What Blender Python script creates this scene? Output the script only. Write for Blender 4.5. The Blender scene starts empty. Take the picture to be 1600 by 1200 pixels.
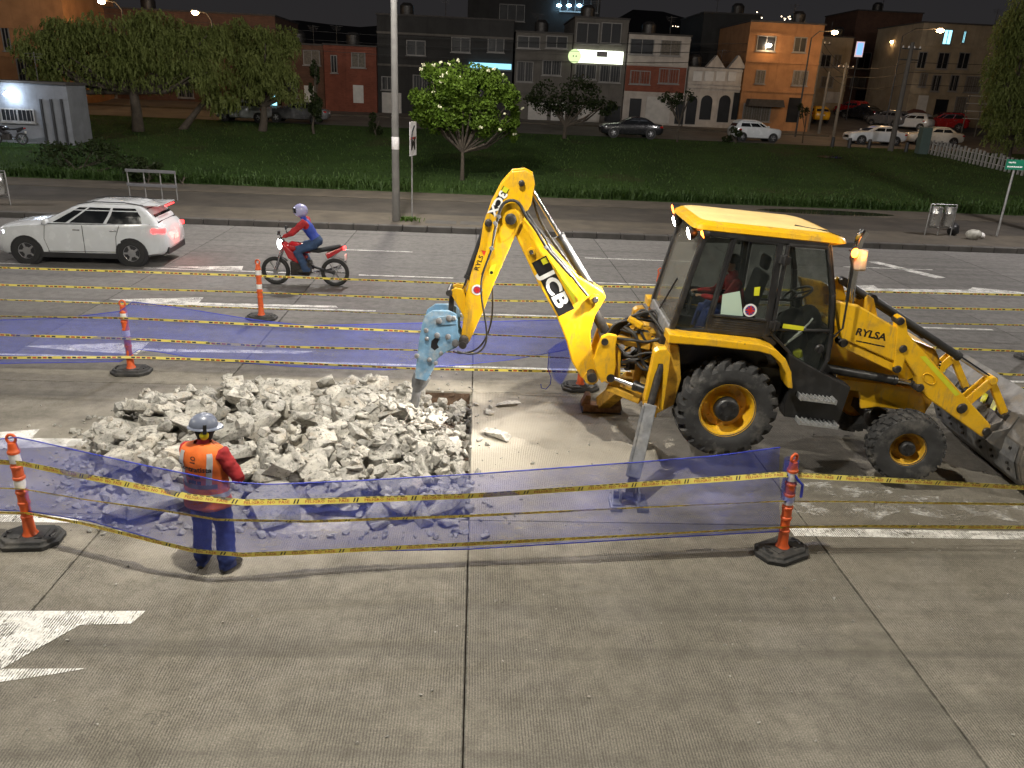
import bpy, bmesh, math, random
import numpy as np
from mathutils import Vector, Matrix, noise as mnoise

random.seed(7)
scene = bpy.context.scene
COL = scene.collection
rad = math.radians

# ------------------------------------------------------------------ camera
FPX, CAM_H = 1215.0, 5.0                 # focal length in photo pixels (1600 wide), camera height
ROLL = rad(2.6)
_c, _s = math.cos(ROLL), math.sin(ROLL)
_vx, _vy = 750 - 800, 135 - 600           # vanishing point of the slab joints
PITCH = math.atan(-(-_vx * _s + _vy * _c) / FPX)
CYAW = math.atan(-(_vx * _c + _vy * _s) * math.cos(PITCH) / FPX)
FWD = Vector((math.sin(CYAW) * math.cos(PITCH), math.cos(CYAW) * math.cos(PITCH), -math.sin(PITCH)))
RGT = Vector((math.cos(CYAW), -math.sin(CYAW), 0))
UPV = RGT.cross(FWD)
EYE = Vector((0, 0, CAM_H))
cx_, cy_ = RGT * _c + UPV * _s, UPV * _c - RGT * _s
cam_data = bpy.data.cameras.new('camera')
cam_data.sensor_width = 36
cam_data.lens = FPX / 1600 * 36
cam_data.clip_end = 5000
cam = bpy.data.objects.new('camera', cam_data)
COL.objects.link(cam)
cam.matrix_world = Matrix(((cx_.x, cy_.x, -FWD.x, EYE.x), (cx_.y, cy_.y, -FWD.y, EYE.y),
                           (cx_.z, cy_.z, -FWD.z, EYE.z), (0, 0, 0, 1)))
scene.camera = cam

# ------------------------------------------------------------------ world: night sky with city glow
world = bpy.data.worlds.new('World')
scene.world = world
world.use_nodes = True
wn = world.node_tree
wn.nodes.clear()
w_out = wn.nodes.new('ShaderNodeOutputWorld')
w_sky = wn.nodes.new('ShaderNodeTexSky')
w_sky.sky_type = 'NISHITA'
w_sky.sun_disc = False
w_sky.sun_elevation = rad(50)
w_sky.sun_rotation = rad(200)
w_bg1 = wn.nodes.new('ShaderNodeBackground')
w_bg1.inputs[1].default_value = 0.0006
w_bg2 = wn.nodes.new('ShaderNodeBackground')
w_bg2.inputs[0].default_value = (0.0185, 0.0165, 0.0175, 1)
w_add = wn.nodes.new('ShaderNodeAddShader')
wn.links.new(w_sky.outputs[0], w_bg1.inputs[0])
wn.links.new(w_bg1.outputs[0], w_add.inputs[0])
wn.links.new(w_bg2.outputs[0], w_add.inputs[1])
wn.links.new(w_add.outputs[0], w_out.inputs[0])

# weak broad sun lamp added as fill in place of sky glow
sun_data = bpy.data.lights.new('fill_sun', 'SUN')
sun_data.energy = 0.02
sun_data.angle = rad(12)
sun_data.color = (0.85, 0.9, 1.0)
sun = bpy.data.objects.new('fill_sun', sun_data)
sun.rotation_euler = (rad(40), 0, rad(20))
COL.objects.link(sun)

vs = scene.view_settings
vs.view_transform = 'Standard'
vs.look = 'None'
vs.exposure = 0.0
vs.gamma = 1.0
vs.use_curve_mapping = False
scene.render.engine = 'CYCLES'
cy = scene.cycles
cy.use_denoising = True
cy.max_bounces = 8
cy.diffuse_bounces = 3
cy.glossy_bounces = 3
cy.transmission_bounces = 4
cy.transparent_max_bounces = 16
cy.sample_clamp_indirect = 4.0
cy.caustics_reflective = False
cy.caustics_refractive = False

# ------------------------------------------------------------------ pixels -> places
def pray(px, py):
    x, y = px - 800, py - 600
    return FWD * FPX + RGT * (x * _c + y * _s) - UPV * (-x * _s + y * _c)
def gnd(px, py, z=0.0):
    d = pray(px, py); return EYE + d * ((z - EYE.z) / d.z)
def atY(px, py, Y):
    d = pray(px, py); return EYE + d * (Y / d.y)
def pscale(P):                            # metres per photo pixel at a point
    return (Vector(P) - EYE).dot(FWD) / FPX

def terrain(x, y):                        # ground height: road, pavement, rising lawn, back street
    if y < 37.6: return 0.20
    if y < 58.5:
        t = (y - 37.6) / 20.9
        return 0.20 + 1.78 * t + 0.10 * math.sin(x * 0.21 + 1.0) * math.sin(math.pi * t)
    if y < 66: return 1.98 + (y - 58.5) * 0.024
    if y < 71: return 2.16 + (y - 66) * 0.068
    if y < 105: return 2.5 + (y - 71) * 0.10
    return 5.9 + (y - 105) * 0.02
def hitg(px, py, lift=0.0):               # where a pixel's ray meets the terrain
    d = pray(px, py).normalized(); t = 20.0
    while t < 400:
        p = EYE + d * t
        if p.z <= terrain(p.x, p.y) + lift: return p
        t += 0.1
    return p

# ------------------------------------------------------------------ mesh builder
class B:
    def __init__(s): s.v = []; s.f = []; s.m = []
    def add(s, vs, fs, mi=0):
        o = len(s.v); s.v += [tuple(p) for p in vs]
        s.f += [tuple(i + o for i in f) for f in fs]; s.m += [mi] * len(fs); return s
    def box(s, c, d, rot=None, mi=0, taper=1.0):
        vs = []
        for z in (-.5, .5):
            k = taper if z > 0 else 1.0
            for x, y in ((-.5, -.5), (.5, -.5), (.5, .5), (-.5, .5)):
                p = Vector((x * d[0] * k, y * d[1] * k, z * d[2]))
                if rot is not None: p = rot @ p
                vs.append(p + Vector(c))
        return s.add(vs, [(3, 2, 1, 0), (4, 5, 6, 7), (0, 1, 5, 4), (1, 2, 6, 5), (2, 3, 7, 6), (3, 0, 4, 7)], mi)
    def bb(s, x0, x1, y0, y1, z0, z1, mi=0):
        return s.box(((x0 + x1) / 2, (y0 + y1) / 2, (z0 + z1) / 2), (abs(x1 - x0), abs(y1 - y0), abs(z1 - z0)), None, mi)
    def prism(s, poly, y0, y1, mi=0, sc=None):          # polygon in x,z extruded along y
        n = len(poly)
        vs = [(p[0], y0, p[1]) for p in poly] + [(p[0], y1, p[1]) for p in poly]
        fs = [tuple(range(n)), tuple(range(2 * n - 1, n - 1, -1))]
        fs += [(i, i + n, (i + 1) % n + n, (i + 1) % n) for i in range(n)]
        return s.add(vs, fs, mi)
    def prismz(s, poly, z0, z1, mi=0):
        n = len(poly)
        vs = [(p[0], p[1], z0) for p in poly] + [(p[0], p[1], z1) for p in poly]
        fs = [tuple(range(n - 1, -1, -1)), tuple(range(n, 2 * n))]
        fs += [(i, (i + 1) % n, (i + 1) % n + n, i + n) for i in range(n)]
        return s.add(vs, fs, mi)
    def tube(s, pts, r, n=8, mi=0, caps=True):
        pts = [Vector(p) for p in pts]; k = len(pts)
        rs = r if isinstance(r, (list, tuple)) else [r] * k
        vs = []; prev = None
        for i, p in enumerate(pts):
            t = (pts[min(i + 1, k - 1)] - pts[max(i - 1, 0)])
            t = t.normalized() if t.length > 1e-9 else Vector((0, 0, 1))
            if prev is None:
                a = Vector((0, 0, 1)) if abs(t.z) < .9 else Vector((1, 0, 0))
                u = t.cross(a).normalized()
            else:
                u = prev - t * prev.dot(t)
                u = u.normalized() if u.length > 1e-6 else t.orthogonal().normalized()
            prev = u; w = t.cross(u)
            for j in range(n):
                a = 2 * math.pi * j / n
                vs.append(p + (u * math.cos(a) + w * math.sin(a)) * rs[i])
        fs = [(i * n + j, i * n + (j + 1) % n, (i + 1) * n + (j + 1) % n, (i + 1) * n + j) for i in range(k - 1) for j in range(n)]
        if caps: fs += [tuple(range(n - 1, -1, -1)), tuple((k - 1) * n + j for j in range(n))]
        return s.add(vs, fs, mi)
    def cyl(s, p0, p1, r, n=16, r2=None, mi=0):
        return s.tube([p0, p1], [r, r if r2 is None else r2], n, mi)
    def lathe(s, prof, o, ax, n=24, mi=0, closed=False):   # prof: (radius, offset along axis)
        o = Vector(o); ax = Vector(ax).normalized(); u = ax.orthogonal().normalized(); w = ax.cross(u)
        k = len(prof); vs = []
        for r, t in prof:
            for j in range(n):
                a = 2 * math.pi * j / n
                vs.append(o + ax * t + (u * math.cos(a) + w * math.sin(a)) * r)
        fs = [(i * n + j, i * n + (j + 1) % n, (i + 1) * n + (j + 1) % n, (i + 1) * n + j) for i in range(k - 1) for j in range(n)]
        if closed: fs += [((k - 1) * n + j, (k - 1) * n + (j + 1) % n, (j + 1) % n, j) for j in range(n)]
        else: fs += [tuple(range(n - 1, -1, -1)), tuple((k - 1) * n + j for j in range(n))]
        return s.add(vs, fs, mi)
    def beam(s, p0, p1, w, h, up=(0, 0, 1), mi=0):         # w across, h along up
        p0, p1 = Vector(p0), Vector(p1); t = (p1 - p0).normalized()
        sd = t.cross(Vector(up)); sd = sd.normalized() if sd.length > 1e-6 else t.orthogonal().normalized()
        u = sd.cross(t).normalized()
        vs = [p + sd * a * w / 2 + u * b * h / 2 for p in (p0, p1) for a, b in ((-1, -1), (1, -1), (1, 1), (-1, 1))]
        return s.add(vs, [(3, 2, 1, 0), (4, 5, 6, 7), (0, 1, 5, 4), (1, 2, 6, 5), (2, 3, 7, 6), (3, 0, 4, 7)], mi)
    def sphere(s, c, r, n=12, m=8, mi=0):
        r = r if isinstance(r, (tuple, list)) else (r, r, r)
        vs = [(c[0], c[1], c[2] - r[2])]
        for i in range(1, m):
            th = math.pi * i / m
            for j in range(n):
                a = 2 * math.pi * j / n
                vs.append((c[0] + r[0] * math.sin(th) * math.cos(a), c[1] + r[1] * math.sin(th) * math.sin(a), c[2] - r[2] * math.cos(th)))
        vs.append((c[0], c[1], c[2] + r[2])); L_ = len(vs) - 1
        fs = [(0, 1 + (j + 1) % n, 1 + j) for j in range(n)]
        for i in range(m - 2):
            fs += [(1 + i * n + j, 1 + i * n + (j + 1) % n, 1 + (i + 1) * n + (j + 1) % n, 1 + (i + 1) * n + j) for j in range(n)]
        fs += [(1 + (m - 2) * n + j, 1 + (m - 2) * n + (j + 1) % n, L_) for j in range(n)]
        return s.add(vs, fs, mi)
    def grid(s, fn, nu, nv, mi=0):
        vs = [fn(i / nu, j / nv) for j in range(nv + 1) for i in range(nu + 1)]
        fs = [(j * (nu + 1) + i, j * (nu + 1) + i + 1, (j + 1) * (nu + 1) + i + 1, (j + 1) * (nu + 1) + i) for j in range(nv) for i in range(nu)]
        return s.add(vs, fs, mi)
    def loft(s, rings, mi=0, caps=True):
        n = len(rings[0]); k = len(rings)
        vs = [p for r in rings for p in r]
        fs = [(i * n + j, i * n + (j + 1) % n, (i + 1) * n + (j + 1) % n, (i + 1) * n + j) for i in range(k - 1) for j in range(n)]
        if caps: fs += [tuple(range(n - 1, -1, -1)), tuple((k - 1) * n + j for j in range(n))]
        return s.add(vs, fs, mi)
    def mesh(s, name, mats, smooth=None, fix=True):
        me = bpy.data.meshes.new(name)
        me.from_pydata([tuple(map(float, p)) for p in s.v], [], s.f)
        for m_ in (mats if isinstance(mats, (list, tuple)) else [mats]): me.materials.append(m_)
        if any(s.m): me.polygons.foreach_set('material_index', s.m)
        if fix:
            bm = bmesh.new(); bm.from_mesh(me); bmesh.ops.recalc_face_normals(bm, faces=bm.faces); bm.to_mesh(me); bm.free()
        if smooth is not None:
            me.shade_smooth(); me.set_sharp_from_angle(angle=rad(smooth))
        me.update(); return me
    def pieces(s):                                        # loose pieces as builders of their own
        par = list(range(len(s.v)))
        def find(a):
            while par[a] != a: par[a] = par[par[a]]; a = par[a]
            return a
        for f in s.f:
            r = find(f[0])
            for q in f[1:]: par[find(q)] = r
        grp = {}
        for f, m_ in zip(s.f, s.m): grp.setdefault(find(f[0]), []).append((f, m_))
        res = []
        for fs in grp.values():
            b = B(); mp = {}
            for f, m_ in fs:
                for q in f:
                    if q not in mp: mp[q] = len(b.v); b.v.append(s.v[q])
                b.f.append(tuple(mp[q] for q in f)); b.m.append(m_)
            res.append(b)
        return res
    def outs(s, name, mats, parent=None, **k):             # one object per loose piece
        return [p.out(name, mats, parent, **k) for p in s.pieces()]
    def out(s, name, mats, parent=None, smooth=None, bevel=0, seg=2, fix=True, **tags):
        o = bpy.data.objects.new(name, s.mesh(name, mats, smooth, fix)); COL.objects.link(o)
        if parent is not None: o.parent = parent
        if bevel:
            md = o.modifiers.new('bevel', 'BEVEL'); md.width = bevel; md.segments = seg; md.limit_method = 'ANGLE'; md.angle_limit = rad(35)
        tag(o, **tags); return o

def tag(o, label=None, cat=None, group=None, kind=None):
    if label: o['label'] = label
    if cat: o['category'] = cat
    if group: o['group'] = group
    if kind: o['kind'] = kind
    return o
def thing(name, label, cat, loc=(0, 0, 0), rot=(0, 0, 0), group=None):
    o = bpy.data.objects.new(name, None); COL.objects.link(o); o.empty_display_size = .2
    o.location = loc; o.rotation_euler = rot
    return tag(o, label, cat, group)
def copy_tree(o, parent=None):
    c = o.copy(); COL.objects.link(c)
    if parent is not None: c.parent = parent
    for ch in list(o.children): copy_tree(ch, c)
    return c
def text_geo(s_, size=1.0, bold=0.0, res=2, space=1.0):
    cu = bpy.data.curves.new('lettering', 'FONT'); cu.body = s_; cu.size = size; cu.offset = bold
    cu.resolution_u = res; cu.align_x = 'CENTER'; cu.align_y = 'CENTER'; cu.space_character = space
    o = bpy.data.objects.new('lettering', cu); COL.objects.link(o)
    bpy.context.view_layer.update()
    dg = bpy.context.evaluated_depsgraph_get(); ev = o.evaluated_get(dg); me = ev.to_mesh()
    vs = [tuple(v.co) for v in me.vertices]; fs = [tuple(p.vertices) for p in me.polygons]
    ev.to_mesh_clear(); bpy.data.objects.remove(o); bpy.data.curves.remove(cu)
    return vs, fs
_tcache = {}
def text_on(b, s_, size, org, u, v, bold=0.0, mi=0, sx=1.0, space=1.0, res=2):   # flat print: lettering laid in plane (u, v)
    k = (s_, bold, space, res)
    if k not in _tcache: _tcache[k] = text_geo(s_, 1.0, bold, res, space)
    vs, fs = _tcache[k]; org, u, v = Vector(org), Vector(u).normalized(), Vector(v).normalized()
    b.add([org + u * p[0] * size * sx + v * p[1] * size for p in vs], fs, mi)

def bar_on(b, w, h, org, u, v, n=1, gap=.3):      # line of print too small to read in the photograph
    org, u, v = Vector(org), Vector(u).normalized(), Vector(v).normalized(); rg_ = random.Random(n); x = -w / 2
    while x < w / 2:
        l = min(rg_.uniform(.08, .22) * w, w / 2 - x)
        b.add([org + u * x - v * h / 2, org + u * (x + l) - v * h / 2, org + u * (x + l) + v * h / 2, org + u * x + v * h / 2], [(0, 1, 2, 3)]); x += l + gap * h
# ------------------------------------------------------------------ materials
class N:
    def __init__(s, name):
        s.m = bpy.data.materials.new(name); s.m.use_nodes = True; s.t = s.m.node_tree
        s.p = s.t.nodes['Principled BSDF']; s.o = s.t.nodes['Material Output']
    def n(s, k, **kw):
        x = s.t.nodes.new('ShaderNode' + k)
        for a, v in kw.items(): setattr(x, a, v)
        return x
    def l(s, a, b): s.t.links.new(a, b)
    def pos(s):
        if not hasattr(s, '_pos'): s._pos = s.n('NewGeometry').outputs['Position']
        return s._pos
    def noise(s, scale, detail=3, rough=.55, vec=None, mapping=None):
        x = s.n('TexNoise'); x.inputs['Scale'].default_value = scale; x.inputs['Detail'].default_value = detail; x.inputs['Roughness'].default_value = rough
        v = vec if vec is not None else s.pos()
        if mapping:
            mp = s.n('Mapping'); mp.inputs['Scale'].default_value = mapping; s.l(v, mp.inputs[0]); v = mp.outputs[0]
        s.l(v, x.inputs['Vector']); return x.outputs['Fac']
    def ramp(s, fac, a, b, lo=0.0, hi=1.0):
        x = s.n('MapRange'); x.inputs[1].default_value = a; x.inputs[2].default_value = b; x.inputs[3].default_value = lo; x.inputs[4].default_value = hi
        s.l(fac, x.inputs[0]); return x.outputs[0]
    def math(s, op, a, b=None):
        x = s.n('Math', operation=op)
        for i, q in enumerate((a, b)):
            if q is None: continue
            if isinstance(q, (int, float)): x.inputs[i].default_value = q
            else: s.l(q, x.inputs[i])
        return x.outputs[0]
    def mix(s, fac, a, b, mode='MIX'):
        x = s.n('Mix', data_type='RGBA', blend_type=mode)
        for i, q in ((0, fac), (6, a), (7, b)):
            if isinstance(q, (int, float)): x.inputs[i].default_value = q
            elif isinstance(q, (tuple, list)): x.inputs[i].default_value = (*q[:3], 1)
            else: s.l(q, x.inputs[i])
        return x.outputs[2]
    def col(s, c):
        if isinstance(c, (tuple, list)): s.p.inputs['Base Color'].default_value = (*c[:3], 1)
        else: s.l(c, s.p.inputs['Base Color'])
    def rough(s, r):
        if isinstance(r, (int, float)): s.p.inputs['Roughness'].default_value = r
        else: s.l(r, s.p.inputs['Roughness'])
    def bump(s, h, strength=.3, dist=.01):
        x = s.n('Bump'); x.inputs['Strength'].default_value = strength; x.inputs['Distance'].default_value = dist
        s.l(h, x.inputs['Height']); s.l(x.outputs[0], s.p.inputs['Normal'])

def M(name, c, rough=.6, metal=0.0, var=.12, vs_=3.0, dirt=None, damt=.3, dscale=4.0, bump=0.0, bscale=60.0, coat=0.0, spec=None):
    k = N(name)
    f = k.noise(vs_, 4)
    c2 = tuple(min(1, x * (1 + var)) for x in c); c1 = tuple(x * (1 - var) for x in c)
    colr = k.mix(k.ramp(f, .3, .7), c1, c2)
    if dirt is not None:
        d = k.noise(dscale, 6, .65)
        colr = k.mix(k.ramp(d, .5, .72, 0, damt), colr, dirt)
        k.rough(k.ramp(d, .45, .75, rough, min(1, rough + .35)))
    else: k.rough(k.ramp(f, .3, .7, max(0, rough - .06), min(1, rough + .06)))
    k.col(colr); k.p.inputs['Metallic'].default_value = metal
    if coat: k.p.inputs['Coat Weight'].default_value = coat; k.p.inputs['Coat Roughness'].default_value = .12
    if spec is not None: k.p.inputs['Specular IOR Level'].default_value = spec
    if bump: k.bump(k.noise(bscale, 4), bump, .01)
    return k.m
def EM(name, c, strength):
    k = N(name); k.col((0.02, 0.02, 0.02)); k.p.inputs['Emission Color'].default_value = (*c, 1); k.p.inputs['Emission Strength'].default_value = strength
    return k.m
def GLASS(name, tint, clear, rough=.05):     # pane: mostly see-through with a dirty reflecting film
    k = N(name); k.col(tint); k.rough(rough); k.p.inputs['Specular IOR Level'].default_value = .8
    tr = k.n('BsdfTransparent'); tr.inputs[0].default_value = (.90, .93, .90, 1)
    mx = k.n('MixShader'); f = k.ramp(k.noise(6, 5, .6), .3, .75, clear + .08, clear - .12)
    k.l(f, mx.inputs[0]); k.l(k.p.outputs[0], mx.inputs[1]); k.l(tr.outputs[0], mx.inputs[2]); k.l(mx.outputs[0], k.o.inputs[0])
    return k.m

def point(name, loc, power, colr, size=.12, kind='POINT', aim=None, angle=120, blend=.5, parent=None):
    d = bpy.data.lights.new(name, kind); d.energy = power; d.color = colr; d.shadow_soft_size = size
    o = bpy.data.objects.new(name, d); COL.objects.link(o); o.location = loc
    if kind == 'SPOT':
        d.spot_size = rad(angle); d.spot_blend = blend
        o.rotation_euler = (Vector(aim) - Vector(loc)).to_track_quat('-Z', 'Y').to_euler()
    if parent is not None: o.parent = parent
    return o
# ================================================================== ground, road, pavements
def concrete_mat(name, ca, cb, tine=True, dust=True, streak=.35):
    k = N(name); P = k.pos()
    big = k.noise(.45, 5, .6); mid = k.noise(5, 5, .65); fine = k.noise(70, 3, .7)
    c = k.mix(k.ramp(big, .3, .7), ca, cb)
    c = k.mix(k.ramp(mid, .42, .66, 0, .45), c, tuple(x * .58 for x in ca)); c = k.mix(k.ramp(k.noise(.9, 6, .7), .50, .64, 0, .28), c, tuple(x * .64 for x in ca)); c = k.mix(k.ramp(k.noise(1.4, 6, .7, mapping=(1, 1.6, 1)), .56, .70, 0, .25), c, tuple(min(1, x * 1.3) for x in cb))
    c = k.mix(k.ramp(fine, .36, .62, .55, 0), c, tuple(x * .35 for x in ca))
    c = k.mix(k.ramp(fine, .62, .75, 0, .25), c, tuple(min(1, x * 1.7) for x in cb))
    oi = k.n('ObjectInfo')
    c = k.mix(1.0, c, oi.outputs['Color'], 'MULTIPLY')
    # tyre tracks and rubber, dragged along the lane
    st = k.noise(1.0, 5, .6, mapping=(.10, 2.6, 1)); st2 = k.noise(1.0, 4, .7, mapping=(.5, 14, 1))
    c = k.mix(k.ramp(st, .5, .72, 0, streak), c, tuple(x * .33 for x in ca))
    c = k.mix(k.ramp(st2, .6, .75, 0, streak * .5), c, tuple(x * .4 for x in ca))
    # oil and gum spots
    vo = k.n('TexVoronoi'); vo.inputs['Scale'].default_value = 2.3; k.l(P, vo.inputs['Vector'])
    wob = k.math('ADD', vo.outputs['Distance'], k.math('MULTIPLY', k.noise(22, 2), .03))
    c = k.mix(k.ramp(wob, .028, .045, .75, 0), c, tuple(x * .18 for x in ca))
    # dirty, chipped joints along the slab edges
    ob = k.n('SeparateXYZ'); k.l(k.n('TexCoord').outputs['Object'], ob.inputs[0])
    ex = k.math('MINIMUM', ob.outputs[0], k.math('SUBTRACT', 4.254, ob.outputs[0]))
    ej = k.math('ADD', ex, k.math('MULTIPLY', k.math('SUBTRACT', k.noise(9, 5, .7), .5), .10))
    c = k.mix(k.ramp(ej, -.01, .012, .8, 0), c, tuple(x * .22 for x in ca))
    ej2 = k.math('ADD', ob.outputs[1], k.math('MULTIPLY', k.math('SUBTRACT', k.noise(7, 5, .7), .5), .12))
    c = k.mix(k.ramp(ej2, -.01, .014, .8, 0), c, tuple(x * .22 for x in ca))
    # hairline cracks and pale patches
    cr = k.n('TexVoronoi', feature='DISTANCE_TO_EDGE'); cr.inputs['Scale'].default_value = .42
    wv_ = k.n('VectorMath', operation='ADD'); nz_ = k.n('TexNoise'); nz_.inputs['Scale'].default_value = 2.5; nz_.inputs['Detail'].default_value = 5; k.l(P, nz_.inputs['Vector']); k.l(P, wv_.inputs[0]); k.l(nz_.outputs['Color'], wv_.inputs[1]); k.l(wv_.outputs[0], cr.inputs['Vector'])
    crm = k.math('MULTIPLY', k.ramp(cr.outputs['Distance'], .001, .004, .5, 0), k.ramp(k.noise(.5, 3), .52, .60))
    c = k.mix(crm, c, tuple(x * .2 for x in ca))
    h = k.math('MULTIPLY', fine, .5)
    if tine:
        sx = k.n('SeparateXYZ'); k.l(P, sx.inputs[0])
        wv = k.math('ADD', k.math('MULTIPLY', sx.outputs[0], 2 * math.pi / .026), k.math('MULTIPLY', k.noise(2.2, 4, mapping=(1, .6, 1)), 7.0))
        si = k.math('SINE', wv)
        worn = k.ramp(k.noise(1.1, 5, .65), .30, .56, .12, 1)
        g = k.math('MULTIPLY', k.ramp(si, -.05, .6), worn)
        g = k.math('MULTIPLY', g, k.ramp(k.noise(40, 2), .3, .6, .3, 1))
        c = k.mix(k.math('MULTIPLY', g, .85), c, tuple(x * .34 for x in ca))
        h = k.math('SUBTRACT', h, k.math('MULTIPLY', g, .8))
    if dust:   # pale grinding dust spread round the broken slab
        sx2 = k.n('SeparateXYZ'); k.l(P, sx2.inputs[0])
        dx = k.math('DIVIDE', k.math('ADD', sx2.outputs[0], 1.6), 4.6); dy = k.math('DIVIDE', k.math('SUBTRACT', sx2.outputs[1], 10.3), 2.7)
        rr = k.math('SQRT', k.math('ADD', k.math('MULTIPLY', dx, dx), k.math('MULTIPLY', dy, dy)))
        rr = k.math('ADD', rr, k.math('MULTIPLY', k.math('SUBTRACT', k.noise(1.3, 6, .65), .5), 1.0))
        c = k.mix(k.ramp(rr, .75, 1.25, .72, 0), c, (.42, .385, .32))
    k.col(c); k.rough(k.ramp(mid, .3, .7, .72, .92)); k.p.inputs['Specular IOR Level'].default_value = .3
    k.bump(h, .8, .008)
    return k.m
MAT_SLAB = concrete_mat('tined concrete', (.208, .193, .160), (.320, .298, .254), streak=.55)
MAT_SLAB2 = concrete_mat('worn grey concrete', (.165, .160, .155), (.235, .228, .222), tine=False, dust=False, streak=.5)
MAT_GUTTER = concrete_mat('strip concrete', (.20, .185, .15), (.30, .28, .235), tine=False)
MAT_SOIL = M('brown sub-base soil', (.085, .052, .032), .95, var=.4, vs_=6, bump=.8, bscale=25, dirt=(.2, .17, .13), damt=.5)
MAT_DARKGROUND = MAT_SOIL

B().add([(-3000, -200, -.262), (3000, -200, -.262), (3000, 4000, -.262), (-3000, 4000, -.262)], [(0, 1, 2, 3)]).out('ground', MAT_SOIL, kind='structure')
road = bpy.data.objects.new('road', None); COL.objects.link(road); tag(road, kind='structure')
SX = 4.27
rows = [(-4.59, -.27, 0), (-.27, 4.05, 0), (4.05, 8.37, 0), (8.37, 12.69, 0), (12.69, 13.9, 2), (13.9, 17.5, 1), (17.5, 21.1, 1), (21.1, 24.7, 1), (24.7, 28.2, 1)]
for (y0, y1, mk) in rows:
    w, d = SX - .011, (y1 - y0) - .011
    ring = lambda a, z: [(a, a, z), (w - a, a, z), (w - a, d - a, z), (a, d - a, z)]
    me = B().loft([ring(0, -.25), ring(0, -.006), ring(.004, 0)]).mesh('slab', (MAT_SLAB, MAT_SLAB2, MAT_GUTTER)[mk])
    for i in range(-8, 8):
        if y0 == 8.37 and i == -1: continue          # this slab has been broken out
        o = bpy.data.objects.new('slab', me); COL.objects.link(o); o.parent = road
        o.location = (i * SX + .008, y0 + .007, random.uniform(-.002, .001)); tn = random.uniform(.88, 1.1)
        if y0 == 4.05: tn = {-2: 1.06, -1: .98, 0: .90, 1: 1.16}.get(i, tn)
        o.color = (tn, tn * .985, tn * .965, 1)

kp = N('worn white road paint')
kp.col(kp.mix(kp.ramp(kp.noise(30, 3), .3, .7), (.55, .54, .5), (.8, .79, .76)))
kp.rough(.75)
tr_ = kp.n('BsdfTransparent'); mx_ = kp.n('MixShader')
kx = kp.n('SeparateXYZ'); kp.l(kp.pos(), kx.inputs[0])
grv = kp.math('MULTIPLY', kp.ramp(kp.math('SINE', kp.math('ADD', kp.math('MULTIPLY', kx.outputs[0], 2 * math.pi / .026), kp.math('MULTIPLY', kp.noise(2.2, 4, mapping=(1, .6, 1)), 7.0))), .0, .6), kp.ramp(kp.noise(3.5, 4, .7), .35, .6, 0, .16))
wear = kp.math('ADD', kp.math('MULTIPLY', kp.noise(3.0, 5, .7), .6), kp.math('MULTIPLY', kp.noise(30, 4, .7, mapping=(2.0, .5, 1)), .4))
kp.l(kp.ramp(kp.math('SUBTRACT', wear, grv), .36, .47), mx_.inputs[0]); kp.l(tr_.outputs[0], mx_.inputs[1]); kp.l(kp.p.outputs[0], mx_.inputs[2]); kp.l(mx_.outputs[0], kp.o.inputs[0])
MAT_PAINT = kp.m
def paint(pts, name='lane_marking', z=.005):
    B().add([(x, y, z) for x, y in pts], [tuple(range(len(pts)))]).out(name, MAT_PAINT, road)
kq = N('ghost of old paint'); kq.col((.62, .61, .58)); kq.rough(.8)
tq = kq.n('BsdfTransparent'); mq = kq.n('MixShader'); kq.l(kq.ramp(kq.math('ADD', kq.math('MULTIPLY', kq.noise(2.6, 6, .75), .7), kq.math('MULTIPLY', kq.noise(24, 4, .7, mapping=(.5, 1.5, 1)), .3)), .50, .62, 0, .75), mq.inputs[0]); kq.l(tq.outputs[0], mq.inputs[1]); kq.l(kq.p.outputs[0], mq.inputs[2]); kq.l(mq.outputs[0], kq.o.inputs[0])
def patch(pts): B().add([(x, y, .005) for x, y in pts], [tuple(range(len(pts)))]).out('paint_patch', kq.m, road)
def paint_px(pix, name='lane_marking', z=.005): paint([gnd(*p).xy for p in pix], name, z)
paint([(4.0, 8.12), (40, 8.13), (40, 8.32), (4.0, 8.31)], 'edge_line')
paint([(-40, 8.15), (-4.6, 8.15), (-4.6, 8.3), (-40, 8.3)], 'edge_line')
paint_px([(-140, 950), (0, 955), (228, 955), (205, 975), (125, 977), (0, 1047), (-160, 1120)], 'arrow_marking')
paint_px([(-60, 1046), (135, 1045), (90, 1053), (0, 1066), (-60, 1075)], 'arrow_marking')
paint_px([(-60, 680), (62, 671), (50, 685), (140, 686), (130, 697), (0, 702), (-60, 704)], 'arrow_marking')
paint_px([(170, 468), (318, 465), (306, 479), (240, 475)], 'arrow_marking')
paint_px([(312, 473), (525, 478), (528, 481), (308, 476.5)], 'arrow_marking')
paint_px([(36, 541), (233, 535), (214, 554), (110, 548)], 'arrow_marking')
paint_px([(225, 545), (492, 549), (470, 553), (221, 549)], 'arrow_marking')
paint_px([(265, 417), (380, 416), (378, 422), (330, 421)], 'arrow_marking')
for Yl, segs in ((13.92, [(-30, 30)]), (17.62, [(-12.5, -8.6), (-6.6, -2.3), (-.6, 3.6), (6.4, 12.6), (16, 22)]), (21.2, [(-16, -12), (-9, -5), (-3.2, -.6), (1.8, 5.5), (9.5, 13.5), (17, 21)]), (24.6, [(-18, -14), (-6, -2), (3.5, 7.0), (12, 15)])):
    for a, b in segs: paint([(a, Yl), (b, Yl), (b, Yl + .10), (a, Yl + .10)], 'lane_line')
paint_px([(1310, 447), (1365, 446), (1372, 451), (1512, 453), (1520, 449), (1600, 457), (1600, 461), (1310, 455)], 'lane_marking')
paint_px([(1356, 409), (1372, 409), (1478, 434), (1462, 435)], 'lane_marking')
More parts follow.
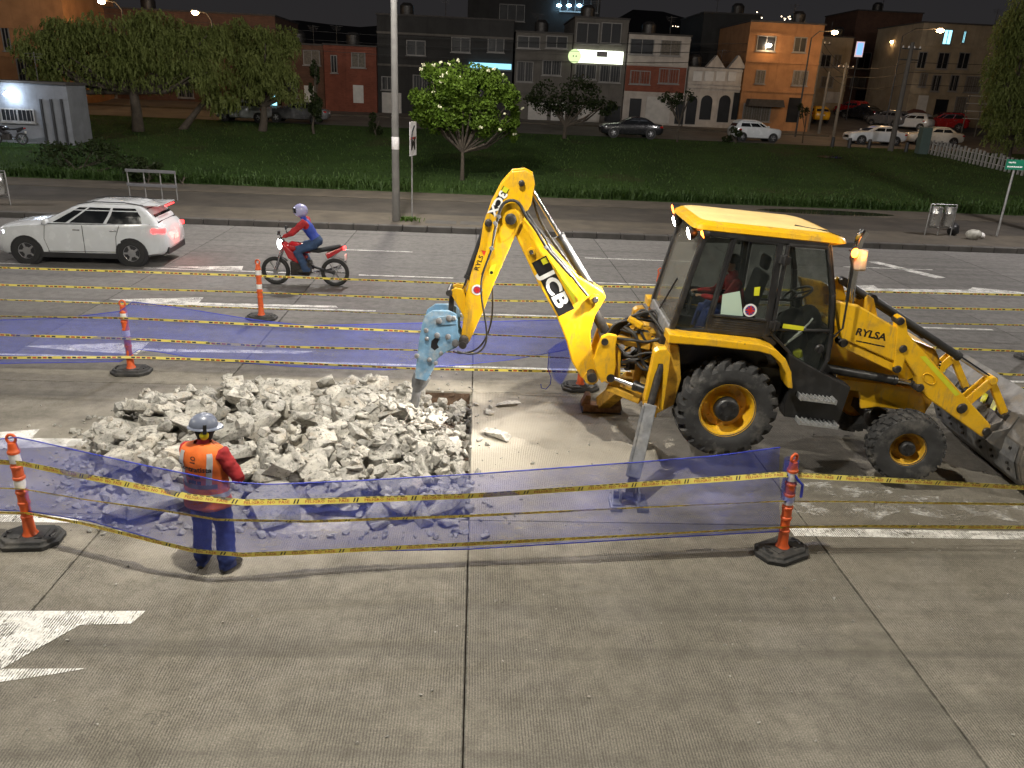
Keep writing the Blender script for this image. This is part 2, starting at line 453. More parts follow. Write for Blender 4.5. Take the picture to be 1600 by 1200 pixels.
for (x0, y0, sx, sy) in ((4.9, 8.85, .9, .3), (6.1, 8.95, .9, .35), (7.2, 8.8, 1.0, .3), (8.4, 8.9, 1.1, .35), (5.2, 9.4, .8, .25)):
    n = 11; patch([(x0 + sx * math.cos(6.283 * i / n) * random.uniform(.6, 1.1), y0 + sy * math.sin(6.283 * i / n) * random.uniform(.5, 1.2)) for i in range(n)])

# kerb, pavements
MAT_KERB = M('dark kerb concrete', (.075, .070, .064), .85, var=.3, vs_=2, bump=.4, bscale=40)
MAT_PAVE = M('brown paving', (.085, .071, .054), .85, var=.25, vs_=1.2, bump=.3, bscale=30, dirt=(.05, .045, .04), damt=.6, dscale=.8)
MAT_BIKE = M('cycle path asphalt', (.052, .044, .036), .8, var=.3, vs_=.7, bump=.3, bscale=60, dirt=(.03, .028, .026), damt=.7, dscale=.5)
kerb = bpy.data.objects.new('kerb', None); COL.objects.link(kerb); tag(kerb, kind='structure')
kme = B().prism([(0, -.25), (.86, -.25), (.86, .2), (0, .2)], 0, .3).mesh('kerb_stone', MAT_KERB)
for i in range(-32, 36):
    o = bpy.data.objects.new('kerb_stone', kme); COL.objects.link(o); o.parent = kerb
    o.location = (i * .88, 28.22 + random.uniform(-.008, .008), random.uniform(-.008, .008))
    md = o.modifiers.new('bevel', 'BEVEL'); md.width = .02; md.segments = 2
B().bb(-60, 60, 28.54, 31.2, -.25, .19).out('pavement', MAT_PAVE, kind='structure')
B().bb(-60, 60, 31.215, 35.2, -.25, .175).out('cycle_path', MAT_BIKE, kind='structure')
B().bb(-60, 60, 35.215, 37.7, -.25, .195).out('pavement', MAT_PAVE, kind='structure')
for i, (a, b) in enumerate(((-1.9, -.75), (-.6, .2))):      # inspection covers beside the pole
    B().bb(a, b, 29.1, 29.8, .15, .2).out('inspection_cover', MAT_KERB, bevel=.01, label=('long' if i == 0 else 'short') + ' concrete inspection cover set in pavement beside the bus stop sign', cat='cover')

# lawn and everything behind it
kl = N('dark lawn grass')
gc = kl.mix(kl.ramp(kl.noise(.35, 5, .6), .35, .65), (.032, .062, .014), (.055, .105, .022))
gc = kl.mix(kl.ramp(kl.noise(.13, 4, .6), .58, .72, 0, .8), gc, (.075, .055, .03))
gc = kl.mix(kl.ramp(kl.noise(14, 3, .7), .3, .7, .55, 0), gc, (.015, .028, .008))
kl.col(gc); kl.rough(.95); kl.p.inputs['Specular IOR Level'].default_value = .15; kl.bump(kl.noise(9, 4, .7), 1.0, .15)
MAT_LAWN = kl.m
XS = [-70 + 2 * i for i in range(71)]
YS = [37.62 + i * (59.0 - 37.62) / 22 for i in range(23)]
B().add([(x, y, terrain(x, y) + (.05 * mnoise.noise((x * .4, y * .4, 0)) if 38 < y < 58 else 0)) for y in YS for x in XS],
        [(j * 71 + i, j * 71 + i + 1, (j + 1) * 71 + i + 1, (j + 1) * 71 + i) for j in range(22) for i in range(70)]).out('lawn', MAT_LAWN, smooth=60, kind='structure')
MAT_STREET = M('back street asphalt', (.11, .095, .08), .85, var=.25, vs_=.5, bump=.3, bscale=20, dirt=(.05, .045, .04), damt=.5, dscale=.4)
def strip(name, y0, y1, x0, x1, mat, dz=0.0, ny=2):
    B().grid(lambda u, v: (x0 + (x1 - x0) * u, y0 + (y1 - y0) * v, terrain(0, y0 + (y1 - y0) * v) + dz), 8, ny).out(name, mat, kind='structure')
strip('back_street', 58.9, 67.6, -90, 110, MAT_STREET)
B().bb(-90, atY(1280, 198, 70).x, 67.6, 71.6, 1.9, 2.40).out('back_pavement', MAT_PAVE, kind='structure')
strip('terrain', 67.6, 260, -160, 200, MAT_STREET, 0.0, 100)
# ================================================================== backhoe loader (rear wheels jacked up on its stabilisers)
M_ORG, M_YAW, M_PIT = Vector((3.47, 10.5, 1.10)), rad(-3), rad(5)
M_ROT = Matrix.Rotation(M_YAW, 3, 'Z') @ Matrix.Rotation(M_PIT, 3, 'Y')
M_BASE = M_ORG + M_ROT @ Vector((0, 0, -.68))
def mw(p): return M_ROT @ Vector(p) + M_BASE
def ml(px, py, y):                         # photo pixel on the machine plane y -> local (x, z)
    d = M_ROT.transposed() @ pray(px, py); c0 = M_ROT.transposed() @ (EYE - M_BASE)
    p = c0 + d * ((y - c0.y) / d.y); return (p.x, p.z)
def mpoly(y, pts): return [ml(a, b, y) for a, b in pts]
def m3(px, py, y): q = ml(px, py, y); return (q[0], y, q[1])
def mground(x, y): # local z of the road surface under local (x, y)
    lo, hi = -2.0, 2.0
    for _ in range(40):
        mid = (lo + hi) / 2
        if mw((x, y, mid)).z < 0: lo = mid
        else: hi = mid
    return hi

ky = N('yellow machine paint')
c_ = ky.mix(ky.ramp(ky.noise(2.5, 4), .3, .7), (.74, .41, .007), (.82, .47, .011))
c_ = ky.mix(ky.ramp(ky.noise(4, 7, .7), .50, .68, 0, .5), c_, (.34, .215, .06))
c_ = ky.mix(ky.ramp(ky.noise(38, 4, .7), .66, .74, 0, .5), c_, (.10, .06, .03))
sc1 = ky.noise(9, 6, .75, mapping=(1, 1, .18)); c_ = ky.mix(ky.ramp(sc1, .55, .64, 0, .5), c_, (.33, .22, .09))
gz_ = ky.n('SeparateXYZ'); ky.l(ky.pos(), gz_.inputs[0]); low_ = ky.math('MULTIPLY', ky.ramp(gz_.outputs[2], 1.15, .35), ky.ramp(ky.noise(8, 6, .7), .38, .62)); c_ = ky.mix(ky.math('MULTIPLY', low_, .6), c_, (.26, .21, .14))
chip = ky.noise(11, 6, .8); c_ = ky.mix(ky.ramp(chip, .655, .675, 0, .8), c_, (.06, .045, .035))
ky.col(c_); ky.rough(ky.ramp(ky.noise(6, 5), .35, .7, .30, .5)); ky.p.inputs['Coat Weight'].default_value = .25; ky.p.inputs['Coat Roughness'].default_value = .2
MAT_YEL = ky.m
MAT_YELDUST = M('dusty yellow roof paint', (.78, .56, .22), .6, var=.10, vs_=3, dirt=(.45, .35, .2), damt=.45, dscale=6)
MAT_YELDIRTY = M('greasy yellow paint', (.50, .28, .02), .5, var=.3, vs_=6, dirt=(.05, .04, .03), damt=.8, dscale=7)
MAT_BLK = M('black plastic', (.016, .016, .017), .38, var=.3, vs_=4, dirt=(.07, .068, .065), damt=.3, dscale=9)
MAT_STEELD = M('dark oily steel', (.05, .047, .045), .42, .6, var=.4, vs_=9, dirt=(.13, .11, .09), damt=.5, dscale=12)
MAT_CHROME = M('chromed rod', (.75, .75, .76), .14, 1.0, var=.05)
MAT_GREYSTEEL = M('scraped grey steel', (.20, .205, .215), .5, .5, var=.3, vs_=8, dirt=(.36, .34, .31), damt=.7, dscale=5, bump=.3, bscale=35)
MAT_RUBBER = M('tyre rubber', (.034, .034, .035), .8, var=.35, vs_=7, dirt=(.16, .15, .135), damt=.8, dscale=3.5, bump=.3, bscale=40)
MAT_HOSE = M('black hydraulic hose', (.022, .022, .022), .5, var=.3, vs_=20, dirt=(.12, .11, .10), damt=.5, dscale=18)
MAT_BLUE = M('pale blue breaker paint', (.155, .30, .45), .55, var=.25, vs_=9, dirt=(.45, .45, .43), damt=.85, dscale=5, bump=.2, bscale=40)
MAT_RUST = M('rusty cast steel', (.22, .12, .06), .85, var=.4, vs_=12, dirt=(.08, .05, .03), damt=.6, dscale=14, bump=.4)
MAT_WHITE = M('white lettering', (.78, .78, .76), .5, var=.05)
MAT_DECAL = M('black decal', (.012, .012, .013), .4, var=.1)
MAT_LIME = M('lime reflective strip', (.62, .62, .03), .35, var=.1)
MAT_RED = M('red decal', (.55, .03, .02), .45, var=.1)
MAT_NAVY = M('blue decal', (.03, .05, .25), .45, var=.1)
MAT_TREAD = M('galvanised step tread', (.45, .46, .47), .45, .7, var=.25, vs_=20, dirt=(.3, .28, .24), damt=.5)
MAT_PANE = GLASS('cab glass', (.022, .026, .026), .74)
MAT_PANEDUST = GLASS('dusty rear glass', (.24, .22, .19), .66, .35)
MAT_SEAT = M('black seat fabric', (.016, .016, .017), .9, var=.3, vs_=20)
MAT_LAMPW = EM('white work light', (1, .93, .82), 60)
MAT_LAMPO = EM('orange marker light', (1, .22, .02), 16)
MAT_LAMPR = EM('red orange tail light', (1, .12, .02), 16)

mach = thing('backhoe_loader', 'yellow backhoe loader with raised boom and blue hydraulic breaker, parked on stabilisers', 'backhoe loader', M_BASE, (0, M_PIT, M_YAW))
def part(b, name, mat, parent=None, **k): return b.out(name, mat, parent if parent is not None else mach, **k)

# --- wheels
def wheel(cx, cz, yo, s, R, W, rimR, lug_n, lug_kind, rimmat, steer=0.0):
    """yo: |y| of outer face, s: side sign (-1 = camera side)"""
    h = bpy.data.objects.new('wheel', None)
    ax = Vector((0, s, 0))
    # rim in wheel space: outer face at y=0, inward = -ax
    rim = B()
    prof = [(rimR, -.005), (rimR * 1.0, -.03), (rimR * .93, -.04), (rimR * .88, -W * .30), (rimR * .80, -W * .46), (rimR * .52, -W * .48), (rimR * .50, -W * .30), (rimR * .46, -W * .26), (0.01, -W * .26)]
    rim.lathe(prof + [(0.01, -W * .55), (rimR * .9, -W * .6), (rimR, -W * .9), (rimR * 1.02, -.01)], (0, 0, 0), ax, 40, closed=True)
    for k_ in range(8):
        a = k_ * math.pi / 4
        rim.cyl(Vector((math.cos(a) * rimR * .66, -ax.y * W * .47, math.sin(a) * rimR * .66)), Vector((math.cos(a) * rimR * .66, -ax.y * W * .42, math.sin(a) * rimR * .66)), rimR * .05, 6)
    w = rim.out('wheel', rimmat, mach, smooth=40); w.location = (cx, s * yo, cz); w.rotation_euler = (0, random.uniform(0, 1), steer)
    ty = B(); Rb = R * (.905 if lug_kind == 'tractor' else .945)
    prof = [(rimR * .98, -.02), (rimR * 1.08, .008), (rimR + (Rb - rimR) * .45, .03), (Rb * .93, .012), (Rb * .985, -.03), (Rb, -W * .25), (Rb * 1.005, -W * .5), (Rb, -W * .75), (Rb * .985, -W + .03), (Rb * .93, -W - .012), (rimR + (Rb - rimR) * .45, -W - .03), (rimR * .98, -W + .02)]
    ty.lathe(prof, (0, 0, 0), ax, 56, closed=True)
    def pt(r, a, t): return Vector((r * math.cos(a), s * t, r * math.sin(a)))
    if lug_kind == 'tractor':
        for side in (0, 1):
            for k_ in range(lug_n):
                a = 2 * math.pi * (k_ + .5 * side) / lug_n; da = 2 * math.pi / lug_n
                mid, sh = -W * .5, (-.012 if side == 0 else -W + .012); sgn = 1 if side == 0 else -1
                stations = [(mid + sgn * .035, a, R, .17), (mid + sgn * W * .28, a + da * .32, R * .995, .20), (sh, a + da * .72, R * .97, .26), (sh + sgn * .028, a + da * .80, R * .885, .22)]
                rings = []
                for (t, aa, rt, wd) in stations:
                    q = da * wd
                    rings.append([pt(Rb * .9, aa - q * 1.25, t), pt(Rb * .9, aa + q * 1.25, t), pt(rt, aa + q, t), pt(rt, aa - q, t)])
                ty.loft(rings)
    else:
        for rowi, (t0, t1, ph) in enumerate(((-.0, -W * .30, 0), (-W * .34, -W * .66, .5), (-W * .70, -W, .0))):
            for k_ in range(lug_n):
                a = 2 * math.pi * (k_ + ph) / lug_n; da = 2 * math.pi / lug_n; sk = .25 if rowi != 1 else -.1
                rings = []
                for t, aa in ((t0, a), (t1, a + da * sk)):
                    edge = .965 if t in (-.0, -W) else 1.0
                    rings.append([pt(Rb * .9, aa - da * .33, t), pt(Rb * .9, aa + da * .33, t), pt(R * edge, aa + da * .29, t), pt(R * edge, aa - da * .29, t)])
                ty.loft(rings)
                if rowi != 1:
                    t = 0.006 if rowi == 0 else -W - .006
                    ty.box(pt(Rb * .93, a, t), (.05, .012, .03), Matrix.Rotation(-a, 3, 'Y'))
    t_ = ty.out('tyre', MAT_RUBBER, w, smooth=32)
    hb = B(); rh = rimR * .43
    hb.lathe([(rh * 1.05, -W * .27), (rh, -W * .05), (rh * .9, -W * .01), (rh * .86, 0), (rh * .45, .004), (.01, .004)], (0, 0, 0), ax, 24)
    for k_ in range(6):
        a = k_ * math.pi / 3 + .3; hb.box((math.cos(a) * rh * .62, s * .004, math.sin(a) * rh * .62), (rh * .3, .02, rh * .18), Matrix.Rotation(-a, 3, 'Y'))
    hb.out('hub', MAT_BLK, w, smooth=35)
    return w
for s in (-1, 1):
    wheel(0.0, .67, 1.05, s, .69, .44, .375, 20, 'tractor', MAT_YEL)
    wheel(2.58, .42, 1.00, s, .505, .33, .235, 24, 'block', MAT_YELDIRTY, steer=rad(-7))
ax_ = B(); ax_.cyl((0, -.75, .67), (0, .75, .67), .14, 16); ax_.sphere((0, 0, .67), (.28, .24, .26)); part(ax_, 'axle', MAT_STEELD, smooth=40); ax_ = B(); ax_.beam((2.58, -.75, .42), (2.58, .75, .42), .16, .14); ax_.sphere((2.58, 0, .45), (.2, .2, .17))
part(ax_, 'axle', MAT_STEELD, smooth=40)

# --- chassis and lower body
ch = B()
ch.prism([(-.75, .55), (1.6, .60), (1.6, 1.15), (.6, 1.2), (-.75, 1.3)], -.42, .42)
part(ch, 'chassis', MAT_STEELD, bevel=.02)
for s in (-1, 1):
    f = B(); yy = s * .45
    f.prism(mpoly(-.45, [(1285, 588), (1350, 596), (1440, 608), (1446, 628), (1446, 650), (1428, 648), (1404, 645), (1400, 640), (1372, 636), (1345, 639), (1343, 612), (1290, 605)]), yy - s * .05, yy)
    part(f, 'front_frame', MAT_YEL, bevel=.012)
nose = B(); nose.prism([(2.72, .72), (3.0, .74), (3.06, .95), (3.0, 1.25), (2.72, 1.2)], -.40, .40); part(nose, 'nose', MAT_YELDIRTY, bevel=.04)
hd = B(); hd.prism([(1.25, 1.16), (2.95, 1.16), (2.98, 1.55), (2.85, 1.72), (2.1, 1.90), (1.25, 1.96)], -.40, .40); part(hd, 'bonnet', MAT_YEL, bevel=.05, seg=3)
gl = B()
for i in range(8): gl.bb(2.985, 3.01, -.36, .36, 1.2 + i * .045, 1.225 + i * .045)
part(gl, 'radiator_grille', MAT_BLK)
for s in (-1, 1):
    fd = B(); yy0, yy1 = (-1.06, -.74) if s < 0 else (.74, 1.06)
    top = [(-.99, 1.62), (-.45, 1.635), (.22, 1.645), (.42, 1.60), (.58, 1.49), (.70, 1.32), (.775, 1.10)]
    ins = [(.71, 1.10), (.64, 1.28), (.53, 1.42), (.38, 1.52), (.20, 1.545), (-.45, 1.53), (-.98, 1.50)]
    fd.prism(top + ins, yy0, yy1); part(fd, 'fender', MAT_YEL, bevel=.015)
    iw = B(); iw.prism([(-.85, 1.0), (-.85, 1.5), (.3, 1.5), (.5, 1.35), (.66, 1.05), (.66, .6), (-.3, .6)], s * .55 - .02, s * .55 + .02); part(iw, 'inner_fender', MAT_BLK)
    fl = B(); fl.prism([(.66, 1.55), (.80, 1.12), (.80, .80), (.84, .62), (1.60, .64), (1.62, 1.16), (1.2, 1.30), (.7, 1.5)], s * .62, s * .86); part(fl, 'step_box', MAT_BLK, bevel=.02)
    for (xa, xb, zz) in ((.93, 1.40, 1.00), (1.00, 1.52, .655)):
        st = B(); st.bb(xa, xb, s * .80, s * 1.04, zz - .05, zz - .02)
        for i in range(9): st.bb(xa + .01 + i * (xb - xa - .03) / 8, xa + .025 + i * (xb - xa - .03) / 8, s * .82, s * 1.04, zz - .02, zz)
        for e in (xa, xb): st.bb(e - .008, e + .008, s * .8, s * 1.045, zz - .055, zz + .01)
        part(st, 'step', MAT_TREAD)

# --- cab
RB, RT, FT, AM, FB = (-.91, 1.57), (-.73, 2.92), (.84, 2.97), (1.07, 2.35), (1.19, 1.84)
def pipe2(pts, y, r=.032, n=8): return [(p[0], y, p[1]) for p in pts]
for s in (-1, 1):
    y = s * .76
    fr = B()
    for pts, r in (([RB, RT], .045), ([(-.45, 1.66), (-.36, 2.92)], .032), ([(.36, 1.70), (.23, 2.93)], .045), ([FT, AM, FB, (1.235, 1.45)], .040), ([RB, (-.45, 1.66), (.3, 1.70), (.5, 1.60)], .035), ([RT, FT], .05)):
        for a, b_ in zip(pts[:-1], pts[1:]): fr.beam((a[0], y, a[1]), (b_[0], y, b_[1]), .07, r * 2, (0, 1, 0) if False else (0, s, 0))
    part(fr, 'cab_pillars', MAT_BLK, bevel=.012)
    # rear quarter pane and side window
    q = B(); q.prism([(-.88, 1.62), (-.48, 1.68), (-.385, 2.88), (-.71, 2.88)], y - .006, y + .006); part(q, 'quarter_pane', MAT_PANE)
    sw = B(); sw.prism([(-.40, 1.90), (.28, 1.92), (.19, 2.88), (-.34, 2.88)], y - s * .0 - .006, y + .006); p_ = part(sw, 'window_pane', MAT_PANE)
    wf = B(); ring_ = [(-.42, 1.88), (.30, 1.90), (.205, 2.90), (-.345, 2.90), (-.42, 1.88)]
    for a, b_ in zip(ring_[:-1], ring_[1:]): wf.beam((a[0], y + s * .02, a[1]), (b_[0], y + s * .02, b_[1]), .03, .05, (0, s, 0))
    wf.out('window_frame', MAT_BLK, p_, bevel=.008)
    vg = B(); vg.prism([(-.43, 1.68), (.34, 1.70), (.31, 1.89), (-.42, 1.87)], y - .03, y + .012)
    for i in range(5): vg.beam((-.38, y + s * .025, 1.72 + i * .032), (.26, y + s * .025, 1.735 + i * .032), .02, .016, (0, s, 0))
    part(vg, 'vent_grille', MAT_BLK, bevel=.004)
    # door: frame, panes, handle, hinges
    dp = [(.33, 2.91), (.83, 2.94), (1.06, 2.35), (1.175, 1.84), (1.225, 1.47), (1.17, 1.25), (.88, 1.235), (.72, 1.50), (.40, 1.74)]
    df = B()
    for a, b_ in zip(dp, dp[1:] + dp[:1]): df.beam((a[0], y + s * .03, a[1]), (b_[0], y + s * .03, b_[1]), .04, .065, (0, s, 0))
    df.beam((.44, y + s * .03, 1.80), (1.17, y + s * .03, 1.88), .035, .045, (0, s, 0))
    d_ = part(df, 'door', MAT_BLK, bevel=.01)
    gp = B(); gp.prism([(.44, 1.82), (1.16, 1.89), (1.05, 2.35), (.82, 2.90), (.36, 2.88)], y + s * .03 - .005, y + s * .03 + .005); gp.out('door_pane', MAT_PANE, d_)
    gp = B(); gp.prism([(.43, 1.77), (1.16, 1.85), (1.205, 1.47), (1.16, 1.28), (.89, 1.26), (.74, 1.51)], y + s * .03 - .005, y + s * .03 + .005); gp.out('door_pane', MAT_PANE, d_)
    hh = B(); hh.lathe([(.062, 0), (.062, .015), (.045, .03), (.01, .03)], (1.08, y + s * .04, 1.62), (0, s, 0), 20); hh.box((1.08, y + s * .075, 1.62), (.03, .02, .11)); hh.out('door_handle', MAT_BLK, d_, smooth=40)
    for hz in (2.72, 1.86):
        hg = B(); hg.box((.30 + (2.9 - hz) * .1, y + s * .07, hz), (.13, .07, .10)); hg.cyl((.30 + (2.9 - hz) * .1, y + s * .09, hz - .07), (.30 + (2.9 - hz) * .1, y + s * .09, hz + .07), .025, 10); hg.out('hinge', MAT_BLK, d_, bevel=.015)
    yl = B(); yl.bb(.52, .80, y + s * .052, y + s * .056, 1.835, 1.895); yl.out('yellow_sticker', MAT_LIME, d_)
    if s < 0:
        pp = B(); pp.prism(mpoly(-.775, [(1129, 460), (1156, 455), (1161, 494), (1126, 491)]), -.775, -.771); pp.out('paper_notice', M('pale green paper', (.42, .55, .46), .7, var=.06), p_)
        ct = m3(1172, 485, -.775)
        dc = B(); dc.cyl((ct[0], -.772, ct[2]), (ct[0], -.777, ct[2]), .088, 24); dco = dc.out('round_decal', MAT_WHITE, p_)
        d3 = B(); d3.cyl((ct[0], -.777, ct[2]), (ct[0], -.779, ct[2]), .065, 24); d3.out('round_decal', MAT_NAVY, p_)
        d4 = B()
        for a_ in (0, math.pi / 2, math.pi / 4, -math.pi / 4): d4.box((ct[0], -.780, ct[2]), (.12, .001, .022 if a_ in (0, math.pi / 2) else .012), Matrix.Rotation(a_, 3, 'Y'), 0)
        d4.out('round_decal', MAT_RED, p_)
        yb = B(); yb.prism(mpoly(-.775, [(1179, 449), (1188, 448), (1186, 462), (1178, 462)]), -.776, -.772); yb.out('yellow_sticker', MAT_LIME, p_)
# rear glass with dusty wiped arc, sill, front glass
rg = B(); rg.add([(-.91, -.74, 1.60), (-.91, .74, 1.60), (-.735, .74, 2.92), (-.735, -.74, 2.92)], [(0, 1, 2, 3)]); part(rg, 'rear_window_pane', MAT_PANEDUST)
wp = B()
ring = []
for i in range(15):
    a = rad(25 + 130 * i / 14); ring.append((math.cos(a) * .62, math.sin(a) * .95))
wp.add([(-.914 + .1326 * (z + .05), yv, 1.65 + z + .05) for yv, z in [(.62, 0), (-.62, 0)] + [(-c_[0], c_[1]) for c_ in ring]], [tuple(range(17))])
wp = B(); wp.beam((-.93, .1, 1.66), (-.86, -.30, 2.2), .02, .02); part(wp, 'wiper', MAT_BLK)
sl = B(); sl.prism([(-.95, 1.50), (-.86, 1.50), (-.86, 1.64), (-.93, 1.64)], -.80, .80); part(sl, 'rear_sill', MAT_GREYSTEEL, bevel=.015)
rc = B()
for z0, xo in ((2.93, -.73),): rc.beam((xo, -.76, z0), (xo, .76, z0), .06, .07)
rc.beam((.84, -.76, 2.96), (.84, .76, 2.96), .06, .06); rc.beam((1.2, -.76, 1.85), (1.2, .76, 1.85), .06, .06); rc.outs('cab_crossbar', MAT_BLK, mach)
fg = B(); fg.add([(1.20, -.73, 1.86), (1.20, .73, 1.86), (1.07, .73, 2.35), (1.07, -.73, 2.35)], [(0, 1, 2, 3)]); fg.add([(1.07, -.73, 2.35), (1.07, .73, 2.35), (.85, .73, 2.94), (.85, -.73, 2.94)], [(0, 1, 2, 3)]); part(fg, 'windscreen_pane', MAT_PANE)
fl = B(); fl.bb(-.88, 1.2, -.73, .73, 1.15, 1.25); fl.bb(-.88, .35, -.73, -.55, 1.25, 1.62); fl.bb(-.88, .35, .55, .73, 1.25, 1.62); fl.bb(1.16, 1.22, -.73, .73, 1.2, 1.8); part(fl, 'cab_floor', MAT_BLK)
# roof
def rrect(x0, x1, y0, y1, r, z, n=5, zt=0.0):
    pts = []
    for (cx, cy2, a0) in ((x1 - r, y1 - r, 0), (x0 + r, y1 - r, 90), (x0 + r, y0 + r, 180), (x1 - r, y0 + r, 270)):
        for i in range(n + 1):
            a = rad(a0 + 90 * i / n); X = cx + r * math.cos(a); pts.append((X, cy2 + r * math.sin(a), z + zt * X))
    return pts
rf = B(); k1, k2 = .030, .030
rf.loft([rrect(-.86, 1.02, -.79, .79, .14, 2.955, zt=k1), rrect(-.90, 1.09, -.82, .82, .15, 2.985, zt=k1), rrect(-.89, 1.06, -.81, .81, .16, 3.04, zt=k1), rrect(-.80, .90, -.70, .70, .16, 3.085, zt=k1)])
part(rf, 'roof', MAT_YEL, smooth=50)
rt = B(); rt.loft([rrect(-.79, .89, -.69, .69, .15, 3.0855, zt=k1), rrect(-.72, .78, -.62, .62, .14, 3.104, zt=k1), rrect(-.5, .5, -.42, .42, .14, 3.112, zt=k1)]); part(rt, 'roof_panel', MAT_YELDUST, smooth=50)
rl = B(); rl.tube([(.45, -.5, 3.13), (.62, -.58, 3.125), (.85, -.62, 3.125), (1.0, -.68, 3.09)], .008, 6); part(rl, 'roof_cable', MAT_HOSE)
# lamps under the rear roof edge
def worklamp(x, y, z, mat, glow=True, r=.055):
    h = B(); h.lathe([(r * .6, -.10), (r * 1.1, -.05), (r * 1.15, 0), (r * 1.0, .005)], (x, y, z), (-.92, 0, -.38), 18); o = part(h, 'lamp_housing', MAT_BLK, smooth=40)
    e = B(); e.lathe([(r * .98, .006), (r * .8, .016), (.005, .02)], (x, y, z), (-.92, 0, -.38), 18); e.out('lamp_lens', mat, o, smooth=40)
worklamp(-.90, -.60, 2.86, MAT_LAMPW, r=.075); worklamp(-.88, .52, 2.84, MAT_LAMPW, r=.075)
worklamp(-.76, -.76, 2.895, MAT_LAMPO, r=.065); worklamp(-.90, .66, 2.99, MAT_LAMPR, r=.07)
for y in (-.60, .58):
    point('work_light', (-1.03, y, 2.79), 1350, (1, .93, .84), .06, 'SPOT', (-5.6, y * .5 + .35, -.3), 84, 1.0, mach)
pi_ = B(); pi_.tube([(1.10, -.80, 2.95), (1.20, -.86, 2.93), (1.24, -.86, 2.85)], .014, 6); part(pi_, 'lamp_bracket', MAT_BLK)
wl = B(); wl.sphere((1.16, -.86, 2.93), (.045, .04, .06), 12, 8); part(wl, 'front_indicator', MAT_LAMPO, smooth=60)
point('indicator_glow', (1.24, -.92, 2.93), 22, (1, .45, .1), .04, parent=mach)
mr = B(); mr.tube([(1.22, -.80, 1.80), (1.28, -.86, 1.95), (1.19, -.86, 2.72), (1.12, -.84, 2.88)], .014, 6); part(mr, 'mirror_arm', MAT_BLK, smooth=50)
mc = m3(1348, 407, -.86)
mr = B(); mr.box((mc[0] - .03, -.86, mc[2]), (.10, .17, .27), Matrix.Rotation(rad(12), 3, 'Z') @ Matrix.Rotation(rad(-12), 3, 'X')); mo = part(mr, 'mirror', M('orange lit mirror shell', (.55, .40, .28), .35, var=.1), bevel=.03, seg=3)
mr2 = B(); mr2.tube([(1.12, -.84, 2.88), (mc[0] - .03, -.86, mc[2] + .1)], .012, 6); part(mr2, 'mirror_arm', MAT_BLK)
ep = B(); a_, b_ = Vector(m3(1322, 505, -.34)), Vector(m3(1340, 385, -.34)); c2_ = Vector(m3(1347, 362, -.36))
ep.tube([a_ - Vector((0, 0, .3)), a_, a_.lerp(b_, .5), b_, b_.lerp(c2_, .5), c2_ + Vector((.03, 0, .02))], [.055, .055, .055, .058, .06, .06], 18, caps=False)
part(ep, 'exhaust_pipe', MAT_CHROME, smooth=60)
ei = B(); ei.cyl(c2_ - Vector((.0, 0, .02)), c2_ + Vector((.02, 0, .01)), .052, 14); part(ei, 'exhaust_bore', MAT_DECAL)
# seat, controls and clutter in the cab
se = B(); se.box((.10, 0, 1.62), (.50, .50, .14)); se.box((.30, 0, 2.05), (.12, .46, .72), Matrix.Rotation(rad(8), 3, 'Y')); se.box((.36, 0, 2.53), (.09, .26, .20)); se.box((.1, 0, 1.42), (.3, .3, .3)); part(se, 'seat', MAT_SEAT, bevel=.05, seg=3)
sc_ = B(); sc_.tube([(1.10, 0, 1.3), (.95, 0, 2.1)], .05, 10); part(sc_, 'steering_column', MAT_BLK)
sc_ = B(); c0 = Vector((.92, 0, 2.15)); nrm = Vector((-.55, 0, .83)); u_ = Vector((0, 1, 0)); v_ = nrm.cross(u_)
sc_.tube([c0 + (u_ * math.cos(a) + v_ * math.sin(a)) * .20 for a in [i * math.pi / 10 for i in range(21)]], .017, 8)
for a in (0, 2.1, 4.2): sc_.tube([c0, c0 + (u_ * math.cos(a) + v_ * math.sin(a)) * .2], .012, 6)
part(sc_, 'steering_wheel', MAT_BLK, smooth=60)
lv = B()
for yy in (-.22, -.1, .1, .22): lv.tube([(-.62, yy, 1.3), (-.58, yy, 1.95)], .014, 6); lv.sphere((-.58, yy, 1.98), .035, 8, 6)
lv.box((-.66, 0, 1.45), (.2, .6, .5)); part(lv, 'backhoe_levers', MAT_BLK)
bt = thing('spray_bottle', 'white bottle with yellow cap lying behind the lower cab door glass', 'bottle', mw((.86, -.66, 1.25)), (0, M_PIT, M_YAW))
b0 = B(); b0.lathe([(.055, -.16), (.06, -.14), (.06, .06), (.04, .1)], (.06, 0, .13), (-.45, 0, .9), 16); b0.out('bottle_body', M('white bottle plastic', (.6, .62, .58), .4, var=.1), bt, smooth=40)
b0 = B(); b0.lathe([(.062, .06), (.064, .14), (.05, .16)], (.06, 0, .13), (-.45, 0, .9), 16); b0.out('bottle_cap', MAT_LIME, bt, smooth=40)
bg = thing('rucksack', 'black rucksack with reflective pale stripes heaped beside the steering column in cab', 'bag', mw((.78, -.45, 1.25)), (0, M_PIT, M_YAW))
b0 = B(); b0.sphere((0, 0, .40), (.26, .2, .40), 16, 12); b0.sphere((.18, .02, .6), (.2, .18, .26), 14, 10); b0.out('bag_body', MAT_SEAT, bg, smooth=60)
for i in range(4):
    b1 = B(); b1.tube([(-.12 + i * .05, -.20, .30 + i * .07), (-.02 + i * .05, -.215, .42 + i * .08), (.08 + i * .03, -.2, .52 + i * .07)], .012, 6); b1.out('reflective_stripe', MAT_WHITE, bg)

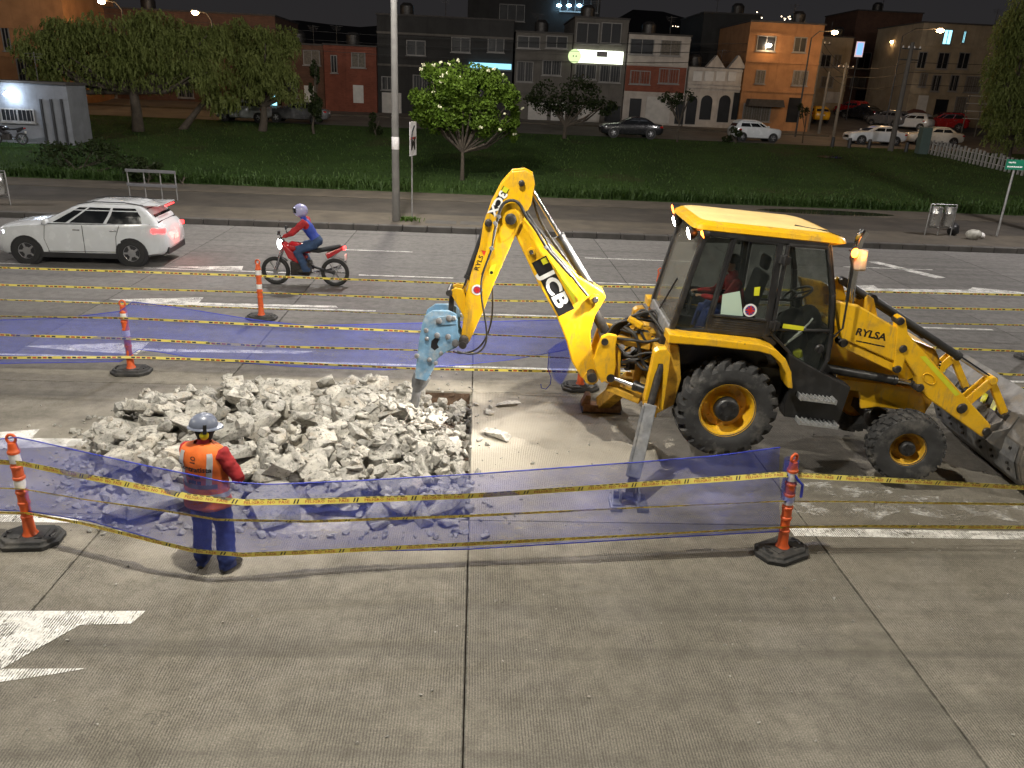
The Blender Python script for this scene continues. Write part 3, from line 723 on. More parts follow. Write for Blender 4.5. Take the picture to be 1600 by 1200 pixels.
# --- backhoe end: boom, dipper, rams, breaker
Yb = 0.0
boom = B(); boom.prism(mpoly(-.14, [(797, 332), (818, 340), (830, 352), (853, 379), (880, 407), (903, 432), (942, 456), (947, 463), (942, 474), (930, 494), (923, 518), (924, 540), (930, 562), (936, 585), (930, 597), (920, 599), (907, 589), (893, 565), (885, 534), (869, 493), (838, 438), (805, 368), (793, 345)]), -.14, .14)
bo = part(boom, 'boom', MAT_YEL, bevel=.018)
pl = B()
for (px, py, r) in ((830, 393, .055), (930, 467, .075), (924, 589, .105)):
    x, z = ml(px, py, -.15); pl.cyl((x, -.19, z), (x, .19, z), r, 20)
pl.outs('boom_boss', MAT_YEL, bo, smooth=40)
pl = B()
for (px, py, r) in ((830, 393, .03), (930, 467, .045), (924, 589, .06)):
    x, z = ml(px, py, -.16); pl.lathe([(r, 0), (r, .03), (r * .7, .045), (.005, .045)], (x, -.19, z), (0, -1, 0), 14)
pl.outs('pivot_pin', MAT_STEELD, bo, smooth=40)
# decal on the boom
q = [Vector(m3(*p, -.143)) for p in ((831, 411), (853.5, 399), (897.5, 482), (873, 494.5))]
lab = B(); lab.add(q, [(0, 1, 2, 3)]); lo = lab.out('maker_decal', MAT_DECAL, bo)
ctr = (q[0] + q[1] + q[2] + q[3]) / 4; u = ((q[2] + q[3]) - (q[0] + q[1])).normalized(); v = -u.cross(Vector((0, 1, 0))).normalized()
if v.z < 0: v = -v
ctr.y = -.146
lt = B(); text_on(lt, 'JCB', .268, ctr + u * .05 - v * .002, u, v, bold=.034, sx=1.32, res=4); lt.out('decal_lettering', MAT_WHITE, lo, fix=False)
sq = B(); cc = ctr - u * .365 + v * .055; sq.add([cc + u * a + v * b_ for a, b_ in ((-.04, -.04), (.04, -.04), (.04, .04), (-.04, .04))], [(0, 1, 2, 3)]); sq.out('decal_square', MAT_LIME, lo)
st = B(); st.add([Vector(m3(*p, -.1425)) for p in ((856, 399), (863, 401), (897, 455), (900, 478))], [(0, 1, 2, 3)]); st.out('reflective_strip', MAT_LIME, bo)
# dipper
dip = [(800, 268), (820, 266), (833, 273), (836, 288), (830, 320), (822, 333), (803, 373), (772, 443), (757, 482), (734, 533), (727, 540), (719, 537), (722, 515), (728, 462), (735, 430), (750, 383), (755, 350), (767, 317), (783, 287)]
dp_ = B(); dpl = mpoly(-.19, dip)
for y0, y1 in ((-.19, -.155), (.155, .19)): dp_.prism(dpl, y0, y1)
mid = [(786, 292), (800, 275), (818, 274), (800, 340), (764, 437), (728, 528), (722, 530), (731, 462), (752, 385)]
dp_.prism(mpoly(-.15, mid), -.155, .155)
do = part(dp_, 'dipper_arm', MAT_YEL, bevel=.012)
pl = B()
for (px, py, r) in ((815, 286, .04), (798, 342, .075), (763, 348, .05), (725, 531, .07)):
    x, z = ml(px, py, -.2); pl.lathe([(r, 0), (r, .05), (r * .75, .06), (r * .5, .065), (.005, .065)], (x, -.185, z), (0, -1, 0), 18)
pl.outs('pivot_pin', MAT_STEELD, do, smooth=40)
bs = B(); bs.prism(mpoly(-.2, [(780, 365), (795, 332), (806, 327), (813, 336), (806, 356), (795, 372), (783, 380)]), -.198, -.19); bs.out('boss_plate', MAT_YEL, do, bevel=.004)
q = [Vector(m3(*p, -.193)) for p in ((763, 331), (772, 337), (796, 296), (787, 290))]
lab = B(); lab.add(q, [(0, 1, 2, 3)]); lo = lab.out('model_decal', MAT_DECAL, do)
u = ((q[0] + q[1]) - (q[2] + q[3])).normalized(); v = u.cross(Vector((0, 1, 0))).normalized(); ctr = sum(q, Vector()) / 4; ctr.y = -.196
if v.x < 0: v = -v
lt = B(); text_on(lt, '3CX', .15, ctr + u * .035, u, v, bold=.04, sx=1.2, res=3); lt.out('decal_lettering', MAT_WHITE, lo, fix=False)
sq = B(); cc = ctr - u * .165; sq.add([cc + u * a + v * b_ for a, b_ in ((-.035, -.035), (.035, -.035), (.035, .035), (-.035, .035))], [(0, 1, 2, 3)]); sq.out('decal_square', MAT_LIME, lo)
u = (Vector(m3(757, 395, -.193)) - Vector(m3(746, 425, -.193))).normalized(); v = Vector((-u.z, 0, u.x))
lt = B(); text_on(lt, 'RYLS', .088, m3(748.5, 411, -.194), u, v, bold=.02, sx=1.15, res=3); lt.out('owner_lettering', MAT_DECAL, do, fix=False)
lt = B(); c0 = Vector(m3(754.5, 395.5, -.194)); lt.add([c0 - u * .035 - v * .03, c0 + u * .04 - v * .03, c0 + u * .03 + v * .035], [(0, 1, 2)]); lt.out('owner_lettering', MAT_RED, do, fix=False)
lt = B(); bar_on(lt, .40, .014, Vector(m3(752, 405, -.194)) - v * .075, u, v); lt.out('owner_lettering', MAT_DECAL, do, fix=False)
for nm, px, py, r, mat_, yy in (('round_decal', 745.5, 453, .075, MAT_WHITE, -.194), ('round_decal', 745.5, 453, .052, MAT_NAVY, -.196)):
    x, z = ml(px, py, -.194); e = B(); e.cyl((x, yy + .002, z), (x, yy, z), r, 24); e.out(nm, mat_, do)
x, z = ml(745.5, 453, -.194); e = B()
for a_ in (.2, 1.77, .98, -.59): e.box((x, -.197, z), (.1, .001, .018), Matrix.Rotation(a_, 3, 'Y'))
e.out('round_decal', MAT_RED, do)
e = B(); e.prism(mpoly(-.194, [(764, 422), (768, 414), (776, 412), (770, 430), (764, 430)]), -.1935, -.1925); wo = e.out('warning_decal', MAT_LIME, do)
e = B(); x, z = ml(768, 426, -.196); e.cyl((x, -.1936, z), (x, -.195, z), .022, 14); e.out('decal_dot', MAT_DECAL, wo)
# rams
def ram(p0, p1, r, f, name='ram', y=None, mat=None):
    p0, p1 = Vector(p0), Vector(p1); m_ = p0.lerp(p1, f)
    c = B(); c.cyl(p0, m_, r, 18); c.cyl(m_ - (m_ - p0).normalized() * .05, m_, r * 1.15, 18); d = (p1 - p0).normalized(); sd = Vector((0, 1, 0))
    c.cyl(p0 - sd * r, p0 + sd * r, r * 1.1, 14)
    o = part(c, name, mat or MAT_BLK, smooth=40)
    k_ = B(); k_.cyl(m_, p1, r * .52, 16); k_.out('ram_rod', MAT_CHROME, o, smooth=40)
    k_ = B(); k_.cyl(p1 - sd * r, p1 + sd * r, r * .95, 14); k_.out('rod_eye', MAT_STEELD, o, smooth=40)
    return o
ram(m3(920, 444, .02), m3(826, 287, .02), .062, .50)                    # dipper ram along the boom
ram(m3(763, 346, .0), m3(722, 461, .0), .055, .77)                      # bucket ram behind the dipper
ram(m3(957, 540, .0), m3(908, 446, .0), .075, .80, mat=MAT_STEELD)      # boom ram
# tipping links
tl = B()
for y0 in (-.15, .11): tl.prism(mpoly(-.15, [(701, 455), (712, 450), (724, 453), (729, 470), (737, 503), (731, 508), (722, 490), (711, 470)]), y0, y0 + .04)
part(tl, 'tipping_link', MAT_YEL, bevel=.006)
tl = B()
for y0 in (-.12, .09): tl.beam(m3(706, 462, y0), m3(704, 492, y0), .03, .07, (1, 0, 0))
x, z = ml(702, 457, -.15); tl.cyl((x, -.19, z), (x, .19, z), .045, 16); x, z = ml(725, 531, 0); tl.cyl((x, -.26, z), (x, .26, z), .055, 16)
tl.outs('tipping_lever', MAT_STEELD, mach, smooth=40)
# hydraulic breaker
bpoly = [(663, 494), (676, 485), (700, 485), (712, 490), (716, 500), (716, 520), (722, 533), (713, 544), (696, 551), (684, 561), (677, 578), (666, 596), (648, 592), (650, 570), (655, 530), (659, 508)]
br = B()
for y0, y1 in ((-.19, -.15), (.15, .19)): br.prism(mpoly(-.19, bpoly), y0, y1)
br.prism(mpoly(-.15, [(668, 500), (690, 492), (704, 515), (690, 545), (676, 560), (668, 588), (654, 586), (660, 530)]), -.15, .15)
bro = part(br, 'breaker', MAT_BLUE, bevel=.014)
pl = B()
for (px, py, r) in ((686, 501, .045), (702, 497, .045), (709, 497, .035), (683, 524, .04), (666, 516, .035), (700, 526, .04), (712, 536, .055), (671, 562, .035), (651, 556, .035), (681, 567, .03), (689, 552, .03), (667, 529, .03)):
    x, z = ml(px, py, -.2); pl.lathe([(r, 0), (r, .03), (r * .6, .04), (.005, .04)], (x, -.188, z), (0, -1, 0), 10)
pl.outs('breaker_bolt', MAT_GREYSTEEL, bro, smooth=35)
pl = B(); pl.prism(mpoly(-.2, [(680, 498), (687, 494), (712, 493), (715, 500), (712, 507), (688, 508)]), -.205, -.19); pl.out('breaker_lug', MAT_BLUE, bro, bevel=.008)
pl = B(); pl.prism(mpoly(-.2, [(674, 533), (681, 527), (686, 531), (683, 538), (686, 543), (679, 548), (673, 543)]), -.192, -.186); pl.out('breaker_port', MAT_DECAL, bro)
nz = B(); p0, p1 = Vector(m3(660, 585, 0)), Vector(m3(652, 606, 0)); nz.tube([p0, p0.lerp(p1, .6), p1], [.13, .12, .09], 16); nz.out('breaker_nose', MAT_GREYSTEEL, bro, smooth=40)
chs = B(); p2 = Vector(m3(646, 642, 0)); chs.tube([p1, p1.lerp(p2, .75), p2], [.065, .065, .012], 14); part(chs, 'chisel', MAT_GREYSTEEL, smooth=40)
# hoses along boom and dipper
def hose(pts, r=.018, mat=MAT_HOSE, name='hose'):
    cp = [Vector(p) for p in pts]; out = []
    for i in range(len(cp) - 1):
        a, b_, c, d = cp[max(i - 1, 0)], cp[i], cp[i + 1], cp[min(i + 2, len(cp) - 1)]
        for t in (0, .25, .5, .75):
            out.append(.5 * ((2 * b_) + (c - a) * t + (2 * a - 5 * b_ + 4 * c - d) * t * t + (3 * b_ - a - 3 * c + d) * t ** 3))
    out.append(cp[-1]); h = B(); h.tube(out, r, 7); return part(h, name, mat, smooth=60)
hose([m3(*p, -.24) for p in ((777, 345), (784, 322), (797, 313), (811, 318), (822, 338), (838, 360), (855, 388), (872, 408), (893, 432))], .022)
hose([m3(*p, -.20) for p in ((822, 330), (836, 352), (852, 372), (862, 392), (880, 412), (900, 440), (918, 462))], .02)
hose([m3(*p, .1) for p in ((830, 300), (842, 340), (860, 372), (880, 400), (905, 436), (930, 470), (945, 520))], .02)
hose([m3(*p, -.23) for p in ((777, 345), (772, 362), (769, 386), (764, 402), (757, 420), (752, 440), (753, 470), (759, 505), (760, 532), (750, 549), (733, 553), (714, 549))], .014)
hose([m3(*p, .2) for p in ((768, 440), (770, 470), (767, 505), (757, 532), (742, 547), (720, 552), (708, 548))], .014)
hose([m3(*p, -.215) for p in ((778, 338), (776, 350), (769, 384), (768, 392))], .014, MAT_GREYSTEEL, 'steel_pipe')
for (px, py) in ((779, 338), (774, 349), (768, 388), (853, 386)):
    f_ = B(); c0 = Vector(m3(px, py, -.235)); f_.box(c0, (.06, .05, .05), Matrix.Rotation(.7, 3, 'Y')); part(f_, 'hose_coupling', MAT_GREYSTEEL, bevel=.008)
# kingpost, carriage and rear frame
kg = B()
for y0, y1 in ((-.30, -.22), (.22, .30)): kg.prism(mpoly(-.30, [(927, 563), (933, 545), (940, 527), (951, 522), (965, 525), (962, 541), (963, 572), (960, 588), (940, 599), (934, 588)]), y0, y1)
kg.prism(mpoly(0, [(948, 540), (968, 535), (966, 598), (950, 600)]), -.22, .22)
kgo = part(kg, 'kingpost', MAT_YEL, bevel=.015)
pl = B(); x, z = ml(945, 534, -.31); pl.cyl((x, -.33, z), (x, .33, z), .05, 16); x, z = ml(925, 590, -.31); pl.cyl((x, -.33, z), (x, .33, z), .07, 16); pl.outs('pivot_pin', MAT_STEELD, kgo, smooth=40)
rf_ = B()
A0, A1 = Vector(m3(964, 531, -.20)), Vector(m3(1012, 541, -.35))
for sy in (1, -1):
    rf_.beam((A0.x, sy * .15, A0.z), (A1.x + .05, sy * .32, A1.z), .12, .10); rf_.beam((A0.x, sy * .15, .48), (A1.x + .05, sy * .38, .42), .14, .10)
rf_.bb(-1.02, -.90, -.95, .95, .40, .55); rf_.bb(-1.02, -.90, -.95, .95, 1.16, 1.30)
rf_.bb(-.95, -.75, -.60, -.45, .40, 1.30); rf_.bb(-.95, -.75, .45, .60, .40, 1.30)
part(rf_, 'rear_frame', MAT_YELDIRTY, bevel=.015)
kn = B(); kn.cyl((-1.08, -.02, 1.20), (-1.08, -.02, 1.36), .17, 24); kn.cyl((-1.08, -.02, .36), (-1.08, -.02, .5), .17, 24); kn.cyl((-1.08, -.02, .3), (-1.08, -.02, 1.40), .055, 16); part(kn, 'swivel_knuckle', MAT_YELDIRTY, smooth=40)
ram((-.92, -.55, .62), (-1.50, -.24, .66), .065, .45, mat=MAT_BLK); ram((-.92, .55, .62), (-1.50, .24, .66), .065, .45, mat=MAT_BLK)
rng = random.Random(3)
for i in range(16):
    z0 = rng.uniform(.75, 1.40); y0 = rng.uniform(-.45, .3)
    a = Vector((-1.50 + rng.uniform(0, .1), y0 * .5, z0)); d = Vector((-.90, y0 + rng.uniform(-.1, .1), rng.uniform(.8, 1.4)))
    hose([a, a.lerp(d, .3) + Vector((0, rng.uniform(-.12, .05), rng.uniform(-.12, .14))), a.lerp(d, .65) + Vector((0, rng.uniform(-.12, .05), rng.uniform(-.14, .14))), d], rng.choice((.018, .022, .026)))
for i in range(7):
    a = Vector((-1.55 + .04 * i, -.15 + .05 * i, 1.42)); hose([a - Vector((.1, 0, .2)), a, a + Vector((.2, rng.uniform(-.1, .1), .10 + rng.uniform(-.05, .08))), a + Vector((.4, rng.uniform(-.1, .2), .12 + rng.uniform(-.1, .1))), (-.88, rng.uniform(-.5, .4), 1.42)], .020)
yv = B(); yv.beam((-1.38, -.12, 1.52), (-1.18, -.2, 1.44), .08, .09); part(yv, 'valve_lock', MAT_YEL, bevel=.02)
vb = B(); vb.box((-.86, 0, 1.32), (.2, .9, .22)); part(vb, 'valve_block', MAT_STEELD, bevel=.02)
for s in (-1, 1):
    pn = B(); pn.prism([(-.92, .45), (-.70, .62), (-.68, 1.0), (-.80, 1.45), (-.92, 1.45)], s * .62, s * .95); part(pn, 'rear_panel', MAT_YELDIRTY, bevel=.015)
# stabilisers: near leg steep, far leg laid further out
br_ = mpoly(-1.0, [(1021, 547), (1028, 543), (1040, 542), (1046, 551), (1041, 590), (1034, 637), (1027, 637), (1033, 600), (1034, 565), (1027, 565), (1014, 622), (1005, 622)])
nb = B(); nb.prism(br_, -1.10, -.94); part(nb, 'stabiliser_bracket', MAT_YEL, bevel=.01)
nb = B(); nb.prism(mpoly(-.94, [(1021, 547), (1046, 551), (1034, 637), (1005, 622)]), -.945, -.90); part(nb, 'stabiliser_bracket', MAT_YELDIRTY)
# far bracket mirrors the near one
nb = B(); nb.prism(br_, .94, 1.10); part(nb, 'stabiliser_bracket', MAT_YELDIRTY, bevel=.01)
gz = mground(-1.23, -1.77)
top, bot = Vector((-1.03, -1.04, .95)), Vector((-1.225, -1.74, gz + .12))
d_leg = (bot - top).normalized()
lg = B(); lg.beam(top + d_leg * .32, top + d_leg * 1.30, .205, .17, (1, -.2, 0)); lgo = part(lg, 'stabiliser_leg', MAT_GREYSTEEL, bevel=.012)
lg = B(); lg.beam(top + d_leg * 1.2, bot, .15, .12, (1, -.2, 0)); lg.out('leg_inner', MAT_STEELD, lgo, bevel=.01)
sdv = d_leg.cross(Vector((1, -.2, 0))).normalized()
lg = B()
for e in (-1, 1): lg.beam(top + d_leg * .34 + sdv * .095 * e + Vector((-.09, -.0, 0)), top + d_leg * 1.28 + sdv * .095 * e + Vector((-.09, 0, 0)), .02, .03, (1, 0, 0))
lg.outs('leg_rib', MAT_GREYSTEEL, lgo)
rr_ = B(); rr_.cyl(Vector((-1.0, -1.03, 1.28)), top + d_leg * .45, .05, 14); part(rr_, 'stabiliser_ram', MAT_STEELD, smooth=40)
ftp = B(); ftp.cyl(bot + Vector((-.2, 0, 0)), bot + Vector((.2, 0, 0)), .05, 14); fo = part(ftp, 'foot_hinge', MAT_STEELD, smooth=40)
rotg = Matrix.Rotation(-M_PIT, 3, 'Y')
for e in (-1, 1):
    f2 = B(); c0 = Vector((-1.225 + e * .17, -1.79, mground(-1.225 + e * .17, -1.79) + .035)); f2.box(c0, (.15, .34, .07), rotg); f2.box(c0 + Vector((-.05 * e, .04, .11)), (.03, .2, .16), rotg); f2.box(c0 + Vector((.0, -.02, .045)), (.11, .22, .03), rotg); f2.out('foot_pad', MAT_GREYSTEEL, fo, bevel=.012)
gz2 = mground(-1.28, 1.45)
top2, bot2 = Vector((-1.02, .62, .38)), Vector((-1.28, 1.42, gz2 + .12))
lg = B(); lg.beam(top2, bot2, .22, .20, (1, .2, 0)); part(lg, 'stabiliser_leg', MAT_YELDIRTY, bevel=.015)
lg = B(); lg.box((-1.28, 1.48, gz2 + .045), (.62, .40, .05), rotg); lg.box((-1.28, 1.30, gz2 + .09), (.62, .03, .1), rotg); fp2 = part(lg, 'foot_plate', MAT_RUST, bevel=.01)
lg = B(); lg.box((-1.28, 1.48, gz2 + .012), (.66, .44, .02), rotg); lg.out('foot_rubber', MAT_RUBBER, fp2)
lg = B()
for e in (-1, 1): lg.prism([(-1.28 + e * .19 - .0, gz2 + .06), (-1.28 + e * .19 + .16 * e, gz2 + .06), (-1.28 + e * .19 + .1 * e, gz2 + .26), (-1.28 + e * .19 + .02 * e, gz2 + .26)], 1.36, 1.56)
lg.outs('foot_lug', MAT_RUST, fp2, bevel=.01)

# --- loader end
for s in (-1, 1):
    y0, y1 = (-.73, -.61) if s < 0 else (.61, .73)
    rear = B(); rear.prism(mpoly(-.73, [(1303, 470), (1345, 479), (1404, 514), (1412, 540), (1404, 568), (1316, 530)]), y0, y1)
    rearo = part(rear, 'loader_arm', MAT_YEL, bevel=.018)
    arm = B(); arm.prism(mpoly(-.73, [(1402, 496), (1408, 493), (1415, 498), (1419, 522), (1440, 546), (1548, 664), (1547, 672), (1534, 683), (1450, 623), (1434, 604), (1431, 588), (1414, 562), (1410, 579), (1402, 584), (1396, 578)]), y0 - .012, y1 + .012)
    armo = part(arm, 'loader_arm', MAT_YEL, bevel=.018)
    pn = B()
    for (px, py, r) in ((1407, 502, .055), (1411, 545, .055), (1402, 577, .055), (1503, 638, .075), (1318, 536, .06), (1437, 606, .06), (1541, 674, .06)):
        x, z = ml(px, py, -.74); pn.lathe([(r, 0), (r, .16), (r * .8, .18), (.005, .18)], (x, s * .585, z), (0, s, 0), 16)
    pn.outs('pivot_pin', MAT_STEELD, armo, smooth=40)
    lb = B(); lb.beam(m3(1318, 537, -.70)[0:1] + (s * .66,) + m3(1318, 537, -.70)[2:3], m3(1402, 577, -.70)[0:1] + (s * .66,) + m3(1402, 577, -.70)[2:3], .09, .11); part(lb, 'levelling_link', MAT_YEL, bevel=.012)
    a, b_ = ml(1294, 581, -.72), ml(1434, 604, -.72); ram((a[0], s * .56, a[1]), (b_[0], s * .60, b_[1]), .062, .80)
    tw = B(); tw.prism(mpoly(-.55, [(1348, 500), (1352, 466), (1357, 461), (1364, 466), (1372, 502)]), s * .52, s * .58); part(tw, 'ram_tower', MAT_YEL, bevel=.01)
    a, b_ = ml(1362, 466, -.5), ml(1550, 592, -.5); ram((a[0], s * .50, a[1]), (b_[0], s * .50, b_[1]), .055, .72)
    lk = B(); p = ml(1503, 638, -.6); q_ = ml(1553, 596, -.6); r_ = ml(1577, 655, -.6)
    for yy in (s * .57, s * .45): lk.beam((p[0], yy, p[1]), (q_[0], yy, q_[1]), .03, .13)
    part(lk, 'tilt_lever', MAT_YEL, bevel=.01)
    lk = B(); lk.beam((q_[0], s * .51, q_[1]), (r_[0], s * .51, r_[1]), .07, .10, (1, 0, 0)); lk.cyl((q_[0], s * .42, q_[1]), (q_[0], s * .60, q_[1]), .06, 14); part(lk, 'tilt_link', MAT_YEL, bevel=.01)
    if s < 0:
        u = (Vector(m3(1379, 527, -.74)) - Vector(m3(1345, 520, -.74))).normalized(); v = Vector((-u.z, 0, u.x))
        lt = B(); text_on(lt, 'RYLSA', .135, m3(1361, 523, -.733), u, v, bold=.028, sx=1.1, res=3); lt.out('owner_lettering', MAT_DECAL, rearo, fix=False)
        lt = B(); bar_on(lt, .40, .016, m3(1360, 537, -.733), u, v, 2); lt.out('owner_lettering', MAT_DECAL, rearo, fix=False)
        st = B(); st.add([Vector(m3(*p_, -.744)) for p_ in ((1437, 557), (1446, 556), (1500, 616), (1493, 619))], [(0, 1, 2, 3)]); st.out('reflective_strip', MAT_LIME, armo)
        ov = [m3(1452 + 9 * math.cos(i * .524) - 6 * math.sin(i * .524) * .6, 592 + 9 * math.cos(i * .524) * .7 + 6 * math.sin(i * .524), -.746) for i in range(13)]
        st = B(); st.tube(ov, .008, 5); st.out('arm_boss', MAT_YEL, armo)
ct_ = B(); x, z = ml(1470, 600, -.66); ct_.cyl((x, -.62, z), (x, .62, z), .085, 18); part(ct_, 'cross_tube', MAT_YEL, smooth=40)
# bucket, flat on the road ahead of the arms
MAT_BKT = M('scuffed bucket steel', (.15, .145, .14), .5, .45, var=.3, vs_=5, dirt=(.30, .25, .19), damt=.8, dscale=3, bump=.3, bscale=25)
z5 = lambda x: mground(x, 0)
outer = [(4.28, 1.30), (4.06, 1.02), (3.98, .74), (4.00, .48), (4.14, .22), (4.40, z5(4.4) + .05), (4.56, z5(4.56) + .006), (5.32, z5(5.32) + .006)]
inner = [(5.30, z5(5.3) + .03), (4.58, z5(4.58) + .035), (4.42, .06), (4.18, .25), (4.05, .50), (4.03, .73), (4.10, 1.0), (4.31, 1.28)]
bk = B(); bk.prism(outer + inner, -1.16, 1.16); bko = part(bk, 'bucket', MAT_BKT, bevel=.006)
for s in (-1, 1):
    sp = B(); sp.prism([(4.285, 1.29), (4.065, 1.02), (3.985, .74), (4.005, .48), (4.145, .225), (4.41, .03), (4.57, z5(4.57) + .012), (5.30, z5(5.3) + .012), (5.25, .35), (4.62, 1.12)], s * 1.165, s * 1.195); sp.out('bucket_side', MAT_BKT, bko, bevel=.006)
bl = B(); bl.prism([(5.2, z5(5.2) + .032), (5.46, z5(5.46) + .008), (5.46, z5(5.46) + .02), (5.2, z5(5.2) + .055)], -1.2, 1.2); bl.out('cutting_edge', MAT_GREYSTEEL, bko)
for (yy0, yy1) in ((-1.1, -.42), (-.40, .40), (.42, 1.1)):
    wpl = B(); wpl.add([(3.97, yy0, .72), (3.97, yy1, .72), (3.985, yy1, .47), (3.985, yy0, .47)], [(0, 1, 2, 3)]); wpl.add([(3.985, yy0, .47), (3.985, yy1, .47), (4.12, yy1, .21), (4.12, yy0, .21)], [(0, 1, 2, 3)]); wpl.out('wear_plate', MAT_GREYSTEEL, bko)
wb = B()
for yy in (-.95, -.55, -.25, .25, .6, .95):
    for (x, z) in ((3.968, .62), (4.0, .40), (4.055, .31)): wb.cyl((x + .01, yy, z), (x - .012, yy, z), .022, 8)
wb.outs('wear_plate_bolt', MAT_STEELD, bko)
for s in (-1, 1):
    for yy in (.55, .76):
        lug = B(); lug.prism([(3.74, .62), (3.80, .58), (4.02, .50), (4.12, 1.04), (4.04, 1.02), (3.98, .84), (3.78, .74)], s * yy - .02, s * yy + .02); lug.out('bucket_lug', MAT_BKT, bko)
    bx_ = B(); bx_.cyl((4.02, s * .42, .93), (4.02, s * .60, .93), .05, 12); bx_.outs('pivot_pin', MAT_STEELD, bko, smooth=40)
hz_ = B()
for i in range(3): hz_.add([(3.968, -.38 + i * .26, .95 - .02), (3.968, -.26 + i * .26, .95 - .02), (4.03, -.18 + i * .26, 1.05), (4.03, -.30 + i * .26, 1.05)], [(0, 1, 2, 3)])
hz_.outs('hazard_sticker', MAT_LIME, bko)
# ================================================================== broken slab: rubble heap in the excavated bay
from mathutils.bvhtree import BVHTree
krk = N('broken concrete')
oi = krk.n('ObjectInfo'); tc = krk.n('TexCoord').outputs['Object']
c_ = krk.mix(krk.ramp(oi.outputs['Random'], 0, .5), (.325, .318, .29), (.45, .432, .388)); c_ = krk.mix(krk.ramp(oi.outputs['Random'], .5, 1), c_, (.57, .54, .475))
sp1 = krk.noise(26, 5, .7); sp2 = krk.noise(7, 4, .6)
c_ = krk.mix(krk.ramp(sp2, .44, .62, 0, .7), c_, (.25, .245, .225)); c_ = krk.mix(krk.ramp(krk.noise(3.2, 5, .7), .56, .66, 0, .45), c_, (.38, .31, .23))
c_ = krk.mix(krk.ramp(sp1, .52, .62, 0, .7), c_, (.12, .115, .11))
c_ = krk.mix(krk.ramp(sp1, .36, .26, 0, .45), c_, (.66, .635, .58))
krk.col(c_); krk.rough(.92); krk.p.inputs['Specular IOR Level'].default_value = .2
krk.bump(krk.math('ADD', sp1, krk.math('MULTIPLY', krk.noise(70, 3, .7), .6)), .7, .012)
MAT_ROCK = krk.m
MAT_RUBBLE = M('crushed concrete and dust', (.44, .41, .355), .95, var=.3, vs_=14, bump=1.0, bscale=30, dirt=(.16, .14, .115), damt=.6, dscale=6)
rr = random.Random(11)
def rock_bm(r, sub=1, slab=False):
    bm = bmesh.new(); flat = r.random() < .45
    d = Vector((1, r.uniform(.6, .95), r.uniform(.42, .62) if flat else r.uniform(.6, .85)))
    if slab: d = Vector((1, r.uniform(.6, .85), r.uniform(.28, .38)))
    for i in range(r.randint(13, 19)):
        v = Vector((r.uniform(-1, 1), r.uniform(-1, 1), r.uniform(-1, 1)))
        m_ = max(abs(v.x), abs(v.y), abs(v.z)); v = v * (.62 / m_) * r.uniform(.78, 1.05) + v.normalized() * .12
        bm.verts.new((v.x * d.x * .72, v.y * d.y * .72, v.z * d.z * .72))
    ch_ = bmesh.ops.convex_hull(bm, input=bm.verts)
    bmesh.ops.delete(bm, geom=[v for v in bm.verts if not v.link_faces], context='VERTS')
    bmesh.ops.dissolve_limit(bm, angle_limit=rad(14), verts=bm.verts, edges=bm.edges)
    bmesh.ops.bevel(bm, geom=list(bm.edges), offset=.012, segments=1, affect='EDGES', profile=.5, clamp_overlap=True)
    bmesh.ops.triangulate(bm, faces=bm.faces)
    if sub: bmesh.ops.subdivide_edges(bm, edges=[e for e in bm.edges if e.calc_length() > .22], cuts=1)
    off = Vector((r.uniform(0, 99), r.uniform(0, 99), 0))
    for v in bm.verts: v.co += v.co.normalized() * (mnoise.noise(v.co * 3.2 + off) * .03 + mnoise.noise(v.co * 9 + off) * .020)
    bmesh.ops.triangulate(bm, faces=bm.faces)
    return bm
ROCKS = []
for i in range(26):
    bm = rock_bm(rr, 1, i >= 18); me = bpy.data.meshes.new('concrete_chunk'); bm.to_mesh(me); bm.free(); me.materials.append(MAT_ROCK)
    me.shade_smooth(); me.set_sharp_from_angle(angle=rad(24))
    ROCKS.append((me, [v.co.copy() for v in me.vertices], [tuple(p.vertices) for p in me.polygons]))

heap_px = [((150, 640), .25), ((140, 700), .1), ((128, 775), .05), ((215, 826), 0), ((330, 812), 0), ((430, 838), 0), ((560, 834), 0), ((732, 826), 0)]
heap = [gnd(p[0], p[1], z).xy for p, z in heap_px] + [Vector((-.03, 9.0)), Vector((-.03, 12.60)), Vector((-1.2, 12.62)), gnd(560, 588, .4).xy, gnd(440, 578, .5).xy, gnd(300, 592, .4).xy, gnd(205, 620, .3).xy]
def inside(x, y, poly):
    c = False; n = len(poly); j = n - 1
    for i in range(n):
        a, b_ = poly[i], poly[j]
        if (a.y > y) != (b_.y > y) and x < (b_.x - a.x) * (y - a.y) / (b_.y - a.y) + a.x: c = not c
        j = i
    return c
def edge_dist(x, y, poly):
    p = Vector((x, y)); best = 9
    for i in range(len(poly)):
        a, b_ = poly[i], poly[(i + 1) % len(poly)]; ab = b_ - a
        t = max(0, min(1, (p - a).dot(ab) / max(ab.length_squared, 1e-9))); best = min(best, (p - a - ab * t).length)
    return best
GX0, GY0, GR, GNX, GNY = -6.6, 7.4, .045, 165, 128
def pit(x, y): return -4.26 < x < -.01 and 8.38 < y < 12.68
def target(x, y):
    base = -.255 if pit(x, y) else 0.0
    if not inside(x, y, heap): return base
    e = edge_dist(x, y, heap); t = min(1, e / .9); t = t * t * (3 - 2 * t)
    h = .20 + .13 * mnoise.noise((x * .7, y * .7, 3)) + .08 * min(1, max(0, (y - 9) / 3))
    # the bay still stands open beside the chisel
    hol = max(0, 1 - math.hypot((x + .25) / 1.0, (y - 11.6) / 1.25)) ** .6
    low = max(0, min(1, (x + 1.3) / 1.0)) * .22
    z = base + (h - base) * t
    z = z * (1 - hol) + (-.22) * hol - low * t
    return max(base, z)
HM = np.array([[target(GX0 + i * GR, GY0 + j * GR) for i in range(GNX)] for j in range(GNY)])
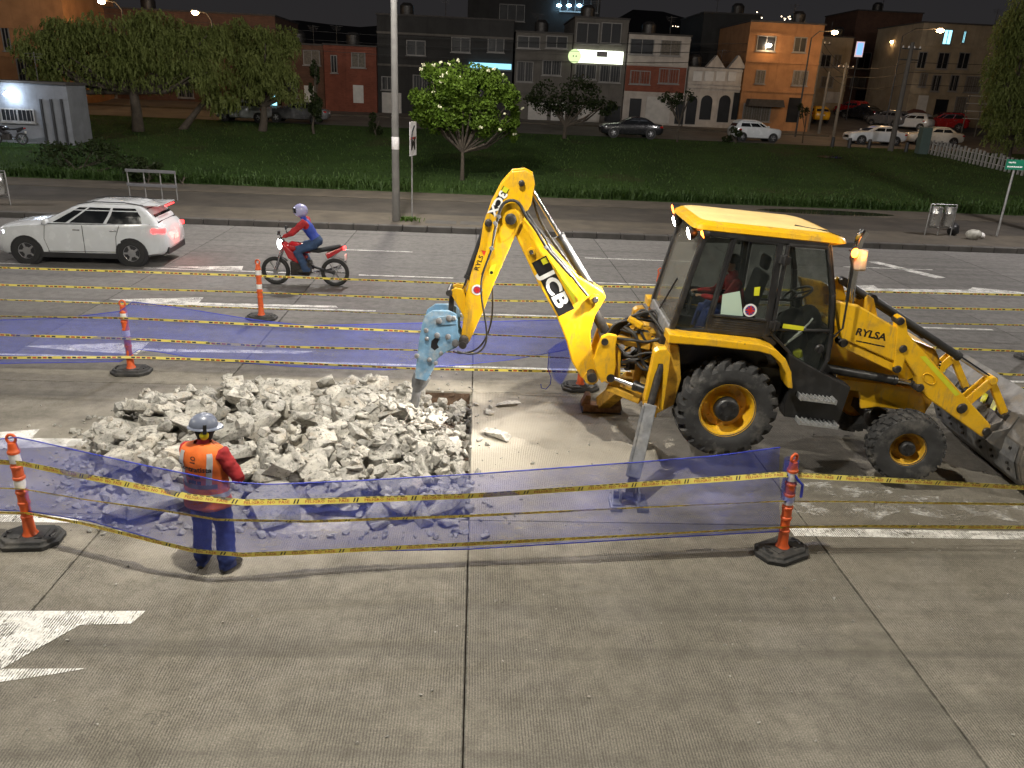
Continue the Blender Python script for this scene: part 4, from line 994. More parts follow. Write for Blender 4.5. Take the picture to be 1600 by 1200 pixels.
# mound of crushed material
mb = B(); st_ = 2
idx = {}
for j in range(0, GNY, st_):
    for i in range(0, GNX, st_):
        x, y = GX0 + i * GR, GY0 + j * GR; z = HM[j, i]
        if z > (-.25 if pit(x, y) else .004): z += .035 * mnoise.noise((x * 9, y * 9, 0)) + .02 * mnoise.noise((x * 23, y * 23, 5))
        else: z -= .03
        idx[i, j] = len(mb.v); mb.v.append((x, y, z))
for j in range(0, GNY - st_, st_):
    for i in range(0, GNX - st_, st_):
        q = (idx[i, j], idx[i + st_, j], idx[i + st_, j + st_], idx[i, j + st_])
        x, y = GX0 + i * GR, GY0 + j * GR
        if any(HM[j + b_, i + a] > (.001 if not pit(x, y) else -.2) for a in (0, st_) for b_ in (0, st_)): mb.f.append(q); mb.m.append(0)
mb.out('crushed_rubble', MAT_RUBBLE, kind='stuff', label='crushed concrete and dust filling the heap between the chunks')

sb_ = B(); sb_.grid(lambda u, v: (-1.5 + 1.46 * u, 12.675 - .10 * (1 - v) - .05 * max(0, mnoise.noise((u * 14, v * 3, 0))), -.262 + .235 * v), 30, 6); sb_.out('exposed_soil', MAT_SOIL, kind='stuff', fix=False, label='brown soil exposed along the far wall of the open bay')
def settle(me_i, size, x, y, rot):
    _, vs, fs = ROCKS[me_i]
    pts = [rot @ (v * size) for v in vs]
    bv = BVHTree.FromPolygons(pts, fs)
    mnx, mxx = min(p.x for p in pts), max(p.x for p in pts); mny, mxy = min(p.y for p in pts), max(p.y for p in pts)
    cells = []; best = -9; gaps = []
    i0, i1 = int((x + mnx - GX0) / GR), int((x + mxx - GX0) / GR) + 1; j0, j1 = int((y + mny - GY0) / GR), int((y + mxy - GY0) / GR) + 1
    for j in range(max(0, j0), min(GNY, j1)):
        for i in range(max(0, i0), min(GNX, i1)):
            lx, ly = GX0 + i * GR - x, GY0 + j * GR - y
            h = bv.ray_cast(Vector((lx, ly, -5)), Vector((0, 0, 1)))[0]
            if h is None: continue
            t = bv.ray_cast(Vector((lx, ly, 5)), Vector((0, 0, -1)))[0]
            if t is None: continue
            cells.append((j, i, h.z, t.z)); gaps.append(HM[j, i] - h.z)
    if len(cells) < 4: return None
    gaps = np.array(gaps); z = float(np.percentile(gaps, 88)) - .012
    return z, cells, float(np.mean(z - gaps))
def drop(size_rng, tries, region=None, topmax=.68):
    best = None
    for _ in range(tries):
        for _k in range(60):
            x, y = rr.uniform(-6.0, .1), rr.uniform(8.2, 13.0)
            if inside(x, y, heap) and (region is None or region(x, y)): break
        else: return None
        size = rr.uniform(*size_rng)
        if edge_dist(x, y, heap) < size * .28: continue
        if x > -.85 and y > 10.6 and size > .22: continue        # the opened corner holds only small pieces
        mi = rr.randrange(18, 26) if size > .6 else rr.randrange(26)
        rot = Matrix.Rotation(rr.uniform(0, 6.28), 3, 'Z') @ Matrix.Rotation(rr.gauss(0, .38), 3, 'X') @ Matrix.Rotation(rr.gauss(0, .38), 3, 'Y')
        r = settle(mi, size, x, y, rot)
        if r is None: continue
        z, cells, gap = r; top = max(c[3] for c in cells) + z
        lim = topmax * min(1, .35 + edge_dist(x, y, heap) / 1.0) - (.16 if x > -1.7 and y > 11 else 0) - max(0, y - 11.6) * .12
        if top > lim: continue
        sc = gap * 1.0 + top * .35
        if best is None or sc < best[0]: best = (sc, mi, size, x, y, z, rot, cells)
    if best is None: return None
    _, mi, size, x, y, z, rot, cells = best
    for j, i, b_, t in cells: HM[j, i] = max(HM[j, i], t + z)
    return (mi, size, x, y, z, rot)
placed = []
plan = [((.34, .46), 55, 4), ((.20, .34), 70, 4), ((.42, .60), 50, 6), ((.66, 1.05), 40, 12), ((.40, .56), 30, 6), ((.22, .36), 34, 4), ((.13, .22), 50, 3)]
for rng_, n, tr in plan:
    for _ in range(n):
        d = drop(rng_, tr)
        if d: placed.append(d)
for mi, size, x, y, z, rot in placed[:300]:
    o = bpy.data.objects.new('concrete_chunk', ROCKS[mi][0]); COL.objects.link(o)
    o.matrix_world = Matrix.Translation((x, y, z)) @ (rot @ Matrix.Scale(size, 3)).to_4x4()
    if y < 9.45: lb, gp = 'pale broken concrete chunk low on near side of heap behind the net', 'chunks on the near side of the heap'
    elif x < -4.3: lb, gp = 'broken concrete chunk spilled over the slab at left end of the heap', 'chunks at the left end of the heap'
    elif x > -1.3: lb, gp = 'pale broken concrete chunk at right end of heap by the chisel', 'chunks by the chisel'
    elif y > 11.4: lb, gp = 'grey broken concrete chunk along the back crest of the rubble heap', 'chunks along the back of the heap'
    else: lb, gp = 'broken concrete chunk in the middle of the rubble heap beyond the worker', 'chunks in the middle of the heap'
    kind_ = 'large flat' if size > .6 else 'mid-sized blocky' if size > .34 else 'small'
    tag(o, lb.replace('pale broken', kind_ + ' pale broken', 1).replace('grey broken', kind_ + ' grey broken', 1) if ('pale broken' in lb or 'grey broken' in lb) else kind_ + ' ' + lb, 'rubble', kind_ + ' ' + gp)
# crumbs: too small and too many to count
SM = []
for i in range(10):
    bm = rock_bm(rr, 0); bmesh.ops.dissolve_limit(bm, angle_limit=rad(25), verts=bm.verts, edges=bm.edges); bmesh.ops.triangulate(bm, faces=bm.faces)
    bm.verts.index_update(); SM.append(([v.co.copy() for v in bm.verts], [tuple(v.index for v in f.verts) for f in bm.faces])); bm.free()
cb = B()
def hgt(x, y):
    i, j = int(round((x - GX0) / GR)), int(round((y - GY0) / GR))
    return HM[j, i] if 0 <= i < GNX and 0 <= j < GNY else 0.0
def crumb(b, x, y, z, s):
    vs, fs = SM[rr.randrange(10)]; R_ = Matrix.Rotation(rr.uniform(0, 6.3), 3, 'Z') @ Matrix.Rotation(rr.uniform(0, 6.3), 3, 'X')
    b.add([R_ @ (v * s) + Vector((x, y, z)) for v in vs], fs)
for _ in range(1000):
    x, y = rr.uniform(-6.0, 0), rr.uniform(8.3, 12.65)
    if not inside(x, y, heap): continue
    s = rr.choice((.05, .07, .09, .12, .16)) * rr.uniform(.7, 1.2); crumb(cb, x, y, hgt(x, y) + s * .18, s)
for _ in range(420):     # broken fringe of the heap and the open corner
    x, y = rr.uniform(-1.3, .0), rr.uniform(8.4, 12.6)
    s = rr.uniform(.05, .2); crumb(cb, x, y, hgt(x, y) + s * .2, s)
k_ = 0
while k_ < 420:
    x, y = rr.gauss(-2.5, 2.6), rr.gauss(9.8, 1.9)
    if inside(x, y, heap) or y < 7.9 or y > 13.6 or x > .9 or (x > 0 and rr.random() < .8): continue
    e = edge_dist(x, y, heap)
    if rr.random() > math.exp(-e * 2.6): continue
    s = rr.uniform(.02, .11) * (1 if e < .35 else .55); crumb(cb, x, y, s * .2, s); k_ += 1
for _ in range(240):
    x, y = rr.uniform(-5, 8), rr.uniform(4.8, 12.4)
    if pit(x, y) or inside(x, y, heap): continue
    s = rr.uniform(.008, .036); crumb(cb, x, y, s * .2, s)
cb.out('rubble_crumbs', MAT_ROCK, kind='stuff', label='small crumbs of broken concrete strewn over and around the heap')
for i, (x, y, s, sh) in enumerate(((.62, 12.05, .42, (1, .6, .45)), (.38, 10.8, .46, (1.1, .38, .42)), (.30, 11.75, .22, (1, .8, .5)))):
    me, vs, fs = ROCKS[3 + i]; o = bpy.data.objects.new('concrete_chunk', me); COL.objects.link(o); o.scale = (s * sh[0], s * sh[1], s * sh[2]); o.rotation_euler = (0, 0, .4 - i)
    o.location = (x, y, -min(v.z for v in vs) * s * sh[2] - .01)
    tag(o, ('flat pale concrete fragment lying on the slab right of open bay corner', 'long grey concrete splinter lying on slab edge right of the heap', 'small pale concrete lump between the bay corner and the flat fragment')[i], 'rubble')
MAT_REBAR = M('bent tie wire', (.30, .26, .22), .6, .5, var=.2)
for i in range(9):
    x, y = rr.uniform(-2.2, -.7), rr.uniform(9.0, 11.2); z = hgt(x, y) - .05
    pts = [Vector((x, y, z))]
    dv = Vector((rr.uniform(-.5, .5), rr.uniform(-.5, .3), rr.uniform(.5, 1.0)))
    for k in range(7): dv = (dv + Vector((rr.uniform(-.45, .45), rr.uniform(-.4, .4), -.26))).normalized(); pts.append(pts[-1] + dv * rr.uniform(.08, .16))
    B().tube(pts, .006, 5).out('tie_wire', MAT_REBAR, smooth=60, label='thin bent steel wire sticking out of the rubble heap left of chisel', cat='wire', group='wires sticking out of the rubble')
# ================================================================== delineator posts, danger tape, blue mesh
ko = N('orange delineator plastic')
ko.col(ko.mix(ko.ramp(ko.noise(9, 5, .6), .45, .75, 0, .6), (.62, .095, .018), (.34, .09, .04))); ko.rough(.5)
MAT_ORANGE = ko.m
MAT_BAND = M('white reflective band', (.72, .70, .68), .4, var=.12, vs_=8, dirt=(.4, .3, .25), damt=.5, dscale=9)
MAT_BASE = M('black rubber base', (.026, .026, .026), .7, var=.3, vs_=8, dirt=(.15, .14, .125), damt=.55, dscale=5, bump=.3)
def delineator(loc, label, rz=0.0, tilt=(0, 0), h=1.22):
    t = thing('delineator_post', label, 'delineator', loc, (0, 0, rz), 'delineator posts round the works')
    def octo(a, b_, c, z): return [(-a, -b_ + c, z), (-a + c, -b_, z), (a - c, -b_, z), (a, -b_ + c, z), (a, b_ - c, z), (a - c, b_, z), (-a + c, b_, z), (-a, b_ - c, z)]
    b = B(); b.loft([octo(.33, .23, .13, .0), octo(.335, .235, .13, .055), octo(.30, .20, .115, .062), octo(.29, .19, .11, .095)]); bo = b.out('base', MAT_BASE, t, bevel=.008)
    for s in (-1, 1):
        g = B(); g.tube([(s * .235, -.07, .098), (s * .255, 0, .101), (s * .235, .07, .098)], .016, 6); g.out('grip_slot', MAT_DECAL, bo)
    for s in (-1, 1):
        g = B(); g.bb(s * .08, s * .17, -.11, .11, .094, .104); g.out('base_rib', MAT_BASE, bo, bevel=.006)
    R_ = Matrix.Rotation(tilt[0], 3, 'Y') @ Matrix.Rotation(tilt[1], 3, 'X')
    p = lambda z: R_ @ Vector((0, 0, z - .09)) + Vector((0, 0, .09))
    ax = (p(1) - p(0)).normalized()
    prof = [(.085, .09), (.075, .11), (.062, .14), (.056, .30)]
    z = .30
    while z < h - .1:
        prof += [(.056, z), (.064, z + .008), (.064, z + .03), (.054, z + .04), (.052, z + .17), (.064, z + .18), (.064, z + .205), (.055, z + .215)]; z += .31
    prof += [(.050, h - .06), (.042, h), (.01, h + .004)]
    b = B(); b.lathe([(r, zz - .09) for r, zz in prof], (0, 0, .09), ax, 20); b.out('post', MAT_ORANGE, t, smooth=40)
    z = .34
    while z < h - .1:
        if z > .5:
            b = B(); b.lathe([(.0575, z + .03 - .09), (.0585, z + .035 - .09), (.0585, z + .13 - .09), (.0575, z + .135 - .09)], (0, 0, .09), ax, 20); b.out('reflective_band', MAT_BAND, t, smooth=40)
        else:
            pass
        z += .31
    b = B(); c0 = p(h + .045); b.tube([c0 + Vector((.046 * math.cos(a), 0, .05 * math.sin(a))) for a in [i * math.pi / 8 for i in range(17)]], .016, 8); b.out('top_loop', MAT_ORANGE, t, smooth=60)
    return t
def gp(px, py): p = gnd(px, py); return (p.x, p.y, 0)
LP, RP, FLP, FP, BP = gnd(50, 845), gnd(1220, 864), gnd(206, 582), gnd(409, 498), gnd(906, 607)
delineator((LP.x, LP.y, 0), 'orange and white delineator post at left end of near tape, beside broken slab', rad(4))
delineator((RP.x, RP.y, 0), 'orange and white delineator post holding right end of near blue net', rad(28), (rad(-4), 0))
delineator((FLP.x, FLP.y, 0), 'orange delineator post wrapped in blue net behind left side of rubble heap', rad(3))
delineator((FP.x, FP.y, 0), 'thin orange delineator post out in the traffic lane beyond the far net', rad(-5), (0, 0), 1.22)
delineator((BP.x, BP.y, 0), 'orange delineator post mostly hidden behind the yellow boom foot', rad(2))
q = atY(1034, 426, 16.9); delineator((q.x - .04, 16.9, 0), 'orange delineator post showing just left of the cab rear window', rad(2), (0, 0), max(1.0, q.z))
q = gnd(1607, 560); delineator((q.x + .05, q.y, 0), 'orange delineator post cut off by the right edge beyond the bucket', rad(2))

kt = N('yellow danger tape'); kt.col(kt.mix(kt.ramp(kt.noise(7, 4), .3, .7), (.70, .60, .12), (.82, .71, .18))); kt.rough(.4)
tp = kt.n('BsdfTranslucent'); tp.inputs[0].default_value = (.7, .55, .05, 1); mx = kt.n('MixShader'); mx.inputs[0].default_value = .25
kt.l(kt.p.outputs[0], mx.inputs[1]); kt.l(tp.outputs[0], mx.inputs[2]); kt.l(mx.outputs[0], kt.o.inputs[0])
MAT_TAPE = kt.m
MAT_TAPERED = M('red tape print', (.40, .045, .02), .5, var=.1)
MAT_TAPEBLK = M('black tape print', (.02, .02, .02), .5, var=.1)
def lerp_path(path, x):
    for (x0, *a), (x1, *b_) in zip(path[:-1], path[1:]):
        if x <= x1 or (x1, *b_) == path[-1]:
            t = (x - x0) / (x1 - x0); return [p + (q_ - p) * t for p, q_ in zip(a, b_)]
def near_Y(px): return lerp_path([(-260, 7.9), (48, 7.70), (240, 7.12), (330, 6.98), (390, 7.02), (560, 7.20), (900, 7.45), (1216, 7.69), (1300, 7.72), (1900, 7.9)], px)[0]
def far_Y(px): return lerp_path([(-400, 13.25), (206, 13.12), (906, 12.92), (2000, 12.8)], px)[0]
def third_Y(px): return lerp_path([(-400, 16.85), (409, 16.74), (1034, 16.82), (2000, 16.9)], px)[0]
TEXT = 'PELIGRO  NO  PASE'
def tape(name, label, path, Yf, width, twist, text=True, n=150, period=.60):
    x0, x1 = path[0][0], path[-1][0]
    pts = []
    for i in range(n + 1):
        px = x0 + (x1 - x0) * i / n; py = lerp_path(path, px)[0]
        pts.append(atY(px, py, Yf(px)))
    S = [0.0]
    for a, b_ in zip(pts[:-1], pts[1:]): S.append(S[-1] + (b_ - a).length)
    frames = []
    for i, p in enumerate(pts):
        t = (pts[min(i + 1, n)] - pts[max(i - 1, 0)]).normalized(); nrm = (EYE - p); nrm = (nrm - t * nrm.dot(t)).normalized()
        up = nrm.cross(t).normalized()
        if up.z < 0: up = -up
        a = twist(S[i]) ; u = up * math.cos(a) + nrm * math.sin(a); frames.append((p, t, u, t.cross(u)))
    def on(s, v, off):
        s = max(0, min(S[-1] - 1e-4, s)); lo, hi = 0, n
        while hi - lo > 1:
            m_ = (lo + hi) // 2
            if S[m_] <= s: lo = m_
            else: hi = m_
        f = (s - S[lo]) / max(S[lo + 1] - S[lo], 1e-9); a, b_ = frames[lo], frames[lo + 1]
        u = a[2].lerp(b_[2], f).normalized(); nn = a[3].lerp(b_[3], f).normalized()
        P = a[0].lerp(b_[0], f)
        if nn.dot(EYE - P) < 0: nn = -nn
        return P + u * v + nn * off
    b = B(); vs = []; fs = []
    for (p, t, u, nn) in frames: vs += [p - u * width / 2 + nn * .0006, p + u * width / 2 + nn * .0006]
    fs = [(2 * i, 2 * i + 1, 2 * i + 3, 2 * i + 2) for i in range(n)]
    b.add(vs, fs); o = b.out(name, MAT_TAPE, None, smooth=60, fix=False, label=label, cat='tape', group='danger tapes round the works')
    if text:
        vs0, fs0 = _tcache.setdefault('tape', text_geo(TEXT, 1.0, .01, 1))
        xs = [v[0] for v in vs0]; wtx = max(xs) - min(xs); xm = (max(xs) + min(xs)) / 2
        tb = B(); kb = B(); s = .1; k = 0
        while s < S[-1] - period:
            c = s + period * .43; L_ = period * .74
            tb.add([on(c + (v[0] - xm) / wtx * L_, v[1] * width * .66 - width * .08, .0022) for v in vs0], fs0)
            for e in (.86, .915):
                q0 = s + period * e; kb.add([on(q0, -width * .36, .0022), on(q0 + .014, -width * .36, .0022), on(q0 + .03, width * .36, .0022), on(q0 + .016, width * .36, .0022)], [(0, 1, 2, 3)])
            # black repeat line along the upper edge
            for e in range(6): q0 = s + period * (.08 + e * .12); kb.add([on(q0, width * .30, .0022), on(q0 + .045, width * .30, .0022), on(q0 + .045, width * .44, .0022), on(q0, width * .44, .0022)], [(0, 1, 2, 3)])
            s += period; k += 1
        tb.out('tape_lettering', MAT_TAPERED, o, fix=False, kind='stuff'); kb.out('tape_print', MAT_TAPEBLK, o, fix=False, kind='stuff')
    else:
        tb = B(); kb = B(); s = .1
        while s < S[-1] - period:
            for e in range(5): q0 = s + period * (.06 + e * .15); (tb if e % 2 else kb).add([on(q0, -width * .34, .003), on(q0 + period * .11, -width * .34, .003), on(q0 + period * .11, width * .25, .003), on(q0, width * .25, .003)], [(0, 1, 2, 3)])
            s += period
        tb.out('tape_lettering', MAT_TAPERED, o, fix=False, kind='stuff'); kb.out('tape_print', MAT_TAPEBLK, o, fix=False, kind='stuff')
    return o
tw = lambda base, amp, f, ph=0: (lambda s: base + amp * math.sin(s * f + ph))
tape('barrier_tape', 'uppermost yellow danger tape of the near barrier, crossing behind worker at hip height', [(-200, 708), (33, 724), (130, 744), (230, 763), (300, 777), (380, 785), (500, 783), (735, 775), (1000, 757), (1150, 747), (1222, 741), (1300, 746), (1420, 752), (1600, 762), (1800, 774)], near_Y, .062, tw(.25, .35, 1.1), n=220)
tape('barrier_tape', 'middle yellow danger tape of the near barrier, twisted thin at thigh height', [(-200, 755), (36, 764), (130, 780), (250, 797), (340, 812), (480, 815), (735, 806), (1000, 793), (1222, 783), (1350, 784), (1450, 786), (1600, 788), (1800, 790)], near_Y, .045, tw(1.1, .2, .8), n=200)
tape('barrier_tape', 'lowest yellow danger tape of the near barrier, running past the worker boots', [(-200, 796), (42, 802), (130, 818), (230, 843), (305, 861), (380, 867), (500, 862), (735, 850), (1000, 836), (1222, 824), (1350, 822), (1450, 823), (1600, 824), (1800, 825)], near_Y, .052, tw(.85, .35, .7, 1), n=220)
tape('barrier_tape', 'upper yellow danger tape strung along behind the rubble on the far net posts', [(-300, 484), (0, 494), (195, 497), (420, 508), (650, 518), (900, 529), (1330, 538), (1600, 549), (1800, 556)], far_Y, .04, tw(.6, .5, .6), False)
tape('barrier_tape', 'middle yellow danger tape behind the rubble, crossing the far blue net', [(-300, 512), (0, 523), (198, 529), (420, 541), (650, 547), (900, 560), (1330, 573), (1600, 586), (1800, 594)], far_Y, .042, tw(.5, .5, .5, 2), False)
tape('barrier_tape', 'lowest yellow danger tape behind the rubble at foot of the far net', [(-300, 552), (0, 559), (200, 558), (300, 561), (480, 568), (650, 576), (860, 580), (1330, 594), (1600, 607), (1800, 615)], far_Y, .046, tw(.3, .5, .7, 1), False)
tape('barrier_tape', 'top yellow danger tape of farthest line, level with the passing car wheels', [(-300, 404), (0, 418), (403, 431), (720, 443), (1034, 449), (1330, 455), (1600, 461), (1800, 466)], third_Y, .045, tw(.3, .4, .6), False)
tape('barrier_tape', 'second yellow danger tape of the farthest line just under the motorcycle', [(-300, 432), (0, 445), (405, 457), (720, 469), (1034, 473), (1330, 479), (1600, 484), (1800, 489)], third_Y, .043, tw(.4, .4, .6, 2), False)
tape('barrier_tape', 'bottom yellow danger tape of the farthest line above the road arrows', [(-300, 458), (0, 468), (407, 482), (720, 494), (1034, 499), (1330, 503), (1600, 508), (1800, 512)], third_Y, .036, tw(.9, .3, .6, 1), False)

# blue monofilament mesh
kn_ = N('blue debris mesh'); kn_.col(kn_.mix(kn_.ramp(kn_.noise(3, 4), .3, .7), (.14, .175, .62), (.19, .23, .74))); kn_.rough(.45)
tl_ = kn_.n('BsdfTranslucent'); tl_.inputs[0].default_value = (.13, .18, .75, 1); m1 = kn_.n('MixShader'); m1.inputs[0].default_value = .45
trn = kn_.n('BsdfTransparent'); trn.inputs[0].default_value = (.84, .86, 1, 1); m2 = kn_.n('MixShader')
uvn = kn_.n('UVMap'); sp_ = kn_.n('SeparateXYZ'); kn_.l(uvn.outputs[0], sp_.inputs[0])
wvx = kn_.math('SINE', kn_.math('MULTIPLY', sp_.outputs[0], 900.0)); wvy = kn_.math('SINE', kn_.math('MULTIPLY', sp_.outputs[1], 900.0))
thr = kn_.math('MAXIMUM', kn_.ramp(wvx, .45, .8), kn_.ramp(wvy, .45, .8))
edge = kn_.math('MAXIMUM', kn_.ramp(sp_.outputs[2], .0, .025, 1, 0), 0.0)
opa = kn_.math('MULTIPLY', kn_.ramp(thr, 0, 1, .17, .54), kn_.ramp(kn_.noise(2.2, 5, .65, mapping=(1, 1, 3)), .3, .7, .75, 1.3))
selv = kn_.n('VertexColor') if False else None
kn_.l(kn_.p.outputs[0], m1.inputs[1]); kn_.l(tl_.outputs[0], m1.inputs[2])
kn_.l(opa, m2.inputs[0]); kn_.l(trn.outputs[0], m2.inputs[1]); kn_.l(m1.outputs[0], m2.inputs[2]); kn_.l(m2.outputs[0], kn_.o.inputs[0])
MAT_NET = kn_.m
MAT_NETEDGE = M('blue mesh selvedge', (.035, .055, .45), .5, var=.15)
def netsheet(name, top, bot, Yf, nu, nv, amp, parent=None, seed=0, **tags):
    x0, x1 = top[0][0], top[-1][0]; vs = []; uv = []
    tops, bots = [], []
    for i in range(nu + 1):
        px = x0 + (x1 - x0) * i / nu
        a = atY(px, lerp_path(top, px)[0], Yf(px)); pb = lerp_path(bot, px)[0]; c = atY(px, pb, Yf(px))
        for j in range(nv + 1):
            t = j / nv; p = a.lerp(c, t); w = amp * math.sin(math.pi * t)
            p = p + Vector((0, w * (mnoise.noise((px * .012 + seed, t * 2.5, 0)) * 1.4 + .5 * mnoise.noise((px * .05, t * 6, seed))), 0))
            vs.append(p); uv.append((p.x, p.z))
        tops.append(a); bots.append(c)
    fs = [(i * (nv + 1) + j, (i + 1) * (nv + 1) + j, (i + 1) * (nv + 1) + j + 1, i * (nv + 1) + j + 1) for i in range(nu) for j in range(nv)]
    b = B(); b.add(vs, fs); o = b.out(name, MAT_NET, parent, smooth=80, fix=False, **tags)
    ul = o.data.uv_layers.new(name='UVMap')
    for lp in o.data.loops: ul.data[lp.index].uv = uv[lp.vertex_index]
    B().tube(tops, .007, 6).out('selvedge', MAT_NETEDGE, o, smooth=60); B().tube(bots, .007, 6).out('selvedge', MAT_NETEDGE, o, smooth=60)
    return o
off = lambda f, d: (lambda px: f(px) + d)
nn_ = netsheet('safety_net', [(-200, 700), (0, 686), (25, 683), (60, 690), (130, 706), (230, 728), (300, 742), (345, 752), (420, 757), (560, 751), (735, 741), (1000, 722), (1120, 712), (1219, 699)],
         [(-200, 790), (0, 797), (48, 799), (140, 814), (230, 839), (300, 861), (375, 868), (560, 861), (735, 858), (1000, 842), (1219, 830)], off(near_Y, .035), 150, 14, .09,
         label='see-through blue safety net of the near barrier from left post to right post', cat='safety net')
# loose end wound round the right post
lw = B(); tl_v = Vector((math.sin(rad(-4)), 0, math.cos(rad(-4))))
for kk in range(2): lw.grid(lambda u, v: Vector((RP.x, RP.y, .09)) + tl_v * (.62 + .52 * v) + Vector((math.cos(6.283 * u), math.sin(6.283 * u), 0)) * (.070 + .012 * kk + .022 * max(-.3, mnoise.noise((u * 9, v * 7, kk * 5)))), 28, 12)
lw.out('wrapped_end', MAT_NET, nn_, smooth=60, fix=False)
lw = B(); lw.tube([Vector((RP.x - .085, RP.y - .07, 1.12)), Vector((RP.x - .01, RP.y - .085, 1.02)), Vector((RP.x + .06, RP.y - .08, .95)), Vector((RP.x + .085, RP.y - .05, .78))], .016, 6); lw.out('knot', MAT_NETEDGE, nn_, smooth=60)
fn = netsheet('safety_net', [(-300, 506), (0, 500), (100, 497), (190, 486), (205, 471), (300, 484), (400, 500), (480, 509), (640, 505), (870, 500), (893, 503)],
         [(-300, 572), (0, 568), (190, 565), (216, 546), (250, 550), (330, 564), (480, 574), (600, 578), (700, 572), (800, 562), (850, 553), (893, 545)], off(far_Y, .03), 120, 10, .07, seed=9,
         label='see-through blue safety net strung behind the rubble heap to the boom', cat='safety net')
# hanging gathered corner by the boom
hc = B(); outl = [(856, 548), (868, 538), (890, 528), (893, 560), (886, 585), (876, 601), (866, 592), (858, 575)]
c0 = atY(875, 565, 12.85)
hc.add([atY(px, py, 12.86 + .05 * math.sin(i * 2.3)) for i, (px, py) in enumerate(outl)] + [c0], [(i, (i + 1) % 8, 8) for i in range(8)])
hc.add([atY(px + 2, py - 1, 12.80 + .05 * math.sin(i * 1.7)) for i, (px, py) in enumerate(outl)] + [c0 - Vector((0, .07, 0))], [(i, (i + 1) % 8, 8) for i in range(8)])
hc.add([atY(px - 1, py + 1, 12.93 + .05 * math.sin(i * 2.9)) for i, (px, py) in enumerate(outl)] + [c0 + Vector((0, .05, 0))], [(i, (i + 1) % 8, 8) for i in range(8)])
hc.out('hanging_corner', MAT_NET, fn, fix=False)
B().tube([atY(*p, 12.84) for p in ((858, 550), (856, 575), (861, 590), (860, 600), (853, 608), (846, 606), (845, 600))], .008, 5).out('loose_cord', MAT_NETEDGE, fn, smooth=60)
# ================================================================== people
def remesh(b, name, voxel, smooth_it=4):
    o = bpy.data.objects.new('tmp', b.mesh('tmp', [])); COL.objects.link(o)
    md = o.modifiers.new('r', 'REMESH'); md.mode = 'VOXEL'; md.voxel_size = voxel
    ms = o.modifiers.new('s', 'SMOOTH'); ms.factor = .5; ms.iterations = smooth_it
    bpy.context.view_layer.update()
    ev = o.evaluated_get(bpy.context.evaluated_depsgraph_get()); me = bpy.data.meshes.new_from_object(ev); me.name = name
    bpy.data.objects.remove(o); me.shade_smooth(); return me
def ring(c, rx, ry, ax=(0, 0, 1), fw=(0, 1, 0), n=16):
    ax = Vector(ax).normalized(); fw = Vector(fw); fw = (fw - ax * fw.dot(ax)).normalized(); sd = fw.cross(ax)
    return [Vector(c) + sd * rx * math.cos(2 * math.pi * i / n) + fw * ry * math.sin(2 * math.pi * i / n) for i in range(n)]
